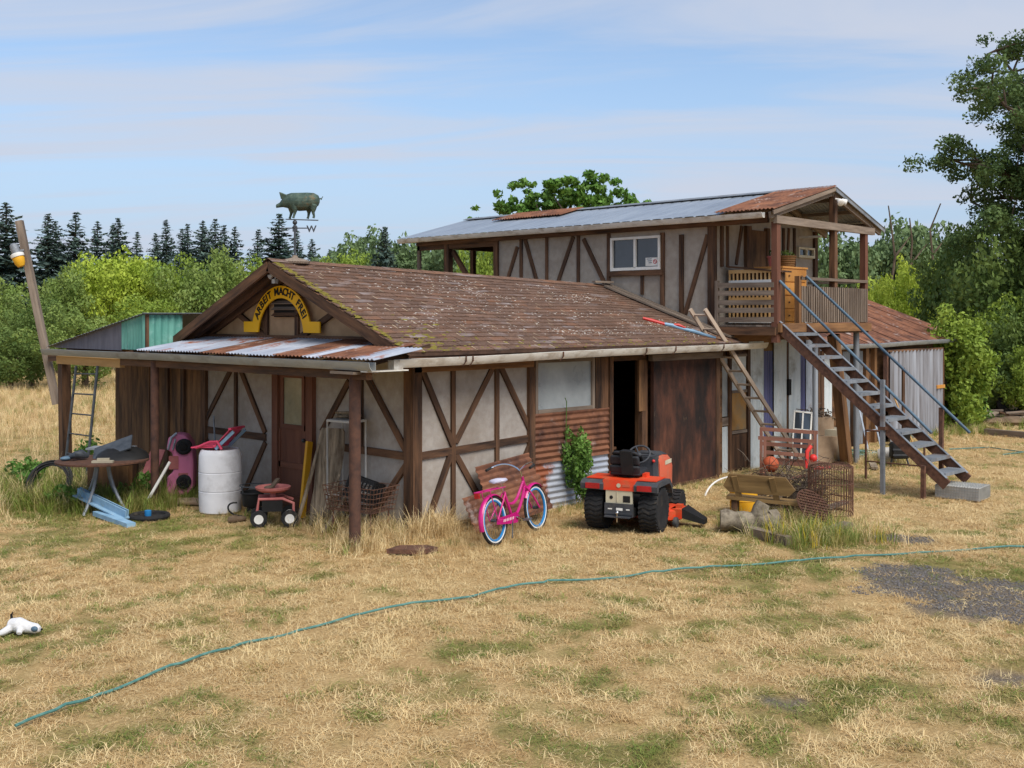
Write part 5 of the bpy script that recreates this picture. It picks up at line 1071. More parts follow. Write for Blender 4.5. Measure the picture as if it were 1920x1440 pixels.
tubes('rear_rack', [[(-.30, .05, .665), (.26, .05, .66)], [(-.30, -.05, .665), (.26, -.05, .66)], [(-.30, -.05, .665), (-.30, .05, .665)], [(-.10, -.05, .665), (-.10, .05, .665)], [(.1, -.05, .665), (.1, .05, .665)], [(-.12, .06, .66), (0, .06, HB)], [(-.12, -.06, .66), (0, -.06, HB)]], 'bike_pink', .007)
m = MB(); m.box((-.335, -.03, .60), (-.305, .03, .665)); m.build('reflector', 'red_lens', bk)
m = MB(); m.prism([(-.02, .25), (.30, .21), (.46, .20), (.52, .27), (.46, .33), (.30, .32), (.0, .32)], (0, -.045, 0), (1, 0, 0), (0, 0, 1), .012); cgd = m.build('chain_guard', 'bike_pink', bk)
m = MB()
for k in range(7): m.bar((.13+k*.038, -.0585, .255), (.145+k*.038, -.0585, .285), .008, .003, up=(0, -1, 0))
m.build('lettering', 'white_paint', cgd)
ck = tubes('crank', [[(.43, -.075, .27), (.58, -.075, .22)], [(.43, .06, .27), (.28, .06, .32)], [(.43, -.075, .27), (.43, .06, .27)]], 'chrome', .010)
for p in ((.60, -.12, .215), (.26, .11, .325)): m = MB(); m.box((p[0]-.045, p[1]-.04, p[2]-.012), (p[0]+.045, p[1]+.04, p[2]+.012)); m.build('pedal', 'steel', ck)
tubes('kickstand', [[(.36, -.05, .26), (.22, -.10, .05)]], 'steel_dark', .007)
# ================================================================== GARDEN TRACTOR
tr = thing('garden_tractor', 'orange garden tractor with black seat parked by sliding door', 'tractor', (2.06, -1.78, 0), R(19)); tr.scale = (.92, .92, .90)
tx = lambda n, mt, f, par=None, **k: (lambda m: (f(m), m.build(n, mt, par or tr, **k))[1])(MB())
def tyre(x, y, r_, w_, hub, lug, steer=0):
    pf = [(r_*.62, -w_*.42), (r_*.80, -w_*.5), (r_*.93, -w_*.48), (r_*.985, -w_*.30), (r_, 0), (r_*.985, w_*.30), (r_*.93, w_*.48), (r_*.80, w_*.5), (r_*.62, w_*.42)]
    t_ = tx('tyre', 'rubber', lambda m: m.lathe(pf, (x, y, r_), (0, 1, 0), 36)); s_ = 1 if y > 0 else -1
    tx('rim', hub, lambda m: m.lathe([(r_*.63, -w_*.05), (r_*.63, w_*.40), (r_*.60, w_*.42), (r_*.55, w_*.30), (r_*.25, w_*.22), (r_*.2, w_*.36), (.03, w_*.36)], (x, y, r_), (0, s_, 0), 28), t_)
    def lugs(m):
        n = 30 if lug else 22
        for k in range(n):
            a = 6.283*k/n
            for (y0, y1, da) in ((-.46, -.16, .10), (-.16, .16, -.10), (.16, .46, .10)):
                p = [(x+(r_+.004)*math.cos(a+q)*(1-.03*abs(yy)*2), y+yy*w_, r_+(r_+.004)*math.sin(a+q)*(1-.03*abs(yy)*2)) for yy, q in ((y0, -da/2), (y1, da/2))]; u_ = (math.cos(a), 0, math.sin(a)); m.bar(p[0], p[1], .030, .018, up=u_)
    tx('tread', 'rubber', lugs, t_)
for y in (.39, -.39): tyre(0, y, .32, .27, 'steel', True)
for y in (.37, -.37): tyre(1.22, y, .205, .17, 'beige', False)
tx('chassis', 'black_paint', lambda m: (m.box((-.10, -.24, .28), (1.35, .24, .40)), m.box((-.30, -.22, .24), (-.1, .22, .36)), m.tube([(0, -.3, .32), (0, .3, .32)], .05, 10), m.tube([(1.22, -.32, .21), (1.22, .32, .21)], .03, 8)))
def fend(m, s_):
    pts = [(-.36, .60), (-.37, .68), (-.30, .725), (-.05, .735), (.25, .72), (.36, .62), (.40, .50), (.36, .50), (.31, .60), (.22, .66), (-.28, .66), (-.30, .60)]
    m.prism(pts, (0, .22*s_ if s_ > 0 else -.22, 0), (1, 0, 0), (0, 0, 1), -.33 if s_ > 0 else .33)
for s_ in (1, -1): tx('fender', 'tractor_grey', lambda m: fend(m, s_))
tx('rear_body', 'orange', lambda m: (m.hexa([(-.345, -.23, .60), (-.345, .23, .60), (.35, .23, .60), (.35, -.23, .60), (-.34, -.23, .742), (-.34, .23, .742), (.33, .23, .755), (.33, -.23, .755)]), m.box((-.25, .23, .736), (.2, .50, .748)), m.box((-.25, -.50, .736), (.2, -.23, .748))))
for y in (.37, -.37): tx('tail_light', 'red_lens', lambda m: m.box((-.385, y-.10, .615), (-.362, y+.10, .69)))
tx('badge', 'beige', lambda m: m.lathe([(.001, 0), (.03, .002), (.03, .005)], (-.347, .0, .672), (-1, 0, 0), 14)); tx('badge_strip', 'orange_faded', lambda m: m.box((-.350, -.16, .655), (-.344, -.05, .69)))
tx('back_plate', 'beige', lambda m: (m.box((-.335, -.19, .42), (-.30, .19, .60)), m.box((-.345, .02, .44), (-.335, .03, .59))))
tx('plate_opening', 'black_paint', lambda m: (m.lathe([(.025, 0), (.025, .004)], (-.336, .11, .50), (-1, 0, 0), 12), m.box((-.34, -.16, .44), (-.334, -.06, .53))))
tx('hitch_plate', 'tractor_grey', lambda m: (m.box((-.36, -.20, .24), (-.30, .20, .42)), m.box((-.44, -.18, .235), (-.34, .18, .25)), m.box((-.372, -.20, .27), (-.36, .20, .29))))
tx('hitch_labels', 'white_paint', lambda m: (m.box((-.364, .09, .335), (-.36, .15, .35)), m.box((-.364, -.06, .325), (-.36, .03, .36)), m.box((-.364, -.16, .335), (-.36, -.11, .35))))
tx('hitch_ball', 'chrome', lambda m: (m.ball((-.41, 0, .30), .028), m.tube([(-.41, 0, .17), (-.41, 0, .29)], .013)))
def seat(m):
    m.ell([(-.17, 0, .98, .14, .02), (-.185, 0, .95, .21, .055), (-.16, 0, .86, .225, .075)], n=14)
seat_ = tx('seat', 'seat_black', lambda m: (m.loft([[(x+.045*math.cos(a)*1.0 + (z-.78)*-.18, y_s*math.copysign(abs(math.cos(a2))**.5, math.cos(a2)), z) for a2 in [6.283*k/20 for k in range(20)] for a in [0]] for x, z, y_s in ()]) if False else None,
    [m.hexa([(-.10+.0, -.21*q, z0), (-.10, .21*q, z0), (-.02, .20*q, z0), (-.02, -.20*q, z0), (-.13, -.21*q2, z1), (-.13, .21*q2, z1), (-.04, .20*q2, z1), (-.04, -.20*q2, z1)]) for z0, z1, q, q2 in ((.80, .92, 1.04, 1.06), (.92, 1.06, 1.06, .98), (1.06, 1.12, .98, .80))],
    m.hexa([(-.10, -.22, .77), (-.10, .22, .77), (.36, .22, .77), (.36, -.22, .77), (-.10, -.21, .84), (-.10, .21, .84), (.34, .20, .86), (.34, -.20, .86)]), m.box((-.02, -.12, .70), (.25, .12, .78))), smooth=60)
sm = seat_.modifiers.new('soft', 'BEVEL'); sm.width = .03; sm.segments = 3
tx('seat_cover', 'black_paint', lambda m: m.hexa([(-.155, -.14, .80), (-.155, .02, .80), (-.13, .02, .80), (-.13, -.14, .80), (-.172, -.12, 1.125), (-.172, .05, 1.13), (.0, .05, 1.135), (.0, -.12, 1.13)]), seat_)
for y in (.24, -.24): tx('arm_lever', 'orange', lambda m: m.box((.05, y-.03, .745), (.20, y+.03, .80)))
tx('dash', 'tractor_grey', lambda m: m.hexa([(.62, -.20, .50), (.62, .20, .50), (.86, .22, .50), (.86, -.22, .50), (.66, -.17, .96), (.66, .17, .96), (.86, .20, .98), (.86, -.20, .98)]))
tx('steering_column', 'black_paint', lambda m: m.tube([(.70, 0, .86), (.57, 0, .98)], .03))
stw = tx('steering_wheel', 'tractor_grey', lambda m: (m.torus((.55, 0, 1.00), (-.72, 0, .7), .16, .015, 30, 8), m.ball((.56, 0, .99), .04)))
for k in range(3):
    a = 6.283*k/3+.5; e1 = Vector((.7, 0, .72)).normalized(); tx('spoke', 'tractor_grey', lambda m: m.tube([(.56, 0, .99), Vector((.55, 0, 1.00))+e1*.155*math.cos(a)+Vector((0, 1, 0))*.155*math.sin(a)], .012, 6), stw)
def hood(m):
    rings = []
    for (x, wd, zt, zb) in ((.84, .22, .98, .46), (1.05, .235, .985, .46), (1.30, .235, .95, .44), (1.48, .22, .88, .42), (1.56, .17, .78, .42)):
        rings.append([(x, -wd, zb), (x, wd, zb), (x, wd*1.02, zb+.7*(zt-zb)), (x, wd*.86, zt-.03), (x, wd*.5, zt), (x, -wd*.5, zt), (x, -wd*.86, zt-.03), (x, -wd*1.02, zb+.7*(zt-zb))])
    m.loft(rings)
hd = tx('hood', 'orange_faded', hood, smooth=50)
tx('hood_top', 'tractor_grey', lambda m: m.loft([[(x, -wd*.88, zt-.032), (x, wd*.88, zt-.032), (x, wd*.5, zt+.012), (x, -wd*.5, zt+.012)] for x, wd, zt in ((.80, .22, .99), (1.05, .237, .992), (1.28, .235, .962))]), hd, smooth=50)
tx('hood_decal', 'beige', lambda m: m.box((1.05, -.246, .80), (1.36, -.239, .86)), hd); tx('side_knob', 'red_plastic', lambda m: m.ball((.64, -.19, .90), .025))
tx('foot_rest', 'black_paint', lambda m: (m.box((.36, -.42, .34), (.85, -.2, .37)), m.box((.36, .2, .34), (.85, .42, .37)), m.box((.85, -.40, .34), (.90, -.22, .52))))
tx('mower_deck', 'orange', lambda m: (m.lathe([(.30, 0), (.33, .02), (.33, .14), (.26, .17)], (.62, -.32, .09), seg=22), m.lathe([(.30, 0), (.33, .02), (.33, .14), (.26, .17)], (.66, .32, .09), seg=22), m.lathe([(.30, 0), (.33, .02), (.33, .13), (.26, .17)], (.70, 0, .095), seg=22), m.box((.42, -.66, .12), (.75, -.5, .26)), m.box((.52, -.64, .26), (.62, -.55, .31))))
tx('deck_wheel', 'tractor_grey', lambda m: m.lathe([(.03, -.03), (.075, -.025), (.08, 0), (.075, .025), (.03, .03)], (.36, -.60, .08), (0, 1, 0), 18))
tx('discharge_chute', 'black_paint', lambda m: m.hexa([(.45, -.66, .13), (.80, -.66, .13), (.70, -.96, .05), (.52, -.96, .05), (.45, -.66, .27), (.80, -.66, .27), (.70, -.96, .12), (.52, -.96, .12)]))
# ================================================================== UNDER THE PORCH
# barrel and chair
bc = gp(413, 958); br = single('plastic_barrel', MB().lathe([(.26, 0), (.285, .02), (.29, .10), (.295, .30), (.288, .305), (.288, .315), (.295, .32), (.297, .56), (.29, .565), (.29, .575), (.296, .58), (.29, .80), (.27, .86), (.25, .885), (.245, .87), (.02, .865)], seg=36), 'white_plastic', 'white plastic drum standing beside the barn door', 'barrel', loc=(bc.x, bc.y, -.01))
ch = thing('lawn_chair', 'pink slatted plastic lawn chair lying on the white drum', 'chair', (bc.x, bc.y, .872), R(-62)); ch.scale = (.88, .88, .88)
for k in range(7): m = MB(); m.bar((.02+.0*k, -.20+k*.062, .06), (.30, -.20+k*.062, .34), .05, .014, up=(-.7, 0, .7)); m.build('back_slat', 'pink_chair', ch)
m = MB(); m.bar((.30, -.23, .345), (.30, .20, .345), .05, .03); m.bar((.03, -.23, .07), (.03, .20, .07), .05, .03); m.build('back_frame', 'pink_chair', ch)
m = MB(); m.tube([(-.42, .20, .04), (-.1, .22, .05), (.05, .22, .10), (.12, .22, .20)], .022, 8); m.tube([(-.30, -.22, .03), (-.05, -.23, .13), (.08, -.23, .14), (.16, -.23, .02)], .022, 8); m.build('arm', 'pink_chair', ch)
m = MB(); m.bar((-.40, 0, .03), (.05, 0, .05), .42, .02); m.build('seat', 'pink_chair', ch)
m = MB(); m.bar((.04, -.21, .02), (.34, -.18, .30), .02, .05); m.bar((.04, .19, .02), (.34, .19, .30), .02, .05); m.build('leg', 'blue_grey', ch)
p = gp(396, 940); single('thin_rod', MB().tube([(p.x+.2, p.y+.15, 0), (-.07, 4.55, 1.2)], .012, 6), 'galv_dull', 'thin grey rod leaning on the wall behind the drum', 'rod')
# pink toy car standing on end
tcx = gp(312, 936); tc_ = thing('toy_car', 'pink ride-on toy car stood on end behind the porch post', 'toy car', (tcx.x+.25, tcx.y+.05, 0), (0, 0, R(43.5-90+8)))
prof = [(-.20, .04), (-.10, .0), (.10, .03), (.19, .12), (.20, .50), (.17, .80), (.08, .93), (-.06, .95), (-.17, .90), (-.20, .72), (-.11, .66), (-.10, .38), (-.19, .30)]
m = MB(); m.prism(prof, (0, .0, 0), (1, 0, 0), (0, 0, 1), -.38); bodyo = m.build('body', 'pink_car', tc_, 60); bv = bodyo.modifiers.new('soft', 'BEVEL'); bv.width = .03; bv.segments = 3
m = MB(); m.box((-.16, -.012, .42), (-.02, .0, .62)); m.box((-.02, -.012, .32), (.12, -.002, .36)); m.build('door_panel', 'pink_dull', tc_)
for z, r_ in ((.23, .11), (.76, .12)): 
    m = MB(); m.lathe([(r_*.5, 0), (r_, .01), (r_, .07), (r_*.7, .09), (.02, .08)], (.06, .03, z), (0, -1, 0), 20); wo = m.build('wheel', 'rubber', tc_); m = MB(); m.lathe([(r_*.5, .0), (r_*.45, .015), (.02, .02)], (.06, -.058, z), (0, -1, 0), 14); m.build('hub', 'dark', wo)
m = MB(); m.tube([(-.17, -.01, .72), (-.12, -.03, .90), (-.04, -.03, .97)], .018, 6); m.tube([(-.10, -.02, .72), (-.06, -.03, .88)], .014, 6); m.build('windscreen_frame', 'galv', tc_)
a = gp(270, 950); single('white_pipe', MB().tube([(a.x, a.y, 0), (a.x+.35, a.y-.1, .62)], .022, 8), 'white_paint', 'white pipe leaning beside the toy car', 'pipe')
a = gp(262, 925); m = MB(); m.bar((a.x+.1, a.y+.1, .0), (a.x+.45, a.y+.25, .62), .24, .02, up=(-.8, -.5, .2)); single('pink_panel', m, 'pink_dull', 'flat dusty pink panel left of the toy car', 'panel')
a = gp(345, 948); m = MB(); m.prism([(-.3, 0), (.25, -.02), (.32, .12), (.1, .22), (-.22, .18)], (a.x, a.y, .02), (UX, -UY, 0), (.5, .5, .2), .03); single('brown_board', m, 'cardboard', 'flat brown board lying behind the grass beside the drum', 'board')
# table and what lies on it
tp = gp(192, 862, .72); tbl = thing('round_table', 'round grey garden table crowded with junk at the porch end', 'table', (tp.x, tp.y, 0))
m = MB(); m.lathe([(.60, .695), (.625, .70), (.625, .722), (.60, .728), (.02, .73)], seg=40); m.build('table_top', 'rust_dark', tbl)
for a in (0.4, 2.0, 3.6, 5.2): m = MB(); m.tube(bez([(.10*math.cos(a), .10*math.sin(a), .70), (.12*math.cos(a), .12*math.sin(a), .35), (.40*math.cos(a), .40*math.sin(a), .0)], 6), .022, 7); m.build('leg', 'galv_dull', tbl)
rx = Vector((UX, -UY, 0)); fw = Vector((UY, UX, 0)); T = lambda r_, f, z=0: Vector((tp.x, tp.y, .732))+rx*r_+fw*f+Vector((0, 0, z))
m = MB()
n = 18; rr_ = []
for (q, zz) in ((.02, .20), (.16, .19), (.28, .15), (.36, .07), (.38, .0), (.365, .0), (.34, .06), (.26, .13), (.02, .17)): rr_.append((q, zz))
m.lathe(rr_, seg=26); single('black_basin', m, 'black_paint', 'large black upturned basin on the round table', 'basin', loc=tuple(T(.24, .12)), rot=(R(10), R(-6), 0)).scale = (.95, .95, .6)
m = MB(); m.bar(T(-.18, .15, .03), T(.34, .20, .22), .36, .02, up=(-.3, -.3, .9)); single('dark_board', m, 'steel_dark', 'dark board propped against the black basin', 'board')
m = MB(); m.tube([T(-.45, -.1, .03), T(-.3, -.2, .07), T(-.2, -.05, .05), T(-.32, .08, .09), T(-.42, .0, .05)], .035, 8); m.ball(T(-.3, -.1, .07), .07, sc=(1.4, 1, .8)); single('grey_bundle', m, 'steel_dark', 'grey cloth and cable bundle on left of the round table', 'bundle')
m = MB(); m.ball(T(-.44, -.18, .03), .05, sc=(1.6, 1, .6)); single('blue_cloth', m, 'blue_steel', 'blue and white rag at the left rim of the table', 'rag')
m = MB(); m.bar(T(.02, -.42, .015), T(.30, -.40, .015), .08, .03); m.bar(T(.08, -.40, .045), T(.24, -.38, .045), .05, .03); single('small_tray', m, 'tan_board', 'small pale tray at the front rim of the table', 'tray')
m = MB(); m.box((-.30, -.02, 0), (.30, .02, .16)); m.box((-.32, -.28, .16), (.32, .05, .185)); single('grey_box', m, 'galv_dull', 'shallow grey box standing behind the round table', 'box', loc=(tp.x+.55, tp.y+.75, .62), rot=R(43.5-90)); 
m = MB(); m.box((-.3, -.2, 0), (.3, .25, .62)); single('cabinet', m, 'plywood', 'low dark cabinet carrying the shallow grey box', 'cabinet', loc=(tp.x+.55, tp.y+.80, 0), rot=R(43.5-90))
# coil, channel, lid
hc = gp(85, 945); m = MB()
for k in range(7): m.torus((0, random.uniform(-.05, .05), .34+random.uniform(-.02, .02)), (random.uniform(-.08, .08), 1, random.uniform(-.1, .1)), .33-.012*k, .013, 34, 6)
single('hose_coil', m, 'rubber', 'coil of black pipe standing in weeds at left', 'hose', loc=(hc.x, hc.y, -.02), rot=(R(-28), 0, R(43.5-90)))
a, b = gp(146, 928, .22), gp(236, 972, .04); m = MB(); m.bar(a, b, .16, .015); m.bar(a+Vector((0, 0, .05)), b+Vector((0, 0, .05)), .02, .10); m.bar(a+fw*.08+Vector((0, 0, .05)), b+fw*.08+Vector((0, 0, .05)), .02, .10); single('steel_channel', m, 'blue_grey', 'pale blue steel channel lying in the grass at left', 'channel')
a, b = gp(182, 962, .05), gp(246, 985, .02); m = MB(); m.bar(a, b, .12, .06); single('steel_channel', m, 'blue_grey', 'shorter grey-blue steel piece below the blue channel', 'channel')
lp_ = gp(280, 972); m = MB(); m.torus((0, 0, .035), (0, 0, 1), .24, .035, 30, 8); m.lathe([(.20, .01), (.21, .03), (.02, .03)], seg=24); lid = single('black_ring', m, 'rubber', 'black rubber ring lying on the grass before the post', 'ring', loc=(lp_.x, lp_.y, 0))
m = MB(); m.lathe([(.04, 0), (.045, .02), (.045, .08), (.03, .085)], seg=16); single('blue_cup', m, 'bike_blue', 'small blue cup standing in the black ring', 'cup', loc=(lp_.x-.02, lp_.y, .03))
# garden seat cart
gs = gp(515, 985); sc_ = thing('rolling_garden_seat', 'faded red rolling garden seat with white wheels', 'garden cart', (gs.x, gs.y, 0), R(43.5-90+12))
for (x, y) in ((-.20, -.12), (.19, -.14), (-.20, .22), (.19, .22)):
    m = MB(); m.lathe([(.05, -.035), (.105, -.03), (.11, 0), (.105, .03), (.05, .035)], (x, y, .11), (0, 1, 0), 20); wo = m.build('wheel', 'rubber', sc_); m = MB(); m.lathe([(.062, -.01), (.06, .04), (.02, .036)], (x, y, .11), (0, -1, 0), 16); m.build('hub', 'white_paint', wo)
m = MB(); m.tube([(-.22, -.1, .20), (-.20, -.1, .36), (.10, -.1, .36), (.24, -.1, .30), (.24, -.1, .14)], .02, 8); m.tube([(-.22, .2, .20), (-.20, .2, .36), (.10, .2, .36), (.24, .2, .30)], .02, 8); m.box((-.2, -.1, .34), (.12, .2, .365)); m.build('frame', 'pink_dull', sc_)
m = MB(); m.box((-.16, -.13, .2), (.10, -.10, .34)); m.build('side_panel', 'black_paint', sc_)
m = MB(); m.lathe([(.02, .0), (.17, .0), (.22, .03), (.23, .06), (.22, .065), (.17, .03), (.02, .02)], (-.02, .05, .44), seg=26); m.tube([(-.02, .05, .36), (-.02, .05, .45)], .04); m.build('seat', 'pink_dull', sc_)
m = MB(); m.bar((-.05, .0, .50), (.12, .1, .58), .05, .03); m.ball((-.06, .03, .50), .05, sc=(1.6, 1, .5)); single('dry_branch', m, 'bark', 'dry wood scrap lying on the rolling garden seat', 'wood', loc=tuple(Vector((gs.x, gs.y, 0))))
bkp = gp(470, 968); pl_ = thing('black_pot', 'black plastic pot with wire rim beside the drum', 'pot', (bkp.x+.1, bkp.y+.1, 0)); m = MB(); m.lathe([(.13, .0), (.14, .02), (.15, .17), (.17, .18), (.165, .20), (.14, .19), (.12, .03)], (0, 0, .12), seg=24); m.lathe([(.10, 0), (.08, .12)], seg=16); m.build('pot', 'black_paint', pl_); m = MB(); m.torus((0, 0, .40), (0, 0, 1), .18, .008, 26, 6); m.tube([(.18, 0, .40), (.15, 0, .3)], .007, 5); m.tube([(-.18, 0, .40), (-.15, 0, .3)], .007, 5); m.build('wire_rim', 'steel_dark', pl_)
m = MB(); m.tube(bez([(-.18, -.1, .2), (-.36, -.1, .22), (-.34, -.1, .02), (-.1, -.15, .03)]), .012, 6); single('black_cable', m, 'rubber', 'loop of black cable at the foot of the drum', 'cable', loc=(bkp.x+.02, bkp.y, 0), rot=R(43.5-90))
m = MB()
for k in range(5): m.ball((random.uniform(-.2, .2), random.uniform(-.08, .08), .03), .06, 8, 5, sc=(1.5, 1, .6))
single('dirt_clods', m, 'soil', 'small brown clods at the foot of the white drum', 'clods', loc=tuple(gp(446, 976)))
# stand, driftwood, sticks, level, basket, crate
dw = gp(606, 985); m = MB(); secs = []
for z, w_, o_ in ((0, .17, 0), (.25, .175, .01), (.5, .165, .02), (.8, .17, .05), (1.05, .185, .06), (1.22, .18, .07), (1.27, .15, .07)): secs.append((z, o_, .02*math.sin(z*5), w_*(1+.06*math.sin(z*9)), .055+.01*math.sin(z*7)))
m.ell(secs, 'z', 16); m.ball((.02, -.06, .86), .04, 8, 6, sc=(1, .5, 1.4)); single('driftwood_slab', m, 'driftwood', 'tall grey weathered slab of wood standing by the door', 'wood slab', loc=(dw.x+.03, dw.y+.06, -.01), rot=(R(-6), R(2), R(43.5-90)))
sf = gp(628, 970); stf = thing('white_stand', 'thin white metal frame stand left of the rusty post', 'stand', (-.22, 1.08, 0), R(-82))
for x in (-.20, .22):
    for y in (-.14, .14): m = MB(); m.bar((x, y, 0), (x, y, 1.36), .016, .016); m.build('leg', 'dirty_white', stf)
m = MB()
for z in (1.36, .4):
    for (p, q) in (((-.21, -.14), (.23, -.14)), ((-.21, .14), (.23, .14)), ((-.2, -.14), (-.2, .14)), ((.22, -.14), (.22, .14))): m.bar((p[0], p[1], z), (q[0], q[1], z), .022, .022)
m.box((-.21, -.14, 1.371), (.23, .14, 1.38)); m.build('top_frame', 'dirty_white', stf)
m = MB()
for k in range(5): m.tube([(-.2+random.uniform(0, .1), random.uniform(-.1, .1), .02+k*.016), (.2, random.uniform(-.1, .1), .03+k*.016)], .018, 6)
single('wood_scraps', m, 'driftwood', 'loose wood scraps piled on the white stand', 'wood', loc=(-.22, 1.08, 1.385), rot=R(-75))
for (px0, py0, hx, hz, r_, lb) in ((555, 985, .28, 1.05, .028, 'long pale stick leaning on the grey slab from left'), (590, 992, .30, .68, .022, 'pale stick leaning right below the grey slab'), (606, 998, .36, .62, .024, 'forked weathered stick in front of the wire basket'), (630, 990, .05, .55, .02, 'short grey stick standing before the wire basket')):
    a = gp(px0, py0); m = MB(); e = a+rx*hx+fw*.12+Vector((0, 0, hz)); m.tube([a, a.lerp(e, .35)+Vector((.015, 0, 0)), a.lerp(e, .7)+Vector((0, -.015, 0)), e], [r_, r_*.95, r_*.85, r_*.6], 7); single('stick', m, 'driftwood', lb, 'stick', 'sticks beside the barn door')
a = onx(566, 952, -.34); a.z = 0; m = MB(); e = onx(580, 828, -.13); m.bar(a, e, .05, .085, up=(-1, 0, 0)); yl = single('spirit_level', m, 'yellow', 'yellow post leaning on the door frame', 'post')
bs = gp(680, 962); wb_ = thing('wire_basket', 'rusty wire shopping basket in front of the barn wall', 'basket', (-.42, .52, .30), R(-78))
m = MB()
for k in range(6):
    z = .30*k/5; s_ = 1+.15*k/5; m.tube([(-.36*s_, -.22*s_, z), (.36*s_, -.22*s_, z), (.36*s_, .22*s_, z), (-.36*s_, .22*s_, z)], .0055, 5, closed=True)
for k in range(17): x = -.36+.72*k/16; m.tube([(x*1.15, -.253, .30), (x, -.22, 0), (x, .22, 0), (x*1.15, .253, .30)], .004, 4)
for k in range(9): y = -.22+.44*k/8; m.tube([(-.414, y*1.15, .30), (-.36, y, 0), (.36, y, 0), (.414, y*1.15, .30)], .004, 4)
m.build('wire_bin', 'rust', wb_)
for x in (-.3, .3):
    for y in (-.18, .18): m = MB(); m.tube([(x, y, 0), (x, y, -.30)], .010, 6); m.build('leg', 'rust', wb_)
mc = thing('milk_crate', 'black plastic milk crate tipped in the wire basket', 'crate', (-.40, .55, .40), (R(-14), R(14), R(-70)))
m = MB(); m.box((-.19, -.15, 0), (.19, .15, .012)); m.build('bottom', 'black_paint', mc)
for s_ in (-1, 1):
    m = MB()
    for k in range(8): x = -.18+.36*k/7; m.bar((x, .15*s_, 0), (x, .155*s_, .27), .014, .012)
    for z in (.06, .14, .24, .27): m.bar((-.19, .152*s_, z), (.19, .152*s_, z), .012, .02)
    m.build('side', 'black_paint', mc); m = MB()
    for k in range(7): y = -.14+.28*k/6; m.bar((.19*s_, y, 0), (.195*s_, y, .27), .012, .014)
    for z in (.06, .14, .24, .27): m.bar((.192*s_, -.15, z), (.192*s_, .15, z), .012, .02)
    m.build('side', 'black_paint', mc)
# leaning pole with lamp, iron ladder
pb = at(106, 758, 20.3); pt = at(36, 414, 20.3); up_ = thing('leaning_pole', 'grey leaning wooden pole at the left porch end', 'pole', tuple(pb), world=True)
m = MB(); m.bar(pb, pt, .12, .11, up=tuple(-fw)); m.build('pole', 'timber_grey', up_)
m = MB(); q = at(128, 668, 20.2); m.bar(q, at(92, 672, 20.2), .10, .12); m.build('tie_block', 'timber', up_)
yl2 = thing('yard_lamp', 'yard lamp with amber glass jar hanging on the leaning pole', 'lamp', tuple(at(35, 486, 20.2)), (0, R(-20), R(43.5-90)))
m = MB(); m.lathe([(.07, .06), (.10, .05), (.105, .0), (.09, -.08), (.06, -.14), (.02, -.15)], seg=22); m.build('glass', 'yellow', yl2); m = MB(); m.lathe([(.115, .04), (.12, .06), (.12, .10), (.09, .115)], seg=22); m.build('collar', 'white_paint', yl2); m = MB(); m.lathe([(.075, .11), (.08, .2), (.07, .28), (.03, .31)], seg=18); m.build('housing', 'galv_dull', yl2); m = MB(); m.tube([(0, 0, .16), (.13, .05, .13)], .02); m.build('arm', 'galv_dull', yl2)
il = thing('iron_ladder', 'narrow dark iron ladder leaning at the left porch end', 'ladder', (-1.2, 7.0, 0), world=True)
l0, l1, r0, r1 = onx(118, 842, -1.35), onx(143, 686, -1.20), onx(159, 838, -1.35), onx(183, 686, -1.20); l0.z = r0.z = 0.0
for a, b in ((l0, l1), (r0, r1)): m = MB(); m.tube([a, b], .022, 7); m.build('rail', 'steel_dark', il)
for k in range(6): t = (k+.7)/6.1; m = MB(); m.tube([l0.lerp(l1, t), r0.lerp(r1, t)], .013, 6); m.build('rung', 'steel_dark', il)
# ================================================================== SIDE YARD
for (x0, x1, z0, z1, y0, y1, tl, mt, lb) in ((.98, 2.02, .32, .74, -.34, -.10, .10, 'rust_sheet', 'upper rusty corrugated sheet leaning behind the bicycle'), (.50, 1.95, -.01, .42, -.62, -.36, .16, 'rust_sheet', 'lower dark rusty corrugated sheet behind the bicycle wheels')):
    m = MB(); m.sheet((x0, y0, z0), (0, y1-y0, z1-z0), (x1-x0, 0, tl), .085, .012); single('rusty_sheet', m, mt, lb, 'metal sheet', 'rusty sheets behind the bicycle')
a = gp(772, 1036); m = MB(); m.prism([(-.28, -.10), (.12, -.16), (.30, .02), (.16, .14), (-.16, .12)], (a.x, a.y, .01), tuple(rx), tuple(fw), .05); single('rust_plate', m, 'rust', 'rust brown plate lying in dry grass at barn corner', 'plate')
# log, beams, bench, drum
lg = gp(1405, 998); m = MB(); secs = []
r_ = random.Random(4)
for k in range(13): x = -.36+.72*k/12; q = .13*(1+.12*math.sin(k*1.7)+r_.uniform(-.06, .06)); secs.append((x, .015*math.sin(k), .135+.012*math.sin(k*.9), q, q*.95))
m.ell(secs, 'x', 16); m.tube([(.12, 0, .2), (.14, -.03, .30), (.17, -.02, .36)], [.11, .10, .085], 12); m.tube([(.26, 0, .18), (.36, .03, .22)], [.1, .07], 10); lgo = single('log', m, 'log', 'short knobbly grey log with stub lying by the bench', 'log', loc=(lg.x, lg.y, 0), rot=R(43.5-90-8)); lgo.scale = (1, 1, 1.05)
a, b = gp(1403, 1004), gp(1480, 1022); m = MB(); m.bar(a+Vector((0, 0, .06)), b+Vector((0, 0, .05)), .13, .11); single('squared_beam', m, 'timber_grey', 'short grey squared beam in front of the log', 'beam')
a, b = gp(1552, 1000), gp(1590, 992); m = MB(); m.bar(a+Vector((0, 0, .03)), b+Vector((0, 0, .07)), .16, .05); single('board_end', m, 'timber_grey', 'grey board end sticking out of weeds by the cage', 'board')
bn = thing('wooden_bench', 'small weathered wooden bench behind the log', 'bench', tuple(gp(1425, 978)), R(43.5-90-20))
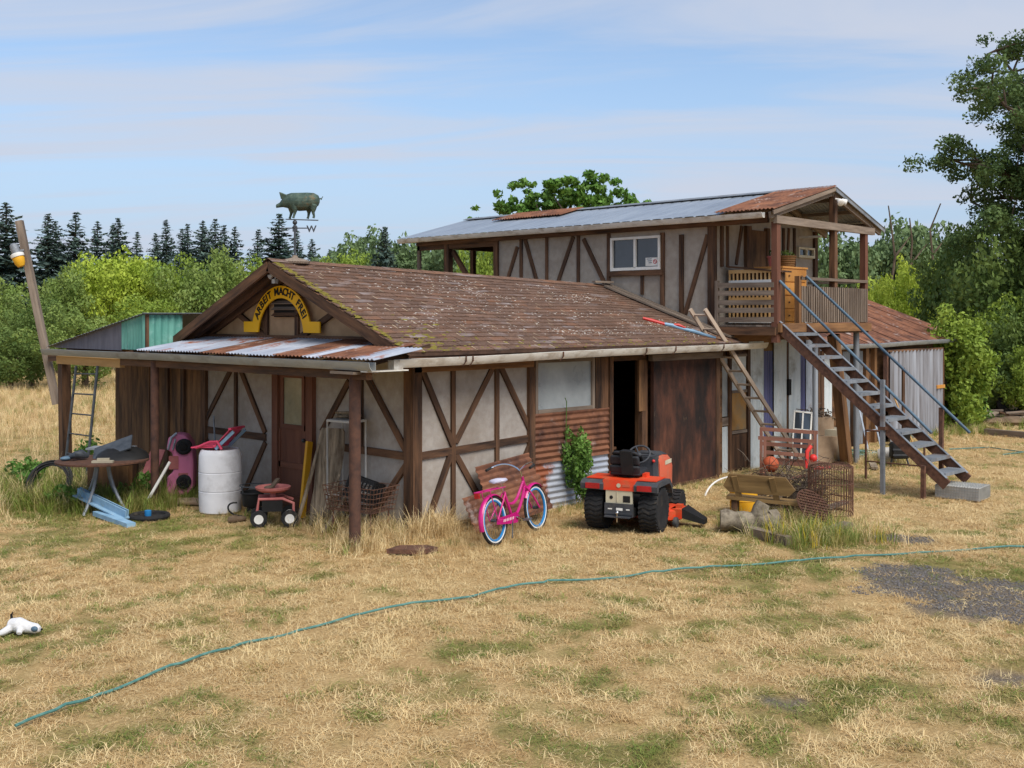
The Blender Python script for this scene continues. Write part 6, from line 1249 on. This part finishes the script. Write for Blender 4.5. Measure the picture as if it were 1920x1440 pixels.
m = MB(); m.bar((-.44, .10, .30), (.50, .10, .26), .26, .045); m.build('seat', 'bench', bn)
m = MB(); m.prism([(-.48, .46), (-.40, .38), (.38, .36), (.46, .44), (.34, .60), (-.40, .62)], (0, .02, 0), (1, 0, 0), (0, -.15, 1), -.05); m.build('backrest', 'bench', bn)
for x in (-.27, .22): m = MB(); m.bar((x, .03, .27), (x-.06, -.07, .60), .075, .06, up=(0, -1, 0)); m.build('back_support', 'bench', bn)
for x in (-.34, .38): m = MB(); m.box((x-.04, -.0, 0), (x+.04, .20, .28)); m.build('leg', 'timber', bn)
yd = gp(1400, 968); m = MB(); m.lathe([(.17, 0), (.185, .02), (.19, .16), (.195, .165), (.19, .18), (.195, .38), (.20, .40), (.17, .41), (.16, .38)], seg=26); single('yellow_drum', m, 'yellow', 'small yellow tub standing behind the bench back', 'tub', loc=(yd.x+.28, yd.y+.22, 0))
wr = gp(1450, 945); m = MB()
for k in range(16): m.torus((random.gauss(0, .02), random.gauss(0, .02), .03+.026*k), (random.gauss(0, .14), random.gauss(0, .14), 1), .25+random.gauss(0, .02), .007, 26, 5)
single('wire_roll', m, 'rust_dark', 'loose roll of rusty wire under the basketball', 'wire', loc=(wr.x+.05, wr.y+.05, 0))
bb = Vector((wr.x-.02, wr.y+.03, .46)); bo = thing('basketball', 'orange basketball resting on the rusty wire roll', 'ball', tuple(bb), R(20)); m = MB(); m.ball((0, 0, .118), .118, 24, 16); m.build('ball', 'basketball', bo)
m = MB(); 
for ax in ((1, 0, 0), (0, 1, 0), (0, 0, 1)): m.torus((0, 0, .118), ax, .117, .0032, 36, 5)
m.build('seams', 'black_paint', bo)
m = MB(); p = gp(1322, 930); q = gp(1366, 912); m.tube(bez([p, p+rx*.08+Vector((0, 0, .26)), q+Vector((0, 0, .16))+rx*.05]), .014, 7); single('white_tube', m, 'white_paint', 'bent white plastic tube beside the bench', 'tube')
# tangle of dead brush behind the bench
m = MB(); r_ = random.Random(8); p0 = gp(1490, 955)+fw*.15
for k in range(430):
    q = p0+rx*r_.gauss(0, .30)+fw*r_.gauss(0, .22)+Vector((0, 0, abs(r_.gauss(.22, .20)))); dv = Vector((r_.gauss(0, 1), r_.gauss(0, 1), r_.gauss(.2, .5))).normalized()*r_.uniform(.12, .45); m.tube([q, q+dv*.5+Vector((0, 0, r_.gauss(0, .03))), q+dv], [.007, .005, .003], 3)
tag(single('brush_tangle', m, 'bark', 'tangle of dead brush and wire behind the bench', 'brush'), kind='stuff')
for (x0, y0, z0, x1, y1, z1, wd, mt, lb) in ((-.1, .0, .02, .45, .25, .50, .10, 'timber_grey', 'grey plank slanting up through the brush tangle'), (.1, -.2, .05, .5, .1, .28, .12, 'bench', 'short brown board low in the brush tangle'), (-.35, .2, .3, .3, .3, .42, .07, 'rack_wood', 'thin red-brown lath across the brush tangle'), (.35, -.25, .02, .75, -.1, .10, .14, 'timber_grey', 'weathered board end on ground below the wire cage')):
    m = MB(); m.bar(p0+rx*x0+fw*y0+Vector((0, 0, z0)), p0+rx*x1+fw*y1+Vector((0, 0, z1)), wd, .03); single('scrap_board', m, mt, lb, 'board', 'scrap boards behind the bench')
for (px, py, w_, h_, lb, sd_) in ((225, 935, .55, .45, 'broad-leaved green weed under the round table', 1), (255, 940, .45, .50, 'leafy green weed left of the porch post', 2), (165, 900, .5, .75, 'tall leafy weed in front of the round table', 3), (60, 930, .7, .6, 'leafy weed left of the black pipe coil', 4), (120, 955, .5, .35, 'low leafy weed below the black pipe coil', 5)):
    q = crown_mesh('crown', sub_blobs([(0, 0, h_*.5, w_*.5, w_*.5, h_*.5)], 9, 400+sd_, .45, .9), 3000, .085, 'leaf_rose', 410+sd_, .2); m = MB(); m.tube([(0, 0, -.02), (.02, 0, h_*.7)], [.012, .006], 5); limbs(m, (0, 0, .02), [(w_*.3, 0, h_*.6), (-w_*.3, .1, h_*.6), (0, -w_*.3, h_*.7)], .008, sd_)
    place_tree('weed_plant', q, m.mesh('stem', 'leaf_rose'), tuple(gp(px, py)), lb, 'weed', sd_, 1, 'leafy weeds by the porch')
# red-brown slatted rack, red toy
rk = thing('slatted_rack', 'red-brown wooden slatted rack behind the basketball', 'rack', tuple(gp(1490, 925)), R(43.5-90-12))
for (x, y, z0, z1) in ((-.50, .25, 0, .98), (-.45, -.05, 0, .86), (.22, -.05, 0, .80), (.32, .25, 0, .95)): m = MB(); m.box((x-.024, y-.022, z0), (x+.024, y+.022, z1)); m.build('post', 'pink_dull' if False else 'rack_wood', rk)
for (y, z, x0, x1) in ((.25, .95, -.52, .36), (.25, .72, -.5, .34), (-.05, .84, -.55, .28), (-.05, .62, -.45, .25), (.1, .50, -.48, .3), (.0, .47, -.48, .3)): m = MB(); m.bar((x0, y, z+.01), (x1, y, z-.03), .035, .055); m.build('slat', 'rack_wood', rk)
p = gp(1512, 935); m = MB(); m.tube([p+Vector((0, 0, .45)), p+Vector((.02, 0, .7)), p+Vector((.1, -.02, .78))], .03, 8); m.ball(p+Vector((.12, -.05, .60)), .06); m.tube([p+rx*.1+Vector((0, 0, .45)), p+rx*.35+Vector((0, 0, .47))], .028, 8); single('red_toy', m, 'red_plastic', 'bright red plastic toy part stuck on the slatted rack', 'toy')
# cage
cg_ = gp(1560, 968); cgo = thing('wire_cage', 'tall rusty wire cage right of the bench', 'cage', (cg_.x+.15, cg_.y+.1, 0), R(-20))
m = MB()
for k in range(40): a = 6.283*k/40; m.tube([(.30*math.cos(a), .30*math.sin(a), 0), (.30*math.cos(a), .30*math.sin(a), .66)], .0055, 4)
m.build('bars', 'rust', cgo); m = MB()
for z in (.02, .22, .44, .66): m.torus((0, 0, z), (0, 0, 1), .302, .006, 32, 5)
m.build('hoops', 'rust', cgo); m = MB()
for k in range(13):
    x = -.28+.56*k/12; h = math.sqrt(max(.001, .30**2-x*x)); m.tube([(x, -h, .66), (x, 0, .70), (x, h, .66)], .005, 4); m.tube([(-h, x, .66), (0, x, .70), (h, x, .66)], .005, 4)
m.build('top_mesh', 'rust', cgo)
p = gp(1530, 985); m = MB()
for k in range(12):
    x = -.30+.6*k/11; h = math.sqrt(max(.002, .32**2-x*x)); m.bar((x, -h, .0), (x, h, .0), .022, .012, up=(0, 0, 1)); m.bar((-h, x, .012), (h, x, .012), .022, .012, up=(0, 0, 1))
single('lattice_grate', m.torus((0, 0, 0), (0, 0, 1), .325, .012, 32, 6), 'rust_dark', 'round black lattice grate leaning on the wire cage', 'grate', loc=(p.x+.05, p.y+.05, .22), rot=(R(48), R(14), R(43.5-90+25))).scale = (.84, .84, .84)
# clutter at the block's ground floor
a = gp(1420, 866); m = MB(); m.box((-.22, -.015, 0), (.22, .015, .80)); single('tan_board', m, 'tan_board', 'pale tan board leaning on the white corrugated wall', 'board', loc=(a.x+.1, a.y-.05, 0), rot=(R(-6), 0, 0))
a = gp(1450, 868); m = MB(); m.box((-.45, -.03, 0), (.45, .03, .75)); m.box((-.42, -.04, .05), (-.1, -.03, .3)); single('metal_panel', m, 'steel_dark', 'grey metal panel standing behind the ladder foot', 'panel', loc=(a.x+.15, a.y+.1, 0), rot=(R(-5), 0, R(-10)))  # a flat metal sheet standing upright, not a cabinet
a = gp(1500, 872); wf = thing('window_screen', 'white framed window sash leaning upright beside the boxes', 'window sash', (a.x, a.y, 0), (R(-10), R(6), R(43.5-90)))
m = MB()
for (p, q) in (((-.16, 0), (-.16, 1.0)), ((.16, 0), (.16, 1.0)), ((-.16, .02), (.16, .02)), ((-.16, .98), (.16, .98)), ((0, 0), (0, 1.0)), ((-.16, .65), (.16, .65)), ((-.16, .33), (.16, .33))): m.bar((p[0], 0, p[1]), (q[0], 0, q[1]), .028, .03, up=(0, 1, 0))
m.build('frame', 'white_paint', wf); m = MB(); m.box((-.16, .005, .02), (.16, .01, .98)); m.build('pane', 'glass_dark', wf)
for (px, py, s_, rz, mt, nm, lb) in ((1532, 838, (.62, .44, .50), 10, 'cardboard', 'cardboard_box', 'large tan cardboard box under the stair'), (1556, 846, (.36, .36, .62), -14, 'tan_board', 'cardboard_box', 'pinkish crumpled box right of the large box'), (1535, 834, (.46, .32, .34), 24, 'cardboard', 'cardboard_box', 'smaller grey box on top of the large tan box')):
    a = ony(px, py, -.30 if 'pinkish' not in lb else -.45); z = .50 if 'top' in lb else 0; bx2 = thing(nm, lb, 'box', (a.x, a.y, z), R(rz-46)); m = MB(); w_, d_, h_ = s_; m.hexa([(-w_/2, -d_/2, 0), (w_/2, -d_/2, 0), (w_/2, d_/2, 0), (-w_/2, d_/2, 0), (-w_/2*1.03, -d_/2, h_), (w_/2*.98, -d_/2, h_*.96), (w_/2, d_/2, h_), (-w_/2, d_/2, h_*1.03)]); m.build('box', mt, bx2)
    m = MB(); m.bar((w_/2, 0, h_), (w_/2+.14, 0, h_-.08), d_*.9, .008); m.bar((-w_/2, 0, h_), (-w_/2-.10, 0, h_+.06), d_*.9, .008); m.build('flap', mt, bx2)
a = ony(1535, 834, -.30); m = MB()
for k in range(40): q = Vector((random.gauss(0, .13), random.gauss(0, .09), .85+abs(random.gauss(0, .07)))); m.tube([q, q+Vector((random.gauss(0, .1), random.gauss(0, .1), random.gauss(0, .04)))], .012, 4)
single('dead_foliage', m, 'bark', 'brown dead vines heaped on the stacked boxes', 'vines', loc=(a.x, a.y, 0))
a = gp(1605, 832); m = MB()
for (p, q) in (((-.13, 0), (-.13, .95)), ((.13, 0), (.13, .95)), ((-.13, .01), (.13, .01)), ((-.13, .94), (.13, .94)), ((-.13, .45), (.13, .45))): m.bar((p[0], 0, p[1]), (q[0], 0, q[1]), .03, .025, up=(0, 1, 0))
single('aluminium_frame', m, 'steel', 'bare aluminium frame leaning near the pipe support', 'frame', loc=(a.x-1.2, a.y-1.0, 0), rot=(R(-14), R(-8), R(43.5-90)))
a = gp(1610, 856); m = MB()
for k in range(7): m.torus((random.gauss(0, .04), random.gauss(0, .04), .02+.012*k), (random.gauss(0, .06), random.gauss(0, .06), 1), .42-.03*(k % 4), .013, 34, 6)
m.tube([(-.4, 0, .02), (-.7, .15, .01), (-.9, .1, .01)], .013, 6); single('hose_coil', m, 'hose_teal', 'coil of teal garden hose lying behind the timber post', 'hose', loc=(a.x, a.y, 0))
a = gp(1686, 874); gn = thing('black_case', 'black ribbed case on legs under the stair', 'case', (a.x, a.y, 0), R(43.5-90)); m = MB(); m.box((-.16, -.1, .14), (.16, .1, .44)); o = m.build('case', 'black_paint', gn); o.modifiers.new('soft', 'BEVEL').width = .03
for x in (-.13, .13): m = MB(); m.bar((x, 0, .16), (x*1.3, -.04, 0), .025, .025); m.build('leg', 'steel_dark', gn)
m = MB(); m.box((-.15, -.108, .20), (.15, -.10, .23)); m.box((-.15, -.108, .30), (.15, -.10, .33)); m.build('rib', 'tractor_grey', gn)
a = gp(1660, 868); m = MB(); m.lathe([(.04, 0), (.13, .02), (.15, .08), (.15, .24), (.12, .31), (.04, .33)], seg=22); single('white_tank', m, 'dirty_white', 'small white tank lying left of the black case', 'tank', loc=(a.x-.1, a.y+.1, .12), rot=(R(80), 0, R(20)))
a = gp(1640, 880); m = MB(); m.bar((a.x, a.y, .02), (a.x+.28, a.y+.18, .07), .12, .04); single('wood_offcut', m, 'driftwood', 'pale wood offcut on the ground by white tank', 'wood')
# broom and bucket by the shed door
a = gp(1690, 800); bq = Vector((12.0, -.35, 0)); m = MB(); m.lathe([(.16, 0), (.20, .32), (.21, .33), (.19, .32), (.15, .03)], seg=22); single('black_bucket', m, 'black_paint', 'black bucket in front of the corrugated shed door', 'bucket', loc=tuple(ony(1690, 800, -.35).xy)+(0,)); p = ony(1713, 803, -.5); q = ony(1677, 746, -.1); p.z = 0; m = MB(); m.tube([p, q], .018, 7); single('broom_handle', m, 'new_lumber', 'wooden broom handle leaning beside the black bucket', 'handle')
# right edge: pipe post, debris, drum, tyre, edging
p = gp(1851, 766); pp = thing('pipe_post', 'pale pipe post with crossbar before the dark hedge', 'post', (p.x, p.y, 0), R(43.5-90)); m = MB(); m.tube([(0, 0, -.05), (0, 0, 1.95)], .055, 10); m.build('post', 'galv', pp); m = MB(); m.tube([(-.05, 0, 1.93), (.28, 0, 1.96)], .03, 8); m.build('crossbar', 'galv_dull', pp)
p = gp(1862, 768); m = MB(); m.lathe([(.05, 0), (.26, .01), (.28, .05), (.28, .75), (.26, .8), (.05, .81)], seg=24); single('black_drum', m, 'black_paint', 'black drum lying behind the debris pile', 'drum', loc=(p.x-.3, p.y+.3, .28), rot=(R(90), 0, R(43.5-90+80)))
p = gp(1896, 782); m = MB(); m.torus((0, 0, 0), (0, 0, 1), .30, .10, 30, 10); single('old_tyre', m, 'rubber', 'worn tyre tilted on the debris pile', 'tyre', loc=(p.x, p.y, .36), rot=(R(62), R(10), R(43.5-90)))
for k in range(16):
    p = gp(random.uniform(1818, 1915), random.uniform(788, 800)); a = R(43.5-90)+random.gauss(0, .5); L_ = random.uniform(.3, .65); z = random.uniform(.06, .30); dv = Vector((math.cos(a), math.sin(a), random.gauss(0, .12)))*L_; m = MB(); m.bar(p-dv+Vector((0, 0, z)), p+dv+Vector((0, 0, z)), random.uniform(.08, .16), .04)
    o = single('scrap_plank', m, random.choice(['timber_grey', 'driftwood', 'timber']), 'weathered plank in the debris heap by the tyre', 'plank', 'planks of the debris heap')
m = MB()
for k in range(9): p = gp(random.uniform(1830, 1910), 796); m.ball(p+Vector((0, 0, .08)), random.uniform(.15, .28), 9, 6, sc=(1.3, 1.2, .5))
o = single('debris_mound', m, 'soil', 'low mound of earth under the debris planks', 'mound')
a, b = gp(1790, 800), gp(1870, 812); m = MB(); m.bar(a+Vector((0, 0, .05)), b+Vector((0, 0, .05)), .12, .12); single('timber_edging', m, 'bench', 'brown timber edging in front of the debris heap', 'beam')
a, b = gp(1848, 814), gp(1960, 824); m = MB(); m.bar(a+Vector((0, 0, .06)), b+Vector((0, 0, .06)), .14, .14); single('timber_edging', m, 'timber_grey', 'mossy timber sleeper at the right edge by debris', 'beam')
p = gp(1780, 842); m = MB(); m.tube([p, p+rx*.9+fw*.2+Vector((0, 0, .015)), p+rx*1.3-fw*.5, p+rx*.7-fw*.9], .012, 6); single('hose_end', m, 'hose_teal', 'thin pale hose loop on grass right of the stair', 'hose')
# ================================================================== BALCONY THINGS
cr = thing('slatted_crib_side', 'pale wooden slatted crib side leaning inside the balcony', 'crib side', (7.35, -.45, 2.59), (0, 0, 0))
for k in range(13): y = -.46+k*.078; m = MB(); m.box((-.012, y-.013, .05), (.012, y+.013, .92)); m.build('slat', 'bamboo', cr)
for z in (.06, .44, .74, .92): m = MB(); m.box((-.018, -.48, z-.03), (.018, .49, z+.03)); m.build('rail', 'white_paint' if z in (.06, .74) else 'bamboo', cr)
m = MB(); m.bar((7.55, -.92, 3.50), (7.55, .05, 3.60), .5, .03); m.box((7.4, -.85, 2.59), (7.7, .0, 3.48)); single('stored_cabinet', m, 'timber', 'dark wooden cabinet behind the slatted crib side', 'cabinet')
ds = thing('chest_of_drawers', 'orange varnished chest of drawers on the balcony', 'dresser', (8.15, -.52, 2.59), 0)
m = MB(); m.box((-.42, -.26, 0), (.42, .26, .98)); m.box((-.44, -.28, .98), (.44, .28, 1.01)); m.build('body', 'wood_orange', ds)
for k in range(4):
    m = MB(); m.box((-.38, -.275, .06+k*.23), (.38, -.26, .26+k*.23)); dr = m.build('drawer', 'wood_orange', ds); m = MB()
    for x in (-.22, .22): m.ball((x, -.285, .16+k*.23), .018, 8, 6)
    m.build('knob', 'timber', dr)
pt_ = thing('flower_pot', 'pink flower pot on the chest of drawers', 'pot', (7.92, -.5, 3.60)); m = MB(); m.lathe([(.07, 0), (.10, .16), (.115, .165), (.115, .19), (.09, .18)], seg=20); m.build('pot', 'pink_dull', pt_)
q = crown_mesh('leaves', [(0, 0, .26, .10, .10, .09), (.05, 0, .3, .08, .08, .1)], 9000, .05, 'leaf_oak', 5, .2); o = bpy.data.objects.new('leaves', q); C.objects.link(o); o.parent = pt_
kb = thing('wicker_basket', 'brown wicker basket on the chest of drawers', 'basket', (8.36, -.5, 3.60)); m = MB(); m.lathe([(.13, 0), (.17, .20), (.18, .21), (.16, .2), (.12, .03)], seg=20); m.build('basket', 'bench', kb); m = MB()
for z in (.04, .08, .12, .16, .20): m.torus((0, 0, z), (0, 0, 1), .135+.2*z, .010, 22, 5)
m.build('weave', 'timber_light', kb); q = crown_mesh('dried_flowers', [(0, 0, .24, .15, .15, .08)], 6000, .05, 'leaf_olive', 6, .2); o = bpy.data.objects.new('dried_flowers', q); C.objects.link(o); o.parent = kb
# ================================================================== things seen inside the doorway
m = MB(); m.lathe([(.05, .34), (.20, .30), (.28, .20), (.30, .08), (.31, .06), (.02, .05)], seg=24); single('kettle_lid', m, 'tan_board', 'pale dome lid on the stool inside the dark doorway', 'lid', loc=(4.25, .55, .62)); m = MB(); m.box((-.25, -.25, 0), (.25, .25, .04)); 
for x in (-.2, .2):
    for y in (-.2, .2): m.box((x-.02, y-.02, -.62), (x+.02, y+.02, 0))
single('stool', m, 'timber', 'dark stool inside the doorway under the dome lid', 'stool', loc=(4.25, .55, .64)); 
m = MB(); m.bar((4.65, .35, 0), (4.5, .7, 1.15), .25, .02, up=(0, -1, .3)); single('leaning_board', m, 'galv_dull', 'grey board leaning just inside the doorway', 'board')
m = MB(); m.box((3.6, 1.3, 0), (5.6, 1.8, .95)); m.box((4.7, 1.2, .95), (5.1, 1.5, 1.0)); single('workbench', m, 'plywood', 'dark workbench deep inside the doorway', 'workbench')
m = MB(); m.box((4.6, 1.15, 1.0), (4.95, 1.35, 1.06)); single('paper_stack', m, 'white_paint', 'pale papers on the workbench inside the doorway', 'papers')
# ================================================================== FOREGROUND
hp = [(30, 1368), (120, 1330), (200, 1300), (340, 1248), (450, 1215), (560, 1185), (680, 1155), (770, 1136), (880, 1121), (950, 1106), (1030, 1094), (1150, 1085), (1240, 1075), (1330, 1067), (1420, 1060), (1500, 1055), (1600, 1047), (1750, 1036), (1920, 1028), (2100, 1018)]
P_ = [gp(*q) for q in hp]; pts = []
for i in range(len(P_)-1):
    for k in range(6):
        t = k/6; q = P_[i].lerp(P_[i+1], t); q.z = .022+.012*math.sin(i*2.1+k*.6); q += Vector((.010*math.sin(i*1.7+k*.9), .012*math.cos(i*1.3+k*.8), 0)); pts.append(q)
m = MB(); m.tube(pts, .0115, 8); single('garden_hose', m, 'hose_teal', 'long teal garden hose across the foreground lawn', 'hose')
td = thing('plush_dog', 'white plush toy dog lying on the grass at left', 'toy', tuple(gp(44, 1188)), R(43.5-90-10))
m = MB(); m.ell([(-.14, 0, .06, .02, .02), (-.12, 0, .07, .06, .055), (-.04, 0, .072, .07, .065), (.03, 0, .06, .055, .05), (.07, 0, .055, .05, .045), (.12, 0, .05, .05, .042), (.155, 0, .045, .025, .022)], n=14); m.tube([(-.10, -.05, .05), (-.13, -.10, .03), (-.16, -.12, .02)], [.035, .03, .022], 8); m.tube([(-.0, -.05, .05), (.02, -.09, .025)], [.03, .022], 8); m.tube([(-.1, .05, .05), (-.13, .1, .03)], [.035, .025], 8)
o = m.build('body', 'toy_white', td); rm = o.modifiers.new('join', 'REMESH'); rm.mode = 'VOXEL'; rm.voxel_size = .007; rm.use_smooth_shade = True
m = MB(); m.ball((.125, -.035, .055), .03, 10, 7, sc=(1.1, .7, .8)); m.build('ear', 'blue_steel', td); m = MB(); m.tube([(-.12, .02, .10), (-.13, .02, .15), (-.115, .02, .17)], [.012, .010, .006], 6); m.build('tail', 'black_paint', td); m = MB(); m.ball((.172, 0, .045), .010, 8, 6); m.build('nose', 'black_paint', td)
